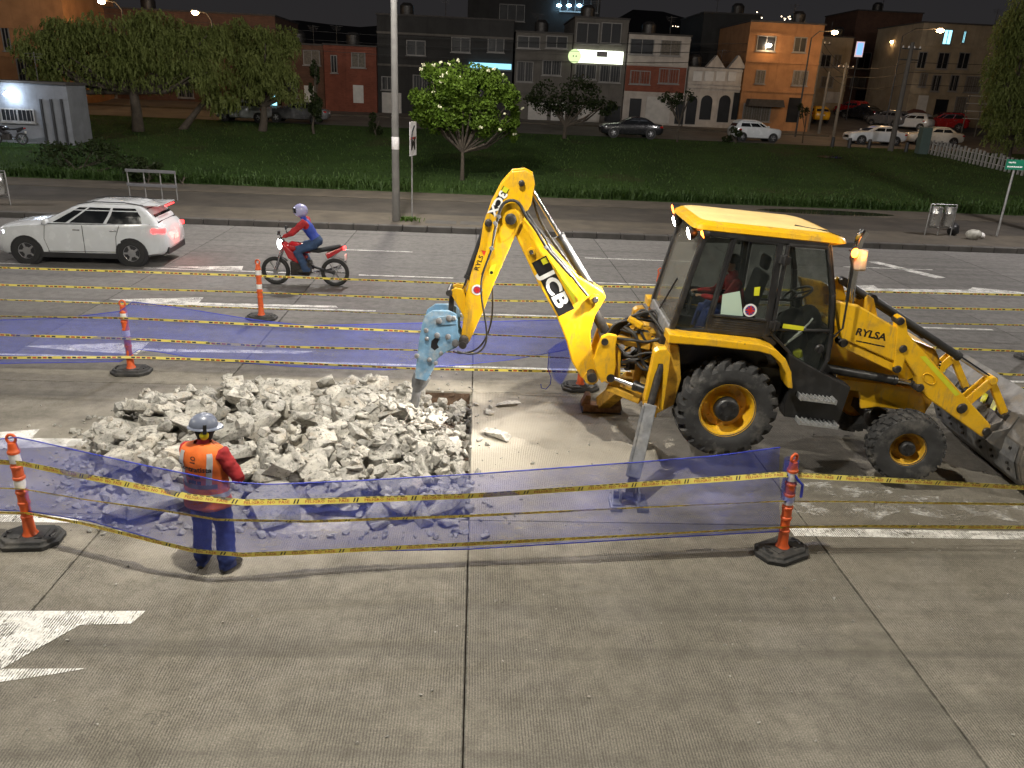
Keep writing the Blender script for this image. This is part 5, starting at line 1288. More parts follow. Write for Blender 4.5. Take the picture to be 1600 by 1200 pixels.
def figure(J, mats, voxel=.014, K=1.0):
    """J: joints in the person's own space (faces +y). One continuous surface, coloured by what it wears."""
    b = B(); seg = []
    def limb(pts, rs, m_): b.tube(pts, rs, 12); [seg.append((Vector(p), Vector(q_), (r0 + r1) / 2, m_)) for p, q_, r0, r1 in zip(pts[:-1], pts[1:], rs[:-1], rs[1:])]
    P, C, Nk, Hd = [Vector(J[k]) for k in ('pelvis', 'chest', 'neck', 'head')]
    fw = Vector(J.get('fwd', (0, 1, 0)))
    sp = (C - P).normalized()
    b.loft([ring(P - sp * .10, .10, .08, sp, fw), ring(P - sp * .02, .165, .125, sp, fw), ring(P + sp * .08, .165, .12, sp, fw), ring(P.lerp(C, .5), .150, .108, sp, fw), ring(C - sp * .02, .175, .118, sp, fw), ring(C + sp * .12, .175, .105, sp, fw), ring(C + sp * .20, .12, .085, sp, fw), ring(Nk, .06, .062, sp, fw)])
    seg += [(P - sp * .05, P + sp * .06, .15, 'trousers'), (P + sp * .10, C + sp * .18, .15, 'shirt')]
    limb([Nk - sp * .04, Nk + (Hd - Nk) * .5], [.062, .055], 'hood')
    hx = Vector(J.get('look', fw)).normalized(); hu = Vector(J.get('headup', (0, 0, 1)))
    hs = hx.cross(hu).normalized(); hu = hs.cross(hx)
    def hp(x, y, z): return Hd + hs * x + hx * y + hu * z
    b.loft([ring(hp(0, .03, -.115), .03, .035, hu, hx), ring(hp(0, .015, -.10), .055, .07, hu, hx), ring(hp(0, .005, -.05), .070, .088, hu, hx), ring(hp(0, -.005, .02), .077, .098, hu, hx), ring(hp(0, -.01, .075), .066, .086, hu, hx), ring(hp(0, -.01, .11), .035, .045, hu, hx)])
    b.loft([ring(hp(0, .088, .012), .008, .008, hx, hu, 8), ring(hp(0, .112, -.022), .013, .012, hx, hu, 8), ring(hp(0, .095, -.034), .012, .008, hx, hu, 8)])
    for s in (-1, 1): b.sphere(hp(s * .078, -.005, -.01), (.014, .022, .03), 8, 6)
    seg += [(hp(0, .03, -.06), hp(0, .03, .05), .08, 'face'), (hp(0, -.04, -.06), hp(0, -.04, .08), .078, 'hood')]
    for s, k in ((-1, 'L'), (1, 'R')):
        S_, E_, W_ = [Vector(J[a + k]) for a in ('sh', 'el', 'wr')]
        limb([C + (S_ - C) * .55, S_, S_.lerp(E_, .5), E_], [.07 * K, .075 * K, .064 * K, .056 * K], 'sleeve')
        limb([E_, E_.lerp(W_, .35), W_], [.056 * K, .050 * K, .036 * K], 'sleeve')
        hd = (W_ - E_).normalized(); pn = Vector(J.get('palm' + k, (0, 0, -1))); pn = (pn - hd * pn.dot(hd)).normalized(); ac = hd.cross(pn) * s
        b.loft([ring(W_, .030, .022, hd, pn, 10), ring(W_ + hd * .04, .040, .018, hd, pn, 10), ring(W_ + hd * .085, .042, .015, hd, pn, 10)])
        for f, (ox, ln) in enumerate(((-.032, .070), (-.011, .080), (.010, .075), (.030, .060))):
            r0 = W_ + hd * .075 + ac * ox; k1 = r0 + hd * ln * .5 + pn * .006; k2 = k1 + hd * ln * .28 + pn * ln * .35; k3 = k2 + pn * ln * .3
            b.tube([r0, k1, k2, k3], [.0105, .010, .009, .008], 6)
        t0 = W_ + hd * .03 - ac * .032; b.tube([t0, t0 + hd * .03 - ac * .022 + pn * .012, t0 + hd * .055 - ac * .02 + pn * .03], [.013, .011, .009], 6)
        seg.append((W_ + hd * .03, W_ + hd * .15, .035, 'hand'))
        Hp, K_, A_, T_ = [Vector(J[a + k]) for a in ('hip', 'kn', 'an', 'toe')]
        limb([Hp, Hp.lerp(K_, .5), K_], [.098 * K, .092 * K, .078 * K], 'trousers'); limb([K_, K_.lerp(A_, .35), K_.lerp(A_, .85), A_], [.078 * K, .080 * K, .080 * K, .070 * K], 'trousers')
        d = (T_ - A_); d.z = 0; d = d.normalized() if d.length > 1e-5 else fw; up = Vector(J.get('footup', (0, 0, 1)))
        sol = A_ - up * .085
        b.loft([ring(sol + up * .05 - d * .085, .040, .048, d, up, 10), ring(sol + up * .055 - d * .03, .048, .055, d, up, 10), ring(sol + up * .050 + d * .08, .054, .050, d, up, 10), ring(sol + up * .042 + d * .16, .052, .040, d, up, 10), ring(sol + up * .035 + d * .20, .034, .028, d, up, 10)])
        b.tube([A_ + up * .13, A_ - up * .04], [.062, .058], 10)
        seg += [(sol + up * .04 - d * .05, sol + up * .04 + d * .17, .04, 'boot'), (A_ + up * .10, A_ - up * .05, .070, 'boot')]
    me = remesh(b, 'body', voxel)
    for v in (me.vertices if K > 1 else []):      # creases in the cloth
        c = v.co; n1 = mnoise.noise(Vector((c.x * 9, c.y * 9, c.z * 16))) + .6 * mnoise.noise(Vector((c.x * 16 + 5, c.y * 16, c.z * 34)))
        cloth = min([((c - a - (q_ - a) * max(0, min(1, (c - a).dot(q_ - a) / max((q_ - a).length_squared, 1e-9)))).length - r, m_) for a, q_, r, m_ in seg])[1] in ('trousers', 'sleeve', 'shirt')
        if cloth: v.co = c + v.normal * n1 * .011
    names = list(mats); [me.materials.append(mats[k]) for k in names]
    for p in me.polygons:
        c = p.center; best = (9, 0)
        for a, q_, r, m_ in seg:
            ab = q_ - a; t = max(0, min(1, (c - a).dot(ab) / max(ab.length_squared, 1e-9))); dd = (c - a - ab * t).length - r
            if dd < best[0]: best = (dd, names.index(m_))
        p.material_index = best[1]
    return me
MAT_SKIN = M('skin', (.36, .20, .13), .55, var=.1)
MAT_BLUECLOTH = M('blue work trousers', (.022, .040, .17), .85, var=.3, vs_=9, dirt=(.12, .12, .16), damt=.4, dscale=6, bump=.6, bscale=14)
MAT_REDCLOTH = M('red shirt cloth', (.34, .018, .022), .85, var=.3, vs_=9, bump=.6, bscale=14)
MAT_HIVIS = M('orange vest cloth', (.80, .16, .022), .7, var=.12, vs_=6, bump=.5, bscale=12)
MAT_REFL = M('silver reflective tape', (.55, .55, .55), .35, .2, var=.15, vs_=8)
MAT_HOOD = M('black hood cloth', (.012, .012, .013), .9, var=.3)
MAT_BOOT = M('dusty black boot', (.035, .033, .03), .75, var=.3, vs_=12, dirt=(.22, .20, .17), damt=.6, dscale=9)
wk = gnd(338, 886)
person = thing('person', 'worker in orange vest and grey hard hat standing back to camera by the net', 'person', (wk.x, wk.y, 0), (0, 0, rad(-16)))
Jw = dict(pelvis=(0, 0, .93), chest=(0, -.01, 1.24), neck=(0, -.01, 1.49), head=(.01, .03, 1.625), shL=(-.195, .02, 1.385), shR=(.22, -.01, 1.40),
          elL=(-.245, .11, 1.12), elR=(.36, .02, 1.13), wrL=(-.10, .26, 1.10), wrR=(.13, .25, 1.12), palmL=(1, 0, -.3), palmR=(-1, 0, -.3),
          hipL=(-.105, 0, .89), hipR=(.105, 0, .89), knL=(-.13, .02, .49), knR=(.135, .03, .49), anL=(-.145, -.02, .086), anR=(.15, -.02, .086), toeL=(-.20, .2, 0), toeR=(.20, .2, 0),
          look=(.75, .66, -.16))
me = figure(Jw, dict(trousers=MAT_BLUECLOTH, shirt=MAT_REDCLOTH, sleeve=MAT_REDCLOTH, hood=MAT_HOOD, face=MAT_HOOD, hand=MAT_SKIN, boot=MAT_BOOT), .0125, 1.22)
bo = bpy.data.objects.new('body', me); COL.objects.link(bo); bo.parent = person
# vest: rings round the torso
VR = [(.80, .255, .190), (.90, .245, .185), (1.00, .238, .178), (1.12, .238, .175), (1.24, .250, .178), (1.34, .258, .172), (1.41, .250, .155), (1.455, .215, .130), (1.485, .140, .105), (1.51, .090, .085)]
def vest_pt(ang, z, off=0.0):
    for (z0, a0, b0), (z1, a1, b1) in zip(VR[:-1], VR[1:]):
        if z <= z1 + 1e-6: break
    t = (z - z0) / (z1 - z0); rx, ry = a0 + (a1 - a0) * t + off, b0 + (b1 - b0) * t + off
    wr = .006 * math.sin(ang * 5 + z * 9) * max(0, 1.3 - z) * 2 + .010 * mnoise.noise((math.cos(ang) * 3.5, math.sin(ang) * 3.5, z * 9)) + .005 * mnoise.noise((math.cos(ang) * 9, math.sin(ang) * 9, z * 22))
    return Vector((math.cos(ang) * (rx + wr), math.sin(ang) * (ry + wr) - .005, z))
vb_ = B(); zs = [.84 + (1.50 - .84) * i / 26 for i in range(27)]
vb_.grid(lambda u, v: vest_pt(2 * math.pi * u, .80 + .71 * v), 48, 26); ve = vb_.out('vest', MAT_HIVIS, person, smooth=60, fix=False)
sm_ = ve.modifiers.new('thick', 'SOLIDIFY'); sm_.thickness = .006
def vest_band(fn, nu, nv, mat, nm='reflective_strip'): B().grid(fn, nu, nv).out(nm, mat, ve, smooth=60, fix=False)
for a0 in (-2.20, -.94): vest_band(lambda u, v: vest_pt(a0 + (u - .5) * .26 + (v - .5) * .10 * (1 if a0 > -1.5 else -1), 1.10 + .34 * v, .008), 3, 16, MAT_REFL)
vest_band(lambda u, v: vest_pt(2 * math.pi * u, .935 + .055 * v, .009), 48, 2, MAT_REFL)
vest_band(lambda u, v: vest_pt(-1.57 + (u - .5) * 1.9, 1.055 + .05 * v, .009), 20, 2, M('grey vest band', (.17, .155, .13), .6))
def vest_text(s_, size, z, ca=-1.62, bold=.012):
    vs, fs = text_geo(s_, 1.0, bold, 2); b = B()
    b.add([vest_pt(ca + v[0] * size / .235, z + v[1] * size, .011) for v in vs], fs); b.out('vest_lettering', MAT_DECAL, ve, fix=False)
vest_text('Contratista', .078, 1.275, bold=.03); 
for z_, h_, ws in ((1.20, .040, ((-.30, -.02), (.04, .30))), (1.13, .040, ((-.26, .10), (.15, .32))), (1.345, .010, ((-.12, .0), (.02, .12)))):      # lines of print that cannot be read in the photograph
    for w0, w1 in ws: vest_band(lambda u, v: vest_pt(-1.62 + w0 + (w1 - w0) * u, z_ + h_ * (v - .5) + .012 * mnoise.noise((u * 6, z_ * 40, 0)), .011), 10, 2, MAT_DECAL, 'vest_print')
em = B()
for a in range(12): em.add([vest_pt(-1.62 + .022 * math.cos(a * .5236) / .19, 1.385 + .022 * math.sin(a * .5236), .011) , vest_pt(-1.62 + .022 * math.cos((a + 1) * .5236) / .19, 1.385 + .022 * math.sin((a + 1) * .5236), .011), vest_pt(-1.62 + .013 * math.cos((a + 1) * .5236) / .19, 1.385 + .013 * math.sin((a + 1) * .5236), .011), vest_pt(-1.62 + .013 * math.cos(a * .5236) / .19, 1.385 + .013 * math.sin(a * .5236), .011)], [(0, 1, 2, 3)])
em.out('vest_emblem', MAT_DECAL, ve, fix=False)
# helmet with brim, ridge and ear defenders, turned with the head
hx = Vector((.75, .66, -.10)).normalized(); hsd = hx.cross(Vector((0, 0, 1))).normalized(); hup = hsd.cross(hx); Hc = Vector((.01, .03, 1.635))
def hpt(x, y, z): return Hc + hsd * x + hx * y + hup * z
hl = B(); hl.loft([ring(hpt(0, -.005, .025), .118, .142, hup, hx, 28), ring(hpt(0, -.005, .06), .116, .140, hup, hx, 28), ring(hpt(0, -.005, .10), .104, .126, hup, hx, 28), ring(hpt(0, -.005, .135), .080, .098, hup, hx, 28), ring(hpt(0, -.005, .158), .046, .058, hup, hx, 28), ring(hpt(0, -.005, .166), .012, .016, hup, hx, 28)])
MAT_HELMET = M('grey blue hard hat', (.155, .175, .235), .35, var=.08)
ho = hl.out('hard_hat', MAT_HELMET, person, smooth=50)
hb = B(); hb.loft([ring(hpt(0, .012, .020), .134, .176, hup, hx, 28), ring(hpt(0, .012, .032), .130, .170, hup, hx, 28), ring(hpt(0, -.002, .040), .117, .141, hup, hx, 28)]); hb.out('hat_brim', MAT_HELMET, ho, smooth=40)
for xx in (-.035, 0, .035):
    hb = B(); hb.tube([hpt(xx, -.11, .105), hpt(xx, -.06, .150 - abs(xx) * .2), hpt(xx, 0, .168 - abs(xx) * .25), hpt(xx, .06, .150 - abs(xx) * .2), hpt(xx, .11, .10)], .010, 6); hb.out('hat_ridge', MAT_HELMET, ho, smooth=60)
MAT_MUFF = M('yellow ear defender', (.72, .60, .02), .4, var=.08)
for s in (-1, 1):
    mf = B(); mf.lathe([(.040, 0), (.046, .012), (.042, .035), (.025, .046), (.005, .048)], hpt(s * .080, -.01, -.035), hsd * s, 18); mfo = mf.out('ear_defender', MAT_MUFF, person, smooth=50)
    mf = B(); mf.beam(hpt(s * .128, -.01, -.01), hpt(s * .122, -.01, .09), .035, .014, hsd * s); mf.out('defender_arm', MAT_BLK, mfo, bevel=.004)

# operator at the rear controls (machine space, faces -x)
opr = thing('person', 'machine operator in red jacket seated inside the cab facing the boom', 'person', mw((0, 0, 0)), (0, M_PIT, M_YAW))
R90 = Matrix.Rotation(rad(90), 3, 'Z')
Jo = dict(pelvis=(0, -.12, 1.79), chest=(0, .02, 2.08), neck=(0, .08, 2.31), head=(0, .13, 2.44), shL=(-.19, .05, 2.22), shR=(.19, .05, 2.22), elL=(-.27, .22, 1.98), elR=(.27, .22, 1.98), wrL=(-.16, .48, 1.98), wrR=(.16, .48, 1.98),
          hipL=(-.09, -.08, 1.77), hipR=(.09, -.08, 1.77), knL=(-.14, .36, 1.80), knR=(.14, .36, 1.80), anL=(-.13, .42, 1.36), anR=(.13, .42, 1.36), toeL=(-.13, .6, 1.3), toeR=(.13, .6, 1.3), look=(-.1, .9, -.4))
Jo = {k: tuple(R90 @ (Vector(v) - (Vector((0, 0, 0)))) ) for k, v in Jo.items()}
Jo = {k: (v if k == 'look' else (v[0] + .05, v[1], v[2])) for k, v in Jo.items()}; Jo['fwd'] = (-1, 0, 0)
me = figure(Jo, dict(trousers=MAT_BLUECLOTH, shirt=MAT_REDCLOTH, sleeve=MAT_REDCLOTH, hood=MAT_HOOD, face=MAT_SKIN, hand=MAT_SKIN, boot=MAT_BOOT), .018)
bo = bpy.data.objects.new('body', me); COL.objects.link(bo); bo.parent = opr
cp = B(); H0 = Vector(Jo['head']); cp.sphere(H0 + Vector((.0, 0, .06)), (.11, .09, .085), 16, 10); cp.out('cap', MAT_DECAL, opr, smooth=60)
# ================================================================== cars and motorcycles
MAT_CARGLASS = M('car glass', (.012, .014, .016), .08, var=.1, spec=.8)
MAT_TYRE = M('car tyre', (.022, .022, .022), .8, var=.2)
MAT_ALLOY = M('alloy wheel', (.42, .42, .43), .3, .8, var=.1)
MAT_TRIM = M('black trim', (.02, .02, .022), .5, var=.2)
MAT_HEAD = EM('lit headlamp', (.9, .95, 1), 14); MAT_HEADOFF = M('clear lamp', (.55, .57, .6), .15, var=.1)
MAT_TAIL = EM('lit tail lamp', (1, .03, .03), 7); MAT_TAILOFF = M('red lamp', (.35, .01, .012), .2, var=.1)
MAT_CHROMETRIM = M('bright trim', (.6, .6, .62), .2, 1, var=.05)
def carpaint(name, c, rough=.25): return M(name, c, rough, 0, var=.05, coat=.8)
def car(label, loc, yaw, paint, kind='sedan', lights=False, group=None, name='car', scale=1.0):
    t = thing(name, label, 'car', loc, (0, 0, yaw), group); t.scale = (scale,) * 3
    if kind == 'suv':
        Lf, Lr = 2.22, -2.26
        st = [(2.24, .40, .72, .58), (2.17, .27, .88, .76), (1.95, .22, .98, .86), (1.35, .22, 1.06, .905), (.80, .22, 1.10, .915), (-.2, .22, 1.11, .92), (-1.1, .22, 1.14, .915), (-1.75, .24, 1.17, .895), (-2.10, .30, 1.14, .86), (-2.22, .36, 1.02, .80), (-2.28, .46, .86, .70)]
        gh = [(1.08, 1.02, -2.12, .835), (1.28, .62, -2.02, .775), (1.46, .26, -1.86, .715), (1.58, .0, -1.70, .66), (1.645, -.35, -1.45, .56)]
        wb, wr = (1.36, -1.36), .36
    elif kind == 'hatch':
        st = [(1.86, .38, .70, .56), (1.80, .26, .84, .72), (1.6, .22, .92, .80), (1.1, .22, .98, .83), (.7, .22, 1.0, .835), (-.6, .22, 1.02, .84), (-1.4, .24, 1.04, .82), (-1.75, .30, 1.0, .78), (-1.86, .42, .88, .70)]
        gh = [(.98, .95, -1.72, .77), (1.18, .55, -1.62, .71), (1.36, .25, -1.50, .66), (1.46, .0, -1.35, .60), (1.52, -.25, -1.15, .50)]
        wb, wr = (1.18, -1.18), .30
    else:
        st = [(2.24, .36, .62, .58), (2.17, .25, .76, .74), (1.95, .20, .84, .83), (1.35, .20, .92, .87), (.85, .20, .97, .88), (-.6, .20, .99, .885), (-1.3, .20, 1.0, .88), (-1.75, .22, .99, .86), (-2.10, .28, .95, .82), (-2.24, .36, .84, .74), (-2.28, .46, .74, .66)]
        gh = [(.95, 1.0, -1.72, .80), (1.12, .62, -1.45, .74), (1.28, .30, -1.18, .68), (1.38, .05, -.95, .62), (1.42, -.2, -.75, .52)]
        wb, wr = (1.35, -1.35), .32
    def sec(x, zb, zt, w):
        h = [(w * .80, zb), (w * .95, zb + .07), (w, zb + (zt - zb) * .45), (w * .985, zt - .12), (w * .95, zt - .03), (w * .80, zt + .015), (w * .4, zt + .035)]
        return [(x, y, z) for y, z in h] + [(x, -y, z) for y, z in reversed(h)]
    fine = []
    for a, b_ in zip(st[:-1], st[1:]):
        for k in range(3): f = k / 3; fine.append(tuple(p + (q_ - p) * f for p, q_ in zip(a, b_)))
    fine.append(st[-1])
    b = B(); b.loft([sec(*s_) for s_ in fine]); body = b.out('body', paint, t, smooth=50)
    def rr4(z, xf, xr, w, r=.16):
        return rrect(xr, xf, -w, w, min(r, w * .5), z, 4)
    b = B(); b.loft([rr4(*g) for g in gh]); b.out('cabin', paint, t, smooth=55)
    def ghat(z):
        for (z0, *a), (z1, *c) in zip(gh[:-1], gh[1:]):
            if z <= z1: break
        f = (z - z0) / (z1 - z0); return [p + (q_ - p) * f for p, q_ in zip(a, c)]
    zlo, zhi = gh[0][0] + .05, gh[3][0] - .05
    xr_ = lambda z, f: (lambda g: g[1] + (g[0] - g[1]) * f)(ghat(z))
    for s in (-1, 1):
        for (f0, f1) in ((.13, .44), (.47, .76), (.79, .90)) if kind != 'sedan' else ((.16, .47), (.50, .84)):
            vs = []
            for z in (zlo, (zlo + zhi) / 2, zhi):
                g = ghat(z); vs += [(xr_(z, f0), s * (g[2] + .005), z), (xr_(z, f1), s * (g[2] + .005), z)]
            b = B(); b.add(vs, [(0, 1, 3, 2), (2, 3, 5, 4)]); b.out('side_window', MAT_CARGLASS, t)
    for e, nm in ((0, 'windscreen'), (1, 'rear_window')):
        vs = []
        for z in (zlo, (zlo + zhi) / 2, zhi):
            g = ghat(z); x = g[e] + (.006 if e == 0 else -.006); w = g[2] - .13; vs += [(x, -w, z), (x, w, z)]
        b = B(); b.add(vs, [(0, 1, 3, 2), (2, 3, 5, 4)]); b.out(nm, MAT_CARGLASS, t)
    def bw(x):
        for a, c in zip(st[:-1], st[1:]):
            if x >= c[0]: f = (a[0] - x) / (a[0] - c[0]); return a[3] + (c[3] - a[3]) * f
        return st[-1][3]
    for x in wb:
        for s in (-1, 1):
            w = bw(x)
            b = B(); b.lathe([(wr + .055, -.15), (wr + .055, .006), (wr + .01, .008), (.01, .006)], (x, s * w, wr), (0, s, 0), 24); b.out('wheel_arch', MAT_TRIM, t)
            b = B(); b.lathe([(wr * .62, -.02), (wr * .66, .012), (wr * .95, .010), (wr, -.02), (wr, -.17), (wr * .62, -.18)], (x, s * (w + .012), wr), (0, s, 0), 24, closed=True); wo = b.out('wheel', MAT_TYRE, t, smooth=40)
            b = B(); b.lathe([(wr * .62, -.06), (wr * .60, .0), (wr * .5, -.02), (wr * .14, .006), (.01, .006)], (x, s * (w + .012), wr), (0, s, 0), 20)
            for k in range(5):
                a = k * 1.2566; b.beam((x + math.cos(a) * .04, s * (w + .013), wr + math.sin(a) * .04), (x + math.cos(a) * wr * .58, s * (w + .013), wr + math.sin(a) * wr * .58), .05, .02, (0, 1, 0))
            b.out('rim', MAT_ALLOY, wo, smooth=40)
    # sill, bumper trims, grille, lamps, mirrors, handles, plate
    if kind == 'suv':
        for s in (-1, 1): b = B(); b.beam((1.0, s * .905, .27), (-1.0, s * .905, .27), .05, .14); b.out('sill', MAT_TRIM, t, bevel=.01)
        b = B(); b.beam((-2.22, -.7, .42), (-2.22, .7, .42), .12, .2); b.out('bumper_trim', MAT_TRIM, t, bevel=.02)
        b = B(); b.loft([rrect(-2.15, -1.55, -.60, .60, .1, 1.595, 3), rrect(-2.18, -1.6, -.58, .58, .1, 1.625, 3)]); b.out('roof_spoiler', paint, t, smooth=50)
        for s in (-1, 1): b = B(); b.tube([(.0, s * .60, 1.60), (-.4, s * .58, 1.665), (-1.2, s * .58, 1.665), (-1.7, s * .60, 1.60)], .014, 6); b.out('roof_rail', MAT_TRIM, t)
    zl = .80 if kind == 'suv' else .66
    for s in (-1, 1):
        b = B(); b.box((st[2][0] + .03, s * (st[2][3] * .80), zl + .04), (.32, .24, .13), Matrix.Rotation(-s * .45, 3, 'Z')); b.out('headlight', MAT_HEAD if lights else MAT_HEADOFF, t, bevel=.03)
        b = B(); xr0 = st[-3][0]; b.box((xr0 + .02, s * (st[-3][3] * .87), zl + .17 if kind != 'sedan' else zl + .14), (.36 if kind == 'suv' else .22, .24, .12), Matrix.Rotation(s * .28, 3, 'Z')); b.out('tail_light', MAT_TAIL if lights else MAT_TAILOFF, t, bevel=.03)
        b = B(); b.box((gh[1][1] + .12, s * (gh[0][3] + .12), gh[0][0] + .09), (.12, .20, .13)); b.out('wing_mirror', paint, t, bevel=.04)
        for xh in (.0, -.95): b = B(); b.box((xh, s * (bw(xh) + .004), gh[0][0] - .12), (.18, .03, .03)); b.out('door_handle', MAT_CHROMETRIM if kind == 'suv' else paint, t, bevel=.01)
    b = B(); b.box((st[1][0] + .02, 0, zl - .12), (.10, .9, .22)); b.out('grille', MAT_TRIM, t, bevel=.02)
    b = B(); b.box((st[-1][0] - .002, 0, .72), (.02, .36, .13)); b.out('number_plate', MAT_BAND, t)
    if kind == 'suv':
        for s in (-1, 1):
            for xs in ([(.78, .34), (.86, .7), (.80, 1.06)], [(-.14, .32), (-.16, .7), (-.16, 1.08)], [(-.98, .50), (-1.0, .8), (-1.12, 1.10)], [(.82, .36), (-.95, .38)]): b = B(); b.tube([(x, s * (bw(x) * (.965 if z < .4 else .99 if z > 1 else 1.0) + .003), z) for x, z in xs], .007, 5); b.out('door_seam', MAT_TRIM, t)
            b = B(); b.tube([(.9, s * .845, 1.095), (-.5, s * .84, 1.11), (-1.9, s * .82, 1.13)], .010, 5); b.out('window_trim', MAT_TRIM, t)
    if kind == 'suv' and lights:
        b = B(); b.beam((-2.19, -.35, 1.575), (-2.19, .35, 1.575), .02, .03); b.out('brake_light', MAT_TAIL, t)
    return t
P_WHITE, P_BLACK, P_RED, P_TAXI, P_GREY = carpaint('white car paint', (.62, .64, .66)), carpaint('black car paint', (.015, .015, .018)), carpaint('red car paint', (.32, .012, .012)), carpaint('taxi yellow paint', (.62, .34, .015)), carpaint('grey car paint', (.12, .12, .125))
ra, rb = gnd(205, 416), gnd(38, 413)
mid = (ra + rb) / 2; suv = car('white crossover car with lit red tail lights driving left in the far lane', (mid.x + .05, mid.y + .93, 0), rad(180) + math.atan2(-(rb - ra).y, -(rb - ra).x) * 0 + rad(2), P_WHITE, 'suv', True, scale=1.0)
point('headlamp_glow', (2.6, .6, .75), 160, (.9, .95, 1), .08, 'SPOT', (9, .4, 0), 70, .8, suv); point('headlamp_glow', (2.6, -.6, .75), 160, (.9, .95, 1), .08, 'SPOT', (9, -.4, 0), 70, .8, suv)
point('tail_glow', (-2.5, 0, .75), 14, (1, .1, .08), .15, parent=suv)

def motorbike(label, loc, yaw, paintc, lit=False, group=None):
    t = thing('motorcycle', label, 'motorcycle', loc, (0, 0, yaw), group)
    for x in (.66, -.64):
        b = B(); b.tube([(x + .27 * math.cos(a), 0, .31 + .27 * math.sin(a)) for a in [i * math.pi / 16 for i in range(33)]], .045, 10); w = b.out('wheel', MAT_TYRE, t, smooth=60)
        b = B(); b.lathe([(.06, -.05), (.06, .05)], (x, 0, .31), (0, 1, 0), 14)
        for k in range(6): a = k * math.pi / 3; b.beam((x, 0, .31), (x + .24 * math.cos(a), 0, .31 + .24 * math.sin(a)), .03, .03)
        b.out('rim', MAT_ALLOY, w)
        b = B(); n = 9; b.grid(lambda u, v: (x + .345 * math.cos(rad(40 + 100 * u) if x > 0 else rad(40 + 100 * u)), -.06 + .12 * v, .31 + .345 * math.sin(rad(40 + 100 * u))), 8, 2); b.out('mudguard', MAT_TRIM, t, fix=False)
    b = B()
    for s in (-1, 1): b.tube([(.66, s * .09, .31), (.46, s * .09, .86)], .026, 8)
    b.outs('fork', MAT_CHROMETRIM, t, smooth=60)
    b = B(); b.tube([(.44, 0, .88), (.1, 0, .62), (-.2, 0, .42), (-.64, .1, .31)], .03, 8); b.out('frame', MAT_TRIM, t, smooth=60)
    b = B(); b.box((.10, 0, .40), (.42, .28, .32)); b.cyl((.16, 0, .5), (.24, 0, .66), .1, 12); b.out('engine', MAT_STEELD, t, bevel=.03)
    b = B(); b.loft([ring((.42, 0, .80), .08, .08, (1, 0, 0), (0, 0, 1)), ring((.28, 0, .86), .15, .12, (1, 0, 0), (0, 0, 1)), ring((.05, 0, .84), .14, .11, (1, 0, 0), (0, 0, 1)), ring((-.12, 0, .78), .09, .06, (1, 0, 0), (0, 0, 1))]); b.out('fuel_tank', paintc, t, smooth=60)
    b = B(); b.loft([ring((-.05, 0, .80), .10, .05, (1, 0, 0), (0, 0, 1)), ring((-.3, 0, .79), .14, .05, (1, 0, 0), (0, 0, 1)), ring((-.62, 0, .86), .12, .05, (1, 0, 0), (0, 0, 1)), ring((-.78, 0, .90), .07, .04, (1, 0, 0), (0, 0, 1))]); b.out('seat', MAT_SEAT, t, smooth=60)
    b = B(); b.prism([(.50, .98), (.34, .62), (.1, .5), (-.05, .62), (.2, .74), (.38, .9)], -.17, .17); b.out('side_fairing', paintc, t, bevel=.03)
    b = B(); b.prism([(-.45, .74), (-.82, .90), (-.86, .84), (-.5, .62)], -.10, .10); b.out('tail_fairing', paintc, t, bevel=.02)
    b = B(); b.tube([(.36, -.36, 1.05), (.44, -.2, 1.04), (.46, 0, .98), (.44, .2, 1.04), (.36, .36, 1.05)], .016, 8); b.out('handlebar', MAT_TRIM, t, smooth=60)
    for s in (-1, 1):
        b = B(); b.tube([(.42, s * .24, 1.04), (.46, s * .30, 1.18)], .008, 6); b.box((.46, s * .33, 1.21), (.03, .12, .08)); b.out('mirror', MAT_TRIM, t)
    b = B(); b.lathe([(.09, -.08), (.11, 0), (.02, .03)], (.56, 0, .90), (1, 0, -.1), 16); b.out('headlight', MAT_HEAD if lit else MAT_HEADOFF, t, smooth=50)
    b = B(); b.box((-.86, 0, .86), (.05, .16, .07)); b.out('tail_light', MAT_TAIL if lit else MAT_TAILOFF, t, bevel=.01)
    b = B(); b.tube([(.2, -.16, .42), (.0, -.18, .25), (-.4, -.18, .28), (-.75, -.19, .40)], [.02, .025, .045, .045], 10); b.out('exhaust', MAT_CHROMETRIM, t, smooth=60)
    b = B(); b.box((-.88, 0, .66), (.02, .18, .12)); b.out('number_plate', MAT_BAND, t)
    return t
mg = gnd(478, 447)
P_BIKERED = carpaint('red fairing paint', (.40, .015, .02))
mbk = motorbike('red and black motorcycle with lights on riding left beyond the tapes', (mg.x, mg.y + .1, 0), rad(180), P_BIKERED, True)
mbk.scale = (1.16,) * 3
point('bike_beam', (.75, 0, .9), 90, (.8, .92, 1), .06, 'SPOT', (5, 0, 0), 70, .8, mbk)
point('bike_tail', (-1.0, 0, .86), 5, (1, .1, .06), .08, parent=mbk)
rd = thing('person', 'motorcycle rider in blue jacket and pale helmet leaning over the handlebar', 'person', (mg.x, mg.y + .1, 0), (0, 0, rad(90)))
Jr = dict(pelvis=(0, -.28, .99), chest=(0, -.10, 1.27), neck=(0, .0, 1.49), head=(0, .05, 1.62), shL=(-.20, -.04, 1.42), shR=(.20, -.04, 1.42), elL=(-.34, .16, 1.22), elR=(.34, .16, 1.22), wrL=(-.34, .36, 1.13), wrR=(.34, .36, 1.13),
          hipL=(-.10, -.26, .95), hipR=(.10, -.26, .95), knL=(-.20, .14, .82), knR=(.20, .14, .82), anL=(-.19, -.06, .40), anR=(.19, -.06, .40), toeL=(-.19, .2, .3), toeR=(.19, .2, .3))
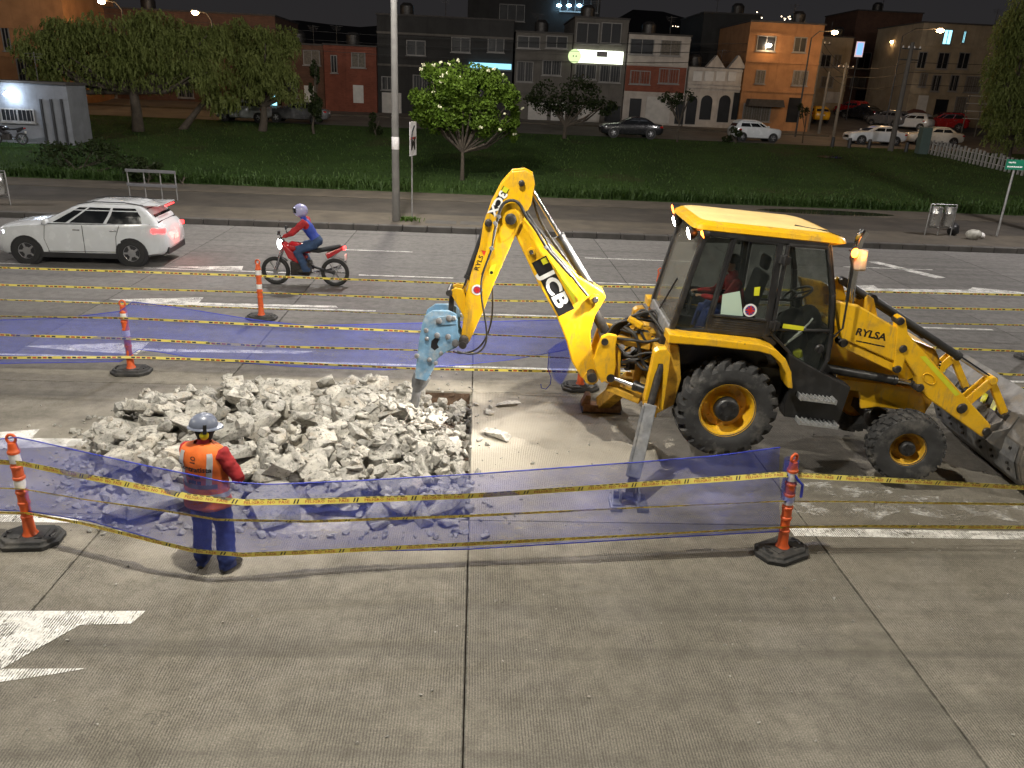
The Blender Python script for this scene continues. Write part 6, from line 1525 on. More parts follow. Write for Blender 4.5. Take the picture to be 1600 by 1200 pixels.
MAT_JACKET = M('royal blue jacket', (.02, .05, .32), .6, var=.2, vs_=8, bump=.4, bscale=14); MAT_JEANS = M('blue denim', (.03, .06, .13), .85, var=.25, vs_=10, bump=.4)
rd.scale = (1.16,) * 3
me = figure(Jr, dict(trousers=MAT_JEANS, shirt=MAT_JACKET, sleeve=MAT_REDCLOTH, hood=MAT_HOOD, face=MAT_HOOD, hand=MAT_HOOD, boot=MAT_BOOT), .018, 1.12)
bo = bpy.data.objects.new('body', me); COL.objects.link(bo); bo.parent = rd
hl = B(); hl.sphere((0, .05, 1.645), (.135, .16, .145), 20, 14); h_ = hl.out('helmet', M('pale violet helmet', (.36, .36, .58), .25, var=.08, coat=.6), rd, smooth=60)
vz = B(); vz.grid(lambda u, v: (.137 * math.sin(rad(-65 + 130 * u)), .05 + .164 * math.cos(rad(-65 + 130 * u)), 1.60 + .10 * v), 12, 3); vz.out('visor', MAT_CARGLASS, h_, fix=False, smooth=60)
# ================================================================== far kerbside furniture
MAT_POLE = M('weathered concrete pole', (.13, .125, .112), .85, var=.2, vs_=3, bump=.3)
MAT_GALV = M('galvanised steel', (.42, .42, .42), .4, .7, var=.2, vs_=8)
MAT_STAINLESS = M('stainless bin', (.55, .55, .54), .25, .9, var=.15, vs_=6, dirt=(.2, .18, .15), damt=.4)
MAT_LAMPGLOW = EM('street lamp lens', (1, .86, .62), 40); MAT_SODIUM = EM('sodium lamp lens', (1, .62, .28), 160)
SW = .20
pb = hitg(619, 345)
pole = thing('street_lamp', 'tall round concrete lamp pole on far pavement beside the bus stop sign', 'street lamp', (pb.x, pb.y, SW))
B().tube([(0, 0, 0), (0, 0, 11.4)], [.145, .09], 16).out('pole', MAT_POLE, pole, smooth=50)
B().tube([(0, 0, 11.1), (0, -1.2, 11.7), (0, -3.4, 11.8)], .04, 8).out('lamp_arm', MAT_GALV, pole, smooth=60)
ln = B(); ln.loft([rrect(-.14, .14, -4.1, -3.3, .08, 11.74, 3), rrect(-.12, .12, -4.0, -3.35, .08, 11.86, 3)]); lno = ln.out('lamp_head', MAT_GALV, pole)
B().bb(-.11, .11, -4.0, -3.5, 11.70, 11.735).out('lamp_lens', MAT_LAMPGLOW, lno)
B().tube([(0, 0, 11.1), (0, 1.0, 11.7), (0, 2.6, 11.8)], .04, 8).out('lamp_arm', MAT_GALV, pole, smooth=60)  # park-side arm and head, added to carry the extra light on trees
ln = B(); ln.loft([rrect(-.14, .14, 2.5, 3.3, .08, 11.74, 3), rrect(-.12, .12, 2.55, 3.2, .08, 11.86, 3)]); lno2 = ln.out('lamp_head', MAT_GALV, pole); B().bb(-.11, .11, 2.7, 3.2, 11.70, 11.735).out('lamp_lens', MAT_LAMPGLOW, lno2)
B().lathe([(.134, 0), (.137, .01), (.137, .42), (.134, .43)], (0, 0, 2.55), (0, 0, 1), 16).out('paper_wrap', MAT_BAND, pole, smooth=40)
sb = hitg(644, 343)
sg = thing('bus_stop_sign', 'tall white bus stop sign turned nearly edge-on beside the concrete pole', 'sign', (sb.x, sb.y, SW), (0, 0, rad(74)))
hs_ = atY(645, 190, sb.y).z - SW; lo_ = atY(645, 243, sb.y).z - SW
B().cyl((0, 0, 0), (0, 0, hs_), .03, 10).out('post', MAT_GALV, sg)
B().bb(-.33, .33, -.05, -.035, lo_, hs_).out('board', MAT_BAND, sg); B().bb(-.325, .325, -.034, -.03, lo_ + .01, hs_ - .01).out('board_back', M('blue sign enamel', (.02, .03, .2), .4), sg)
e = B(); e.tube([(-.2, -.052, lo_ + .55), (-.12, -.052, hs_ - .35), (.1, -.052, hs_ - .15)], .035, 6); e.out('sign_arrow', MAT_DECAL, sg)
e = B(); e.bb(-.28, .28, -.053, -.051, (lo_ + hs_) / 2 - .02, (lo_ + hs_) / 2 + .06); e.out('sign_bar', MAT_RED, sg)
e = B(); text_on(e, 'M', .6, (0, -.054, lo_ + .40), (1, 0, 0), (0, 0, 1), bold=.04); e.out('sign_letter', MAT_DECAL, sg, fix=False)
def bins(px, py, label, rz):
    p = hitg(px, py); t = thing('litter_bins', label, 'litter bin', (p.x, p.y, SW), (0, 0, rz))
    for x in (-.55, .55):
        B().tube([(x, .02, 0), (x, .02, 1.22)], .024, 8).out('leg', MAT_GALV, t, smooth=60)
    for z in (.30, 1.21): B().tube([(-.55, .02, z), (.55, .02, z)], .02, 8).out('rail', MAT_GALV, t, smooth=60)
    B().tube([(0, .02, 0), (0, .02, .32)], .02, 8).out('leg', MAT_GALV, t, smooth=60)
    for x in (-.27, .27):
        b = B(); b.lathe([(.17, .36), (.20, .38), (.21, .85), (.215, .86), (.215, .88), (.21, .89), (.21, 1.12), (.19, 1.12), (.18, .95)], (x, 0, 0), (0, 0, 1), 20); b.out('bin', MAT_STAINLESS, t, smooth=40)
    return t
bins(1465, 368, 'pair of stainless litter bins hung in a pipe frame on the right pavement', rad(4)); bins(-8, 320, 'stainless litter bin frame cut off by the left edge above the car', rad(0))
rb_ = hitg(240, 312); rk = thing('rail_rack', 'grey pipe rail with two bars standing on the pavement behind the white car', 'rack', (rb_.x, rb_.y, SW), (0, 0, rad(-3)))
for z in (.55, 1.1): B().beam((-1.0, 0, z), (1.0, 0, z), .05, .12).out('bar', M('dull grey rail', (.16, .16, .17), .6), rk, bevel=.01)
for x in (-.95, -.3, .35, .95): B().tube([(x, .04, 0), (x, .04, 1.1)], .025, 8).out('upright', MAT_GALV, rk, smooth=60)
gs = hitg(1557, 369); gtop = atY(1580, 264, gs.y)
gsn = thing('street_sign', 'green street name sign on a grey post at right edge of far pavement', 'sign', (gs.x, gs.y, SW))
B().tube([(0, 0, 0), (.0, 0, gtop.z - SW)], .045, 10).out('post', MAT_GALV, gsn, smooth=60)
zt = gtop.z - SW; MAT_GREEN = M('green sign enamel', (.01, .16, .09), .4, var=.1)
e = B(); e.prism([(-.42, zt - .02), (.34, zt - .02), (.46, zt + .17), (.34, zt + .36), (-.42, zt + .36)], -.06, -.04); go_ = e.out('plate', MAT_GREEN, gsn)
e = B(); bar_on(e, .3, .05, (-.18, -.063, zt + .25), (1, 0, 0), (0, 0, 1), 3); bar_on(e, .62, .05, (-.04, -.063, zt + .09), (1, 0, 0), (0, 0, 1), 4); e.out('sign_lettering', MAT_WHITE, go_, fix=False)
MAT_BAG = M('black rubbish bag', (.015, .015, .016), .35, var=.2); MAT_BAGW = M('pale rubbish bag', (.35, .34, .30), .5, var=.3, vs_=9)
def lump(px, py, r, mat, name, label, cat):
    p = hitg(px, py); b = B(); b.sphere((0, 0, 0), r, 16, 12)
    b.v = [tuple(Vector(v) * (1 + .22 * mnoise.noise(Vector(v) * 5 + Vector((px, 0, 0))))) for v in b.v]
    zmin = min(v[2] for v in b.v); b.v = [(v[0], v[1], max(v[2] - zmin - .03, 0)) for v in b.v]
    o = b.out(name, mat, None, smooth=40, label=label, cat=cat); o.location = (p.x, p.y, SW); return o
lump(1488, 367, (.24, .2, .26), MAT_BAG, 'rubbish_bag', 'black rubbish bag slumped beside the right litter bins', 'bag'); lump(1520, 374, (.30, .22, .2), MAT_BAGW, 'rubbish_bag', 'pale torn rubbish bag lying between litter bins and green sign', 'bag'); lump(1533, 372, (.14, .12, .12), MAT_BAND, 'litter', 'small white bundle of litter against the pale rubbish bag', 'litter')

# ================================================================== plants
def leafmat(name, a, b_):
    k = N(name); oi = k.n('NewGeometry'); c = k.mix(k.ramp(k.noise(.9, 3), .3, .7), a, b_); c = k.mix(k.ramp(k.noise(17, 2), .3, .7, .5, 0), c, tuple(x * .5 for x in a))
    k.col(c); k.rough(.6); k.p.inputs['Specular IOR Level'].default_value = .25
    tr = k.n('BsdfTranslucent'); k.l(c, tr.inputs[0]); mx = k.n('MixShader'); mx.inputs[0].default_value = .3
    k.l(k.p.outputs[0], mx.inputs[1]); k.l(tr.outputs[0], mx.inputs[2]); k.l(mx.outputs[0], k.o.inputs[0]); return k.m
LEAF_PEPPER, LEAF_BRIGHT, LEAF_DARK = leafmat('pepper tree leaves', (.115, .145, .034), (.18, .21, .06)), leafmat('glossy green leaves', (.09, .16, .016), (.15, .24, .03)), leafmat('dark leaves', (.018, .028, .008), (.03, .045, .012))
MAT_BARK = M('dark bark', (.06, .048, .036), .95, var=.3, vs_=5, bump=.8, bscale=12)
def leaves(b, c, r, n, ls, rg, weep=False, shell=.55):
    for _ in range(n):
        while True:
            v = Vector((rg.uniform(-1, 1), rg.uniform(-1, 1), rg.uniform(-1, 1)))
            if v.length <= 1 and v.length > shell * rg.random(): break
        p = Vector((c[0] + v.x * r[0], c[1] + v.y * r[1], c[2] + v.z * r[2]))
        if weep:
            k = rg.randint(2, 4); w = ls * rg.uniform(.6, 1.0); a = rg.uniform(0, 6.28); sd = Vector((math.cos(a), math.sin(a), 0)) * w; q = p; dr = Vector((v.x * .25, v.y * .25, -1)).normalized()
            for i in range(k):
                q2 = q + dr * ls * 1.1 + Vector((rg.uniform(-.06, .06), rg.uniform(-.06, .06), 0)); f = 1 - i / k * .5; tw_ = Vector((-sd.y, sd.x, 0)) * rg.uniform(-.8, .8)
                b.add([q - sd * f, q + sd * f * .2 + tw_ * .3, q2 + sd * f * .8 + tw_, q2 - sd * .3], [(0, 1, 2, 3)]); q = q2
        else:
            u = Vector((rg.gauss(0, 1), rg.gauss(0, 1), rg.gauss(0, .7))).normalized(); w = u.orthogonal().normalized(); w = (Matrix.Rotation(rg.uniform(0, 6.28), 3, u) @ w); s_ = ls * rg.uniform(.6, 1.3)
            b.add([p - u * s_ * .5, p + w * s_ * .28, p + u * s_ * .5, p - w * s_ * .28], [(0, 1, 2, 3)])
def tree(name, label, base, clumps, n, ls, mat, seed, trunk=(.22, .10), weep=False, flowers=0, lean=(0, 0), cat='tree', group=None, fork=.45):
    """clumps: (px, py, rx_px, rz_px) at the tree's depth"""
    rg = random.Random(seed); p = hitg(*base); z0 = terrain(p.x, p.y)
    t = thing(name, label, cat, (p.x, p.y, z0 - .05), group=group); m_px = pscale(p); cl = []
    for (cx, cy_, rx, rz) in clumps:
        q = atY(cx, cy_, p.y + rg.uniform(-.8, .8)); cl.append((q - Vector((p.x, p.y, z0 - .05)), rx * m_px, rz * m_px))
    b = B()
    tot = sum(c[1] * c[2] for c in cl)
    for c, rx, rz in cl:
        k = max(5, int(9 * rx)); nn = int(n * rx * rz / tot)
        for i in range(k):      # sub-clumps give an uneven outline with gaps
            while True:
                v = Vector((rg.uniform(-1, 1), rg.uniform(-1, 1), rg.uniform(-1, 1)))
                if .35 < v.length < 1: break
            s_ = rg.uniform(.28, .5); leaves(b, c + Vector((v.x * rx * .85, v.y * rx * .7, v.z * rz * .8)), (rx * s_, rx * s_, rz * s_), nn // k, ls, rg, weep)
    b.out('crown', mat, t, fix=False)
    b = B(); top = sum((c[0] for c in cl), Vector()) / len(cl); fk = Vector((lean[0], lean[1], top.z * fork))
    b.tube([(0, 0, -.1), fk * .5 + Vector((rg.uniform(-.1, .1), 0, 0)), fk], [trunk[0], trunk[0] * .8, trunk[0] * .65], 10)
    for c, rx, rz in cl:
        for k in range(3):
            e = c + Vector((rg.uniform(-.6, .6) * rx, rg.uniform(-.5, .5) * rx, rg.uniform(-.2, .4) * rz)); m_ = fk.lerp(e, .5) + Vector((0, 0, -.12 * (e - fk).length + rg.uniform(-.1, .2)))
            b.tube([fk * .96, m_, e], [trunk[0] * .5, trunk[1] * .7, .02], 7)
    b.out('trunk', MAT_BARK, t, smooth=60)
    if flowers:
        b = B()
        for _ in range(flowers):
            c, rx, rz = rg.choice(cl); a = rg.uniform(3.3, 6.1); el = rg.uniform(-.3, 1.2); q = c + Vector((math.cos(a) * math.cos(el) * rx, math.sin(a) * math.cos(el) * rx * .9, math.sin(el) * rz))
            for _k in range(5): b.sphere(q + Vector((rg.uniform(-.07, .07), rg.uniform(-.07, .07), rg.uniform(-.05, .05))), rg.uniform(.03, .06), 6, 4)
        b.out('flowers', M('cream flower clusters', (.62, .62, .42), .7, var=.15), t, kind='stuff')
    return t
tree('pepper_tree', 'broad weeping tree with thick trunk at left, hiding the orange building', (216, 205), [(68, 72, 42, 36), (125, 55, 66, 36), (210, 50, 78, 38), (282, 85, 52, 42), (150, 100, 75, 36), (235, 105, 72, 34), (72, 118, 36, 22), (322, 62, 44, 34), (315, 110, 34, 30)], 19000, .085, LEAF_PEPPER, 1, (.38, .2), True, fork=.55)
tree('pepper_tree', 'round weeping tree with bent trunks just right of the broad left tree', (410, 205), [(378, 62, 40, 38), (428, 82, 46, 48), (392, 118, 52, 40), (442, 135, 34, 34)], 8500, .085, LEAF_PEPPER, 2, (.30, .16), True, lean=(.2, 0), fork=.4)
bt_ = hitg(283, 202); lt_ = tree('leaning_tree', 'low dark tree whose bent trunk leans right between the two weeping trees', (283, 202), [(345, 150, 26, 18)], 240, .16, LEAF_PEPPER, 3, (.24, .16), True, lean=(1.6, 0), fork=.8)
tree('flowering_tree', 'bright green tree dotted with cream flowers standing right of the concrete pole', (722, 281), [(690, 130, 42, 32), (740, 125, 45, 32), (715, 165, 62, 34), (665, 165, 28, 22), (780, 160, 28, 26), (800, 182, 20, 18), (725, 190, 30, 24), (800, 205, 14, 18), (685, 188, 30, 20), (760, 196, 28, 20)], 18000, .19, LEAF_BRIGHT, 4, (.12, .07), flowers=26, fork=.42)
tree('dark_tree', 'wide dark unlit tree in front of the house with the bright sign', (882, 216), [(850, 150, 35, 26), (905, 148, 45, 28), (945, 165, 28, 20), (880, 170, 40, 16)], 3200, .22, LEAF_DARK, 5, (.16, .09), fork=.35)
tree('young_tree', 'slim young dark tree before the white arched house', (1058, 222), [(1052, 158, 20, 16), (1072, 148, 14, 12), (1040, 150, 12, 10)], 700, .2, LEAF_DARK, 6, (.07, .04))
tree('weeping_tree', 'tall green drooping tree filling the right edge beside the picket posts', (1572, 250), [(1575, 60, 40, 60), (1560, 120, 30, 60), (1600, 130, 50, 80), (1585, 200, 36, 40), (1560, 180, 22, 40), (1610, 40, 60, 60)], 10000, .09, LEAF_PEPPER, 7, (.3, .2), True, fork=.5)
tree('sapling', 'thin little sapling on the grass island before the orange building', (1254, 224), [(1258, 178, 10, 12), (1255, 165, 8, 8)], 260, .18, LEAF_DARK, 8, (.05, .03))
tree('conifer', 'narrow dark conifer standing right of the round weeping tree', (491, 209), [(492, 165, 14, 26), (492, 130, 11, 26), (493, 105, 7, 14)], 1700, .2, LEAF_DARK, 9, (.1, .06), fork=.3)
tree('round_shrub', 'small clipped dark shrub on the lawn left of the concrete pole', (586, 212), [(586, 192, 13, 16)], 900, .16, LEAF_DARK, 10, (.06, .04), cat='shrub', fork=.3)
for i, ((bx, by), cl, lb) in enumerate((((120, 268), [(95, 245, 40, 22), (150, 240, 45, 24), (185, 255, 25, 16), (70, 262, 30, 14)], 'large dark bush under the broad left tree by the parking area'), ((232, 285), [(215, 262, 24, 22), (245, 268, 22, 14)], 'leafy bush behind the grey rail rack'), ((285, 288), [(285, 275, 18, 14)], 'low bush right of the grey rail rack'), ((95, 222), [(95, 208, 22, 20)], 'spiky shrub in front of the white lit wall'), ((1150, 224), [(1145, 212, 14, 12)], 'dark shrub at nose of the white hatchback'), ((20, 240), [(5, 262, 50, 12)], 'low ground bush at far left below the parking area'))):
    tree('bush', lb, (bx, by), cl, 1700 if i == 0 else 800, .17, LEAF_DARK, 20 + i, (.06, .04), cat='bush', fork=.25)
# strap-leaved border along the cycle path and rough grass on the lawn
gb = B(); rg = random.Random(5)
def blade(b, x, y, z, h, w, rg):
    a = rg.uniform(0, 6.28); d = Vector((math.cos(a), math.sin(a), 0)); s_ = Vector((-d.y, d.x, 0)) * w; q0 = Vector((x, y, z)); q1 = q0 + d * h * .35 + Vector((0, 0, h * .8)); q2 = q0 + d * h * .85 + Vector((0, 0, h * .75 * rg.uniform(.6, 1.2)))
    b.add([q0 - s_, q0 + s_, q1 + s_, q1 - s_, q2], [(0, 1, 2, 3), (3, 2, 4)])
for _ in range(9500):
    x = rg.uniform(-26, 30); dens = .5 + .5 * mnoise.noise((x * .35, 0, 7))
    if rg.random() > dens + .25: continue
    if -3.4 < x < 1.2 and rg.random() < .8: continue
    y = 37.7 + abs(rg.gauss(0, .75)); blade(gb, x, y, terrain(x, y) - .02, rg.uniform(.25, .6) * (.6 + dens * .6), rg.uniform(.015, .03), rg)
gb.out('border_plants', leafmat('strap leaves', (.035, .075, .015), (.07, .12, .03)), fix=False, kind='stuff', label='strap-leaved border plants along the lawn edge')
gb = B()
for _ in range(14000):
    x, y = rg.uniform(-32, 34), 38 + 20 * rg.random() ** 1.3
    blade(gb, x, y, terrain(x, y) + .0, rg.uniform(.06, .16), rg.uniform(.012, .03), rg)
gb.out('rough_grass', leafmat('lawn blades', (.045, .09, .017), (.08, .14, .03)), fix=False, kind='stuff', label='rough grass blades of the dark lawn')
tf = B(); sp0 = hitg(637, 345)
for _ in range(120): blade(tf, sp0.x - .05 + rg.gauss(0, .22), sp0.y + rg.gauss(0, .12), SW, rg.uniform(.08, .2), .02, rg)
tf.out('weed_tuft', leafmat('weed leaves', (.06, .12, .02), (.1, .17, .03)), fix=False, kind='stuff', label='weeds growing between the pole and the bus stop sign')

# ================================================================== houses along the back street
MAT_WINDARK = M('dark window glass', (.012, .013, .015), .4, var=.3, vs_=1.5, spec=.2)
MAT_CURTAIN = M('curtained window', (.12, .105, .085), .8, var=.35, vs_=8)
MAT_FRAME = M('window frame paint', (.20, .19, .18), .6, var=.2)
MAT_SHUT = M('pale roller shutter', (.42, .40, .37), .6, var=.15, vs_=2)
MAT_DOORW = M('white door paint', (.50, .49, .47), .6, var=.1)
MAT_LITW = EM('lit window', (1, .72, .4), 1.6); MAT_LITC = EM('cyan lit window', (.35, .85, 1), 2.2)
MAT_ROOF = M('dark roof sheet', (.05, .045, .042), .85, var=.3)
def wallmat(name, c, brick=False):
    k = N(name); f = k.noise(1.2, 5, .6); col_ = k.mix(k.ramp(f, .3, .7), tuple(x * .8 for x in c), tuple(min(1, x * 1.15) for x in c))
    col_ = k.mix(k.ramp(k.noise(1.0, 5, .7, mapping=(2.5, 2.5, .25)), .52, .75, 0, .5), col_, tuple(x * .4 for x in c))
    if brick:
        bt = k.n('TexBrick'); bt.inputs['Scale'].default_value = 1.0; bt.inputs['Mortar Size'].default_value = .012; bt.inputs['Brick Width'].default_value = .25; bt.inputs['Row Height'].default_value = .08
        sx = k.n('SeparateXYZ'); k.l(k.pos(), sx.inputs[0]); cb_ = k.n('CombineXYZ'); k.l(sx.outputs[0], cb_.inputs[0]); k.l(sx.outputs[2], cb_.inputs[1]); k.l(cb_.outputs[0], bt.inputs['Vector'])
        bt.inputs['Color1'].default_value = (1, 1, 1, 1); bt.inputs['Color2'].default_value = (.75, .75, .75, 1); bt.inputs['Mortar'].default_value = (.9, .9, .9, 1)
        col_ = k.mix(1.0, col_, bt.outputs[0], 'MULTIPLY')
    k.col(col_); k.rough(.9); k.bump(k.noise(12, 4), .3, .02); return k.m
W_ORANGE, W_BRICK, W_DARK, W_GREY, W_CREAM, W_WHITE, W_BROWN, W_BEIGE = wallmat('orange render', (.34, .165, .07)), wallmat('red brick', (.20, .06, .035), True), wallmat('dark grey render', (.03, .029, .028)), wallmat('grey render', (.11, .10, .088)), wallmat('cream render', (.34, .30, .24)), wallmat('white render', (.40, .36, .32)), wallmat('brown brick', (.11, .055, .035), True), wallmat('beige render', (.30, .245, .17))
def house(label, px0, px1, top, Y, wmat, wins=(), base_z=None, bands=(), depth=9, pym=130, roof=True, parapet=.25, name='house'):
    X0, X1 = atY(px0, pym, Y).x, atY(px1, pym, Y).x; zb = terrain(0, Y) - .1 if base_z is None else base_z; zt = atY((px0 + px1) / 2, top, Y).z
    t = thing(name, label, 'building', ((X0 + X1) / 2, Y, zb))
    ox, oy, oz = (X0 + X1) / 2, Y, zb; hw = (X1 - X0) / 2 - .02
    B().bb(-hw, hw, 0, depth, 0, zt - zb).out('wall', wmat, t)
    if roof: B().bb(-hw - .08, hw + .08, -.15, depth + .1, zt - zb, zt - zb + parapet * .5).out('roof', MAT_ROOF, t)
    if roof:
        for k_ in range(2):
            xx = random.uniform(-.6, .6) * hw; zz = zt - zb + parapet * .5
            if k_: b = B(); b.tube([(xx, 1.2, zz), (xx, 1.2, zz + 1.5)], .03, 6); [b.beam((xx - .5 + q_ * .1, 1.2, zz + 1.4 - q_ * .14), (xx + .5 - q_ * .1, 1.2, zz + 1.4 - q_ * .14), .02, .02) for q_ in range(3)]; b.out('antenna', MAT_STEELD, t)
            else: B().lathe([(.55, 0), (.6, .3), (.6, .8), (.35, 1.05), (.01, 1.08)], (xx, 2.2, zz), (0, 0, 1), 14).out('water_tank', MAT_STEELD, t, smooth=40)
    for py in bands:
        z = atY((px0 + px1) / 2, py, Y).z - oz; B().bb(-hw - .01, hw + .01, -.12, .02, z - .10, z + .06).out('cornice', wmat if wmat not in (W_DARK,) else W_GREY, t)
    for (cx, cy2, w, h, kind) in wins:
        c = atY(cx, cy2, Y); s_ = pscale(c); w, h = w * s_ / 2, h * s_ / 2; x, z = c.x - ox, c.z - oz
        z0, z1 = max(z - h, .02), z + h
        if kind == 'shutter':
            f = B(); f.bb(x - w, x + w, -.04, .02, z0, z1); fo = f.out('shutter', MAT_SHUT, t)
            for i in range(int((z1 - z0) / .22)): B().bb(x - w + .03, x + w - .03, -.055, -.041, z0 + .03 + i * .22, z0 + .20 + i * .22).out('slat', MAT_SHUT, fo)
        elif kind in ('door', 'doord', 'arch'):
            m_ = MAT_DOORW if kind == 'door' else MAT_WINDARK
            f = B(); f.bb(x - w, x + w, -.05, .02, z0, z1)
            if kind == 'arch': f = B(); f.prism([(x - w, z0), (x + w, z0), (x + w, z1 - w)] + [(x + w * math.cos(a), z1 - w + w * math.sin(a)) for a in [i * math.pi / 8 for i in range(1, 8)]] + [(x - w, z1 - w)], -.05, .02)
            f.out('door', m_, t)
        else:
            f = B()
            for (a0, a1, b0, b1) in ((x - w, x + w, z1 - .07, z1), (x - w, x + w, z0, z0 + .07), (x - w, x - w + .07, z0 + .07, z1 - .07), (x + w - .07, x + w, z0 + .07, z1 - .07)): f.bb(a0, a1, -.08, .02, b0, b1)
            for i in range(1, max(2, int(round(w * 2 / .9)))): xx = x - w + i * 2 * w / max(2, int(round(w * 2 / .9))); f.bb(xx - .03, xx + .03, -.07, .02, z0 + .06, z1 - .06)
            fo = f.out('window', MAT_FRAME, t)
            B().bb(x - w + .05, x + w - .05, -.035, -.02, z0 + .05, z1 - .05).out('pane', {'win': MAT_WINDARK, 'cur': MAT_CURTAIN, 'lit': MAT_LITW, 'cyan': MAT_LITC}[kind], fo)
            B().bb(x - w - .08, x + w + .08, -.16, .02, z0 - .08, z0 - .004).out('sill', MAT_FRAME, fo)
            if cy2 > 105 and kind in ('win', 'cur'):
                for i in range(int(w * 2 / .22)): B().bb(x - w + .1 + i * .22, x - w + .12 + i * .22, -.12, -.10, z0 + .02, z1 - .02).out('window_bar', MAT_FRAME, fo)
    return t, ox, oy, oz
house('unlit brown brick house behind the narrow conifer', 438, 507, 70, 71.3, W_BROWN, [(487, 90, 26, 22, 'cur'), (515 - 30, 150, 18, 30, 'door'), (455, 140, 20, 24, 'win')], bands=(118,))
house('red brick house with two pale windows left of the concrete pole', 507, 589, 72, 71, W_BRICK, [(560, 94, 22, 22, 'cur'), (560, 147, 16, 26, 'door'), (522, 100, 10, 26, 'win')], bands=(76,))
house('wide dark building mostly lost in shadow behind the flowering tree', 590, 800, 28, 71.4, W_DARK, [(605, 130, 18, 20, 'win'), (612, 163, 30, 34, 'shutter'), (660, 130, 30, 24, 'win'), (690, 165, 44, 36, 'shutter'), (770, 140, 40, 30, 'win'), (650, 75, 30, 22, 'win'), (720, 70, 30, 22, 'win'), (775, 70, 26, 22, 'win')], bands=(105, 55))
house('dark two tone house with long balcony windows left of the bright sign', 803, 891, 52, 71, W_GREY, [(826, 66, 36, 18, 'win'), (870, 66, 34, 18, 'win'), (820, 112, 26, 30, 'win'), (862, 106, 30, 22, 'win'), (840, 175, 30, 28, 'shutter'), (872, 175, 22, 28, 'door')], bands=(82, 92, 145))
hF = house('grey three storey house carrying the bright white shop sign', 892, 975, 29, 70.9, W_GREY, [(918, 52, 36, 30, 'win'), (955, 52, 32, 30, 'win'), (915, 112, 34, 22, 'win'), (953, 115, 34, 26, 'win'), (920, 178, 34, 24, 'shutter'), (957, 178, 24, 24, 'doord')], bands=(31, 100, 150))
hG = house('house with white top storey over red brick middle and pale shutters', 976, 1072, 55, 71, W_WHITE, [(1003, 73, 38, 23, 'win'), (1048, 75, 32, 23, 'lit' if False else 'cur'), (1000, 121, 32, 20, 'cur'), (1045, 119, 32, 22, 'win'), (992, 172, 18, 34, 'doord'), (1028, 172, 38, 38, 'shutter'), (1062, 176, 14, 34, 'doord')], bands=(60, 101, 146))
q0, q1 = atY(977, 124, 71), atY(1071, 124, 71); B().bb(q0.x - hG[1], q1.x - hG[1], -.04, -.01, atY(1024, 144, 71).z - hG[3], atY(1024, 104, 71).z - hG[3]).out('brick_facing', W_BRICK, hG[0])
hH = house('white single storey house with three arched doorways and small gables', 1074, 1158, 106, 70.9, W_WHITE, [(1090, 119, 14, 14, 'door'), (1108, 119, 14, 14, 'door'), (1126, 119, 14, 14, 'door'), (1144, 119, 12, 14, 'door'), (1080, 172, 16, 42, 'arch'), (1103, 168, 18, 36, 'arch'), (1131, 170, 18, 40, 'arch'), (1149, 166, 9, 40, 'doord')], bands=(109, 131, 137), parapet=.1)
for (cx, cy2, w) in ((1118, 97, 16), (1152, 100, 14)):
    p = atY(cx, 107, 70.9); s_ = pscale(p); B().prism([(p.x - w * s_ - hH[1], p.z - hH[3]), (p.x + w * s_ - hH[1], p.z - hH[3]), (p.x - hH[1], p.z + 19 * s_ - hH[3])], -.05, .7).out('gable', W_WHITE, hH[0])
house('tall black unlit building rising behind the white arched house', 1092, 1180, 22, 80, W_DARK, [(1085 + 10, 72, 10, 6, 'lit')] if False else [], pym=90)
hI = house('orange rendered three storey corner building with a dark awning', 1160, 1274, 36, 70.8, W_ORANGE, [(1197, 68, 30, 22, 'win'), (1250, 70, 20, 22, 'win'), (1188, 120, 15, 20, 'cur'), (1250, 122, 24, 22, 'cur'), (1182, 176, 44, 26, 'cur'), (1240, 172, 20, 36, 'doord')], bands=(54, 97, 143))
house('brown house down the side street beyond the orange building', 1274, 1322, 58, 88, W_BEIGE, [(1290, 95, 16, 18, 'win'), (1308, 95, 12, 18, 'cur'), (1292, 128, 20, 16, 'cur'), (1300, 152, 26, 16, 'shutter')], bands=(112, 140))
house('tall dark building closing the side street under the power lines', 1320, 1420, 18, 97, W_BROWN, [(1340, 130, 24, 16, 'cur'), (1375, 120, 26, 30, 'cur'), (1378, 158, 22, 30, 'cur'), (1405, 130, 18, 40, 'win'), (1345, 155, 18, 26, 'doord'), (1350, 95, 20, 24, 'win'), (1400, 90, 20, 24, 'win')], bands=(75, 140))
house('beige balconied apartment house behind the red car at right', 1424, 1640, 40, 78.5, W_BEIGE, [(1440, 95, 14, 26, 'win'), (1473, 95, 18, 24, 'win'), (1505, 95, 18, 24, 'win'), (1480, 58, 14, 22, 'cyan'), (1506, 58, 5, 18, 'cyan'), (1442, 125, 12, 20, 'cur'), (1462, 130, 14, 24, 'win'), (1490, 130, 14, 24, 'win'), (1520, 132, 26, 24, 'cur'), (1440, 165, 16, 30, 'door'), (1470, 168, 20, 24, 'doord'), (1500, 165, 18, 26, 'cur')], bands=(75, 112, 150))
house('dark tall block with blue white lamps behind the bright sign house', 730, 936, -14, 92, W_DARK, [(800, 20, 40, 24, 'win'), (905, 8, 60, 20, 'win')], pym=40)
house('brown rendered block behind the weeping trees on the left', 110, 436, 18, 73, W_BROWN, [(290, 140, 24, 24, 'win'), (330, 145, 24, 24, 'win'), (170, 140, 24, 24, 'cur'), (400, 90, 24, 24, 'win'), (425, 160, 18, 24, 'cyan')], bands=(60,))
house('orange lit tall building at far left above the white wall', -160, 108, -60, 66, W_ORANGE, [(10, 60, 12, 36, 'win'), (40, 110, 24, 34, 'win'), (75, 60, 20, 30, 'win')], bands=(40, 85), pym=80)
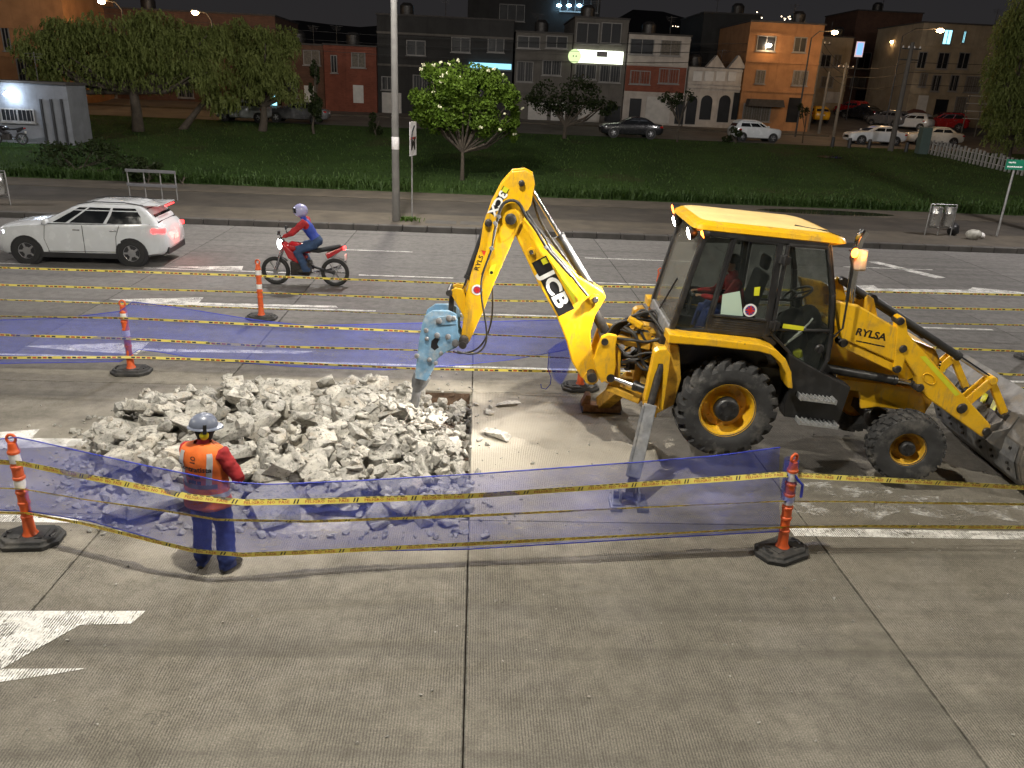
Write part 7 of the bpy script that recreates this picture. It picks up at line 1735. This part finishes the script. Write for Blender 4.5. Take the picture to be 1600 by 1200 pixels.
# low white service building at left with cold lamp
pB = hitg(60, 228); zB = terrain(pB.x, pB.y) - .1
tb_, ox, oy, oz = house('low white service building with cold lamp behind the parked motorcycle', -140, 112, 128, pB.y + .6, wallmat('blue grey render', (.17, .18, .20)), [(28, 180, 52, 20, 'win')], base_z=zB, depth=2.2, pym=190)
for cxp in (68, 84, 100): c = atY(cxp, 190, pB.y + .5); B().bb(c.x - ox - .05, c.x - ox + .05, -.12, -.02, 0, atY(cxp, 155, pB.y + .5).z - oz).out('window_bar', MAT_TRIM, tb_)
B().bb(-40, atY(78, 235, 48).x, 46.5, pB.y + .55, terrain(-20, 46.5) - .2, zB + .16).out('parking_apron', M('pale apron concrete', (.30, .30, .31), .85, var=.2, vs_=.8), kind='structure')
# signs
p0, p1 = atY(895, 86, 70.7), atY(973, 94, 70.7); s_ = pscale(p0)
sgn = thing('shop_sign', 'bright white backlit shop sign across the grey house front', 'sign', (p0.x, 70.6, p0.z - .5))
MAT_SIGNW = EM('backlit sign face', (.92, 1, .78), 3.2)
B().bb(.1, p1.x - p0.x, 0, .18, -.05, .95).out('sign_box', MAT_SIGNW, sgn); B().cyl((.15, -.02, .42), (.15, -.06, .42), .55, 24).out('sign_disc', EM('pale green sign disc', (.75, .95, .45), 1.2), sgn)
e = B(); [e.cyl((.15 + q_, -.061, .42), (.15 + q_, -.07, .42), .06, 10) for q_ in (-.12, .12)]; e.bb(2.0, 2.9, -.012, -.004, .45, .85); e.outs('sign_print', MAT_FRAME, sgn, fix=False)
p = atY(1343, 77, 80); s_ = pscale(p); bs_ = thing('hanging_sign', 'blue lit vertical shop sign hanging over the side street', 'sign', (p.x, p.y, p.z))
B().bb(-6 * s_, 6 * s_, -.06, .06, -11 * s_, 11 * s_).out('sign_box', EM('pale sign rim', (.8, .6, .6), .9), bs_); B().bb(-4.5 * s_, 4.5 * s_, -.075, -.065, -8 * s_, 9 * s_).out('sign_face', EM('blue sign face', (.12, .25, 1), 2.6), bs_)
B().tube([(0, .1, -11 * s_), (0, .1, p.z * -1 + terrain(0, 80))], .06, 8).out('sign_post', MAT_TRIM, bs_)
p = atY(766, 103, 71.1); s_ = pscale(p); B().bb(p.x - 33 * s_, p.x + 33 * s_, 71.1, 71.2, p.z - 4 * s_, p.z + 4 * s_).out('neon_sign', EM('blue neon strip', (.3, .75, 1), 1.5), label='blue white neon strip sign half hidden by the flowering tree', cat='sign')
p = atY(1197, 160, 70.6); s_ = pscale(p); aw = B(); aw.prism([(p.x - 30 * s_, p.z + .25), (p.x + 22 * s_, p.z + .25), (p.x + 26 * s_, p.z - .35), (p.x - 32 * s_, p.z - .35)], 69.8, 70.75); aw.out('awning', MAT_ROOF, label='black shop awning on the front of the orange corner building', cat='awning')
p = atY(1471, 183, 72); s_ = pscale(p); aw = B(); aw.add([(p.x - 18 * s_, 75.6, p.z - .1), (p.x + 22 * s_, 75.6, p.z - .1), (p.x + 12 * s_, 76.6, p.z + .5), (p.x - 4 * s_, 76.6, p.z + .6), (p.x - 18 * s_, 77.6, p.z - .0), (p.x + 22 * s_, 77.6, p.z - .0)], [(0, 1, 2, 3), (3, 2, 5, 4), (0, 3, 4), (1, 5, 2)]); aw.out('car_umbrella', M('dull red tarpaulin', (.10, .035, .025), .8, var=.2), label='dull red tent canopy over the red car', cat='umbrella')  # reddish canopy over the red car, a car umbrella
# bird-cage rack in front of the beige house
p = hitg(1522, 214); rk = thing('shop_rack', 'pale open shelf rack on legs in front of the beige house', 'rack', (p.x, p.y, terrain(p.x, p.y))); s_ = pscale(p)
for x in (-22 * s_, 0, 22 * s_): B().tube([(x, 0, 0), (x, 0, 60 * s_)], .05, 6).out('upright', MAT_POLE, rk)
for z in (27, 38, 49, 60): B().bb(-22 * s_, 22 * s_, -.3, .3, z * s_ - .06, z * s_).out('shelf', MAT_DOORW, rk)

# ================================================================== poles, wires, lamps on the back street
def pole_thing(label, base, top, r=.13, mat=MAT_POLE, cat='utility pole', name='utility_pole', Y=None):
    p = hitg(*base); q = atY(*top, p.y); t = thing(name, label, cat, (p.x, p.y, terrain(p.x, p.y) - .1)); h = q.z - terrain(p.x, p.y) + .1
    B().tube([(0, 0, 0), (0, 0, h)], [r, r * .7], 12).out('pole', mat, t, smooth=60); return t, p, h
def crossarm(t, h, n=2):
    for i in range(n): B().beam((-.7, 0, h - .4 - i * .7), (.7, 0, h - .4 - i * .7), .08, .08).out('crossarm', MAT_STEELD, t)
    for x in (-.6, -.2, .2, .6): B().lathe([(.05, 0), (.06, .06), (.03, .14)], (x, 0, h - .36), (0, 0, 1), 8).out('insulator', MAT_BAND, t)
t1, u1, h1 = pole_thing('pale utility pole with crossarms at the side street mouth', (1302, 213), (1324, 98)); crossarm(t1, h1)
t2, u2, h2 = pole_thing('second pale utility pole left of the side street mouth', (1279, 209), (1292, 112))
t3, u3, h3 = pole_thing('thick dark utility pole standing before the white saloon cars', (1391, 236), (1418, 66), .2, M('tarred pole', (.09, .08, .07), .9), ); crossarm(t3, h3)
t4, u4, h4 = pole_thing('utility pole at right corner of the orange building', (1262, 205), (1276, 60)); crossarm(t4, h4, 1)
def lamp(label, px, py, Y, power, colr=(1, .60, .26), hx=1.6, mat=None, post=True):
    p = atY(px, py, Y); zg = terrain(p.x, p.y); t = thing('street_lamp', label, 'street lamp', (p.x, p.y, zg)); h = p.z - zg
    if post:
        B().tube([(hx, .3, 0), (hx, .3, h - .5), (hx * .7, .2, h), (0, 0, h + .08)], [.08, .06, .04, .03], 8).out('pole', MAT_STEELD, t, smooth=60)
        B().loft([rrect(-.32, .2, -.14, .14, .08, h + .03, 3), rrect(-.28, .16, -.11, .11, .08, h + .14, 3)]).out('lamp_head', MAT_GALV, t)
    B().sphere((-.05, -.03, h - .04), (.26, .18, .14), 12, 8).out('lamp_lens', mat or MAT_SODIUM, t, smooth=60)
    point('lamp_light', (-.05, -.45, h - .25), power, colr, .15, parent=t); return t
lamp('glowing sodium street lamp at left above the side street parked cars', 1305, 50, 66, 300, hx=-1.7); lamp('glowing sodium street lamp on a long arm at upper right', 1470, 47, 62, 340, hx=-2.6); lamp('small glowing street lamp between the two larger lamps at right', 1396, 65, 84, 240)
lamp('glowing sodium street lamp above the broad left tree', 160, 2, 64.5, 240, hx=1.2); lamp('glowing street lamp at right top of the broad left tree', 306, 19, 64.5, 160, hx=1.0)
lamp('bright cold lamp on the low white building at far left', 15, 146, pB.y + .2, 26, (.62, .75, 1), mat=EM('cold lamp', (.7, .85, 1), 90), post=False)
lamp('small wall lamp glowing on the orange corner building', 1202, 70, 70.6, 60, mat=EM('warm bulb', (1, .85, .65), 60), post=False)
for i, (cx, nm) in enumerate(((874, 'left'), (890, 'middle'), (906, 'right'))): lamp(nm + ' of the three blue white lamps on top of the dark block', cx, 8, 91.6, 14, (.4, .7, 1), mat=EM('blue white lamp', (.35, .7, 1), 30), post=False)
MAT_WIRE = M('black cable', (.01, .01, .01), .6)
def wire(a, b_, sag, label):
    a, b_ = Vector(a), Vector(b_); B().tube([a.lerp(b_, i / 16) - Vector((0, 0, sag * 4 * (i / 16) * (1 - i / 16))) for i in range(17)], .018, 5).out('overhead_cable', MAT_WIRE, smooth=60, label=label, cat='cable', group='overhead cables of the back street')
tops = [(u4, h4), (u1, h1), (u3, h3)]
for k, dz in enumerate((.36, 1.0, 1.8)):
    a = Vector((u4.x, u4.y, terrain(0, u4.y) + h4 - dz)); b_ = Vector((u1.x, u1.y, terrain(0, u1.y) + h1 - dz)); c = Vector((u3.x, u3.y, terrain(0, u3.y) + h3 - dz - 1)); lf = Vector((-30, 68.5, 9.5 - dz)); rt = Vector((70, 58, 10.5 - dz)); nm = ('top', 'middle', 'lower')[k]
    wire(a, b_, .25, nm + ' overhead cable between orange building pole and pale crossarm pole'); wire(b_, c, .3, nm + ' overhead cable between pale crossarm pole and thick dark pole'); wire(a, lf, .9, nm + ' overhead cable running left past the house fronts'); wire(c, rt, .5, nm + ' overhead cable running off right from the thick dark pole')

# ================================================================== parked vehicles, bollards, picket posts
def park(px, py, yaw, paint, kind, label, lift=0.0, Y=None):
    p = hitg(px, py); return car(label, (p.x, p.y + .8, terrain(p.x, p.y + .8)), yaw, paint, kind)
park(987, 216, rad(180), P_BLACK, 'sedan', 'black saloon car parked on the back street before the bright sign house')
park(1182, 222, rad(3), P_WHITE, 'hatch', 'white hatchback parked in front of the orange corner building')
park(1371, 227, rad(180), P_WHITE, 'sedan', 'white saloon car behind the thick dark pole, left of the pair')
park(1462, 228, rad(178), carpaint('cream car paint', (.55, .53, .48)), 'sedan', 'cream white saloon car behind the picket posts, right of the pair')
park(1474, 206, rad(170), P_RED, 'suv', 'red car parked under the red tent behind the saloon cars'); park(1428, 205, rad(130), P_WHITE, 'hatch', 'small white car left of the red car')
park(1392, 200, rad(120), P_GREY, 'hatch', 'dark grey car parked at right side of the side street'); park(1350, 189, rad(115), P_BLACK, 'sedan', 'black car parked farther up the side street'); park(1334, 183, rad(110), P_RED, 'hatch', 'small reddish car farthest up the side street')
park(1274, 193, rad(95), P_TAXI, 'hatch', 'yellow taxi parked beside the orange corner building')
park(378, 191, rad(180), P_WHITE, 'hatch', 'white car parked behind the bent trunks of the left trees'); park(462, 192, rad(180), P_GREY, 'sedan', 'grey car parked behind the narrow conifer')
mp_ = hitg(12, 231); motorbike('dark motorcycle parked by the white wall at the far left edge', (mp_.x, mp_.y + .3, zB + .16), rad(185), P_BLACK)
for i, (px, py) in enumerate(((1300, 229), (1326, 231), (1357, 233), (1415, 238), (1436, 240))):
    p = hitg(px, py); b = B(); b.lathe([(.13, -.1), (.13, .62), (.10, .68), (.01, .69)], (0, 0, 0), (0, 0, 1), 12); o = b.out('bollard', MAT_TRIM, smooth=40, cat='bollard', group='bollards at the lawn edge', label=('first', 'second', 'third', 'fourth', 'fifth')[i] + ' dark bollard from the left along the far lawn edge'); o.location = (p.x, p.y, terrain(p.x, p.y))
MAT_PICK = M('grey picket concrete', (.26, .25, .23), .85, var=.2, vs_=2)
gp_ = hitg(1443, 240); B().bb(-.35, .35, -.3, .3, 0, 1.9).out('gate_pier', M('dark green pier', (.06, .09, .08), .7), label='dark green pier at left end of the picket posts', cat='pier', bevel=.03).location = (gp_.x - .2, gp_.y, terrain(gp_.x, gp_.y) - .1)
pa, pb_ = hitg(1450, 240), hitg(1596, 275)
nP = 26; fen = thing('picket_fence', 'row of slanting grey picket posts at the right end of lawn', 'fence', (pa.x, pa.y, terrain(pa.x, pa.y)))
for i in range(nP):
    f = i / (nP - 1); q = pa.lerp(pb_, f); h = 1.05 + random.uniform(-.08, .08); b = B(); b.box((0, 0, h / 2 - .1), (.17, .07, h)); o = b.out('picket', MAT_PICK, fen, bevel=.01); o.location = (q.x - pa.x, q.y - pa.y, terrain(q.x, q.y) - terrain(pa.x, pa.y)); o.rotation_euler = (0, rad(random.uniform(-2, 6)), .3)
for dz in (.3, .72): B().beam((0, .06, dz), (pb_.x - pa.x, pb_.y - pa.y + .06, terrain(pb_.x, pb_.y) - terrain(pa.x, pa.y) + dz), .05, .06).out('fence_rail', MAT_PICK, fen)
# puddle and wet patch
kw = N('wet ground'); kw.col((.02, .018, .016)); kw.rough(.08); MAT_WET = kw.m
def puddle(px, py, rx, ry, z, label):
    p = hitg(px, py); n = 22; B().add([(p.x + rx * math.cos(6.283 * i / n) * (1 + .25 * mnoise.noise((i * .9, px, 0))), p.y + ry * math.sin(6.283 * i / n), (z if z is not None else terrain(p.x, p.y + ry * math.sin(6.283 * i / n)) + .03)) for i in range(n)], [tuple(range(n))]).out('puddle', MAT_WET, kind='structure')
puddle(1290, 332, 3.2, .8, .199, 'x'); puddle(1297, 246, .9, .5, None, 'x')

# distant hillside with scattered lights
hb_ = B(); XS_ = [-1500 + 60 * i for i in range(61)]
hl_ = lambda x: max(60, 105 + 45 * mnoise.noise((x * .0022, 1, 0)) + 20 * mnoise.noise((x * .009, 2, 0)) + (40 if 250 < x < 800 else 0))
hb_.add([(x, 1500, -5) for x in XS_] + [(x, 1700, hl_(x)) for x in XS_] + [(x, 2100, hl_(x) * .8) for x in XS_], [(j * 61 + i, j * 61 + i + 1, (j + 1) * 61 + i + 1, (j + 1) * 61 + i) for j in range(2) for i in range(60)])
hb_.out('hill', M('night hillside', (.03, .03, .03), 1), smooth=60, kind='structure')
cl_ = B(); rg = random.Random(4)
for cx, cy2, n, sx, sy in ((1186, 24, 6, 5, 6), (1222, 29, 9, 16, 4), (1064, 40, 7, 14, 3), (1076, 55, 4, 10, 4), (1010, 46, 2, 4, 2)):
    for _ in range(n): q = atY(cx + rg.uniform(-sx, sx), cy2 + rg.uniform(-sy, sy), 1480); cl_.sphere(q, rg.uniform(.5, 1.1), 6, 4)
cl_.out('hillside_lights', EM('distant lamps', (1, .8, .55), 6), kind='stuff', label='scattered tiny lights on the distant hillside')
# ================================================================== road lighting: lamps over the carriageway out of frame
def road_lamp(label, x, y, h, reach, power, colr, size=.15):
    t = thing('street_lamp', label, 'street lamp', (x, y, 0))
    B().tube([(0, 0, 0), (0, 0, h - .6), (0, reach * .25, h), (0, reach, h + .15)], [.14, .10, .07, .05], 12).out('pole', MAT_GALV, t, smooth=60)
    b = B(); b.loft([rrect(-.16, .16, reach - .1, reach + .75, .1, h + .10, 3), rrect(-.13, .13, reach - .05, reach + .68, .1, h + .22, 3)]); o = b.out('lamp_head', MAT_GALV, t)
    B().bb(-.12, .12, reach + .1, reach + .65, h + .065, h + .095).out('lamp_lens', MAT_LAMPGLOW, o)
    point('road_light', (0, reach + .4, h - .05), power, colr, size, parent=t)
road_lamp('near street lamp over the works, mast behind the viewer', -1.2, -2.6, 10.2, 8.6, 5000, (1, .94, .82))
road_lamp('street lamp on the near kerb to the right', 13.0, -3.0, 10.2, 6.0, 2900, (1, .94, .82))
road_lamp('street lamp on the near kerb to the left', -15.0, -3.0, 10.2, 6.0, 3100, (1, .94, .82))
point('pole_light', (pb.x, pb.y - 3.75, 11.75), 7000, (1, .95, .93), .2)
point('park_fill_light', (pb.x, pb.y + 3.0, 11.85), 5200, (1, .93, .78), .2)  # unseen lamp added to brighten the trees and lawn
for xx, lb in ((pb.x - 27, 'far kerb street lamp beyond the left edge'), (pb.x + 27, 'far kerb street lamp beyond the right edge')): road_lamp(lb, xx, 29.6, 11.4, -3.4, 6000, (1, .95, .93))
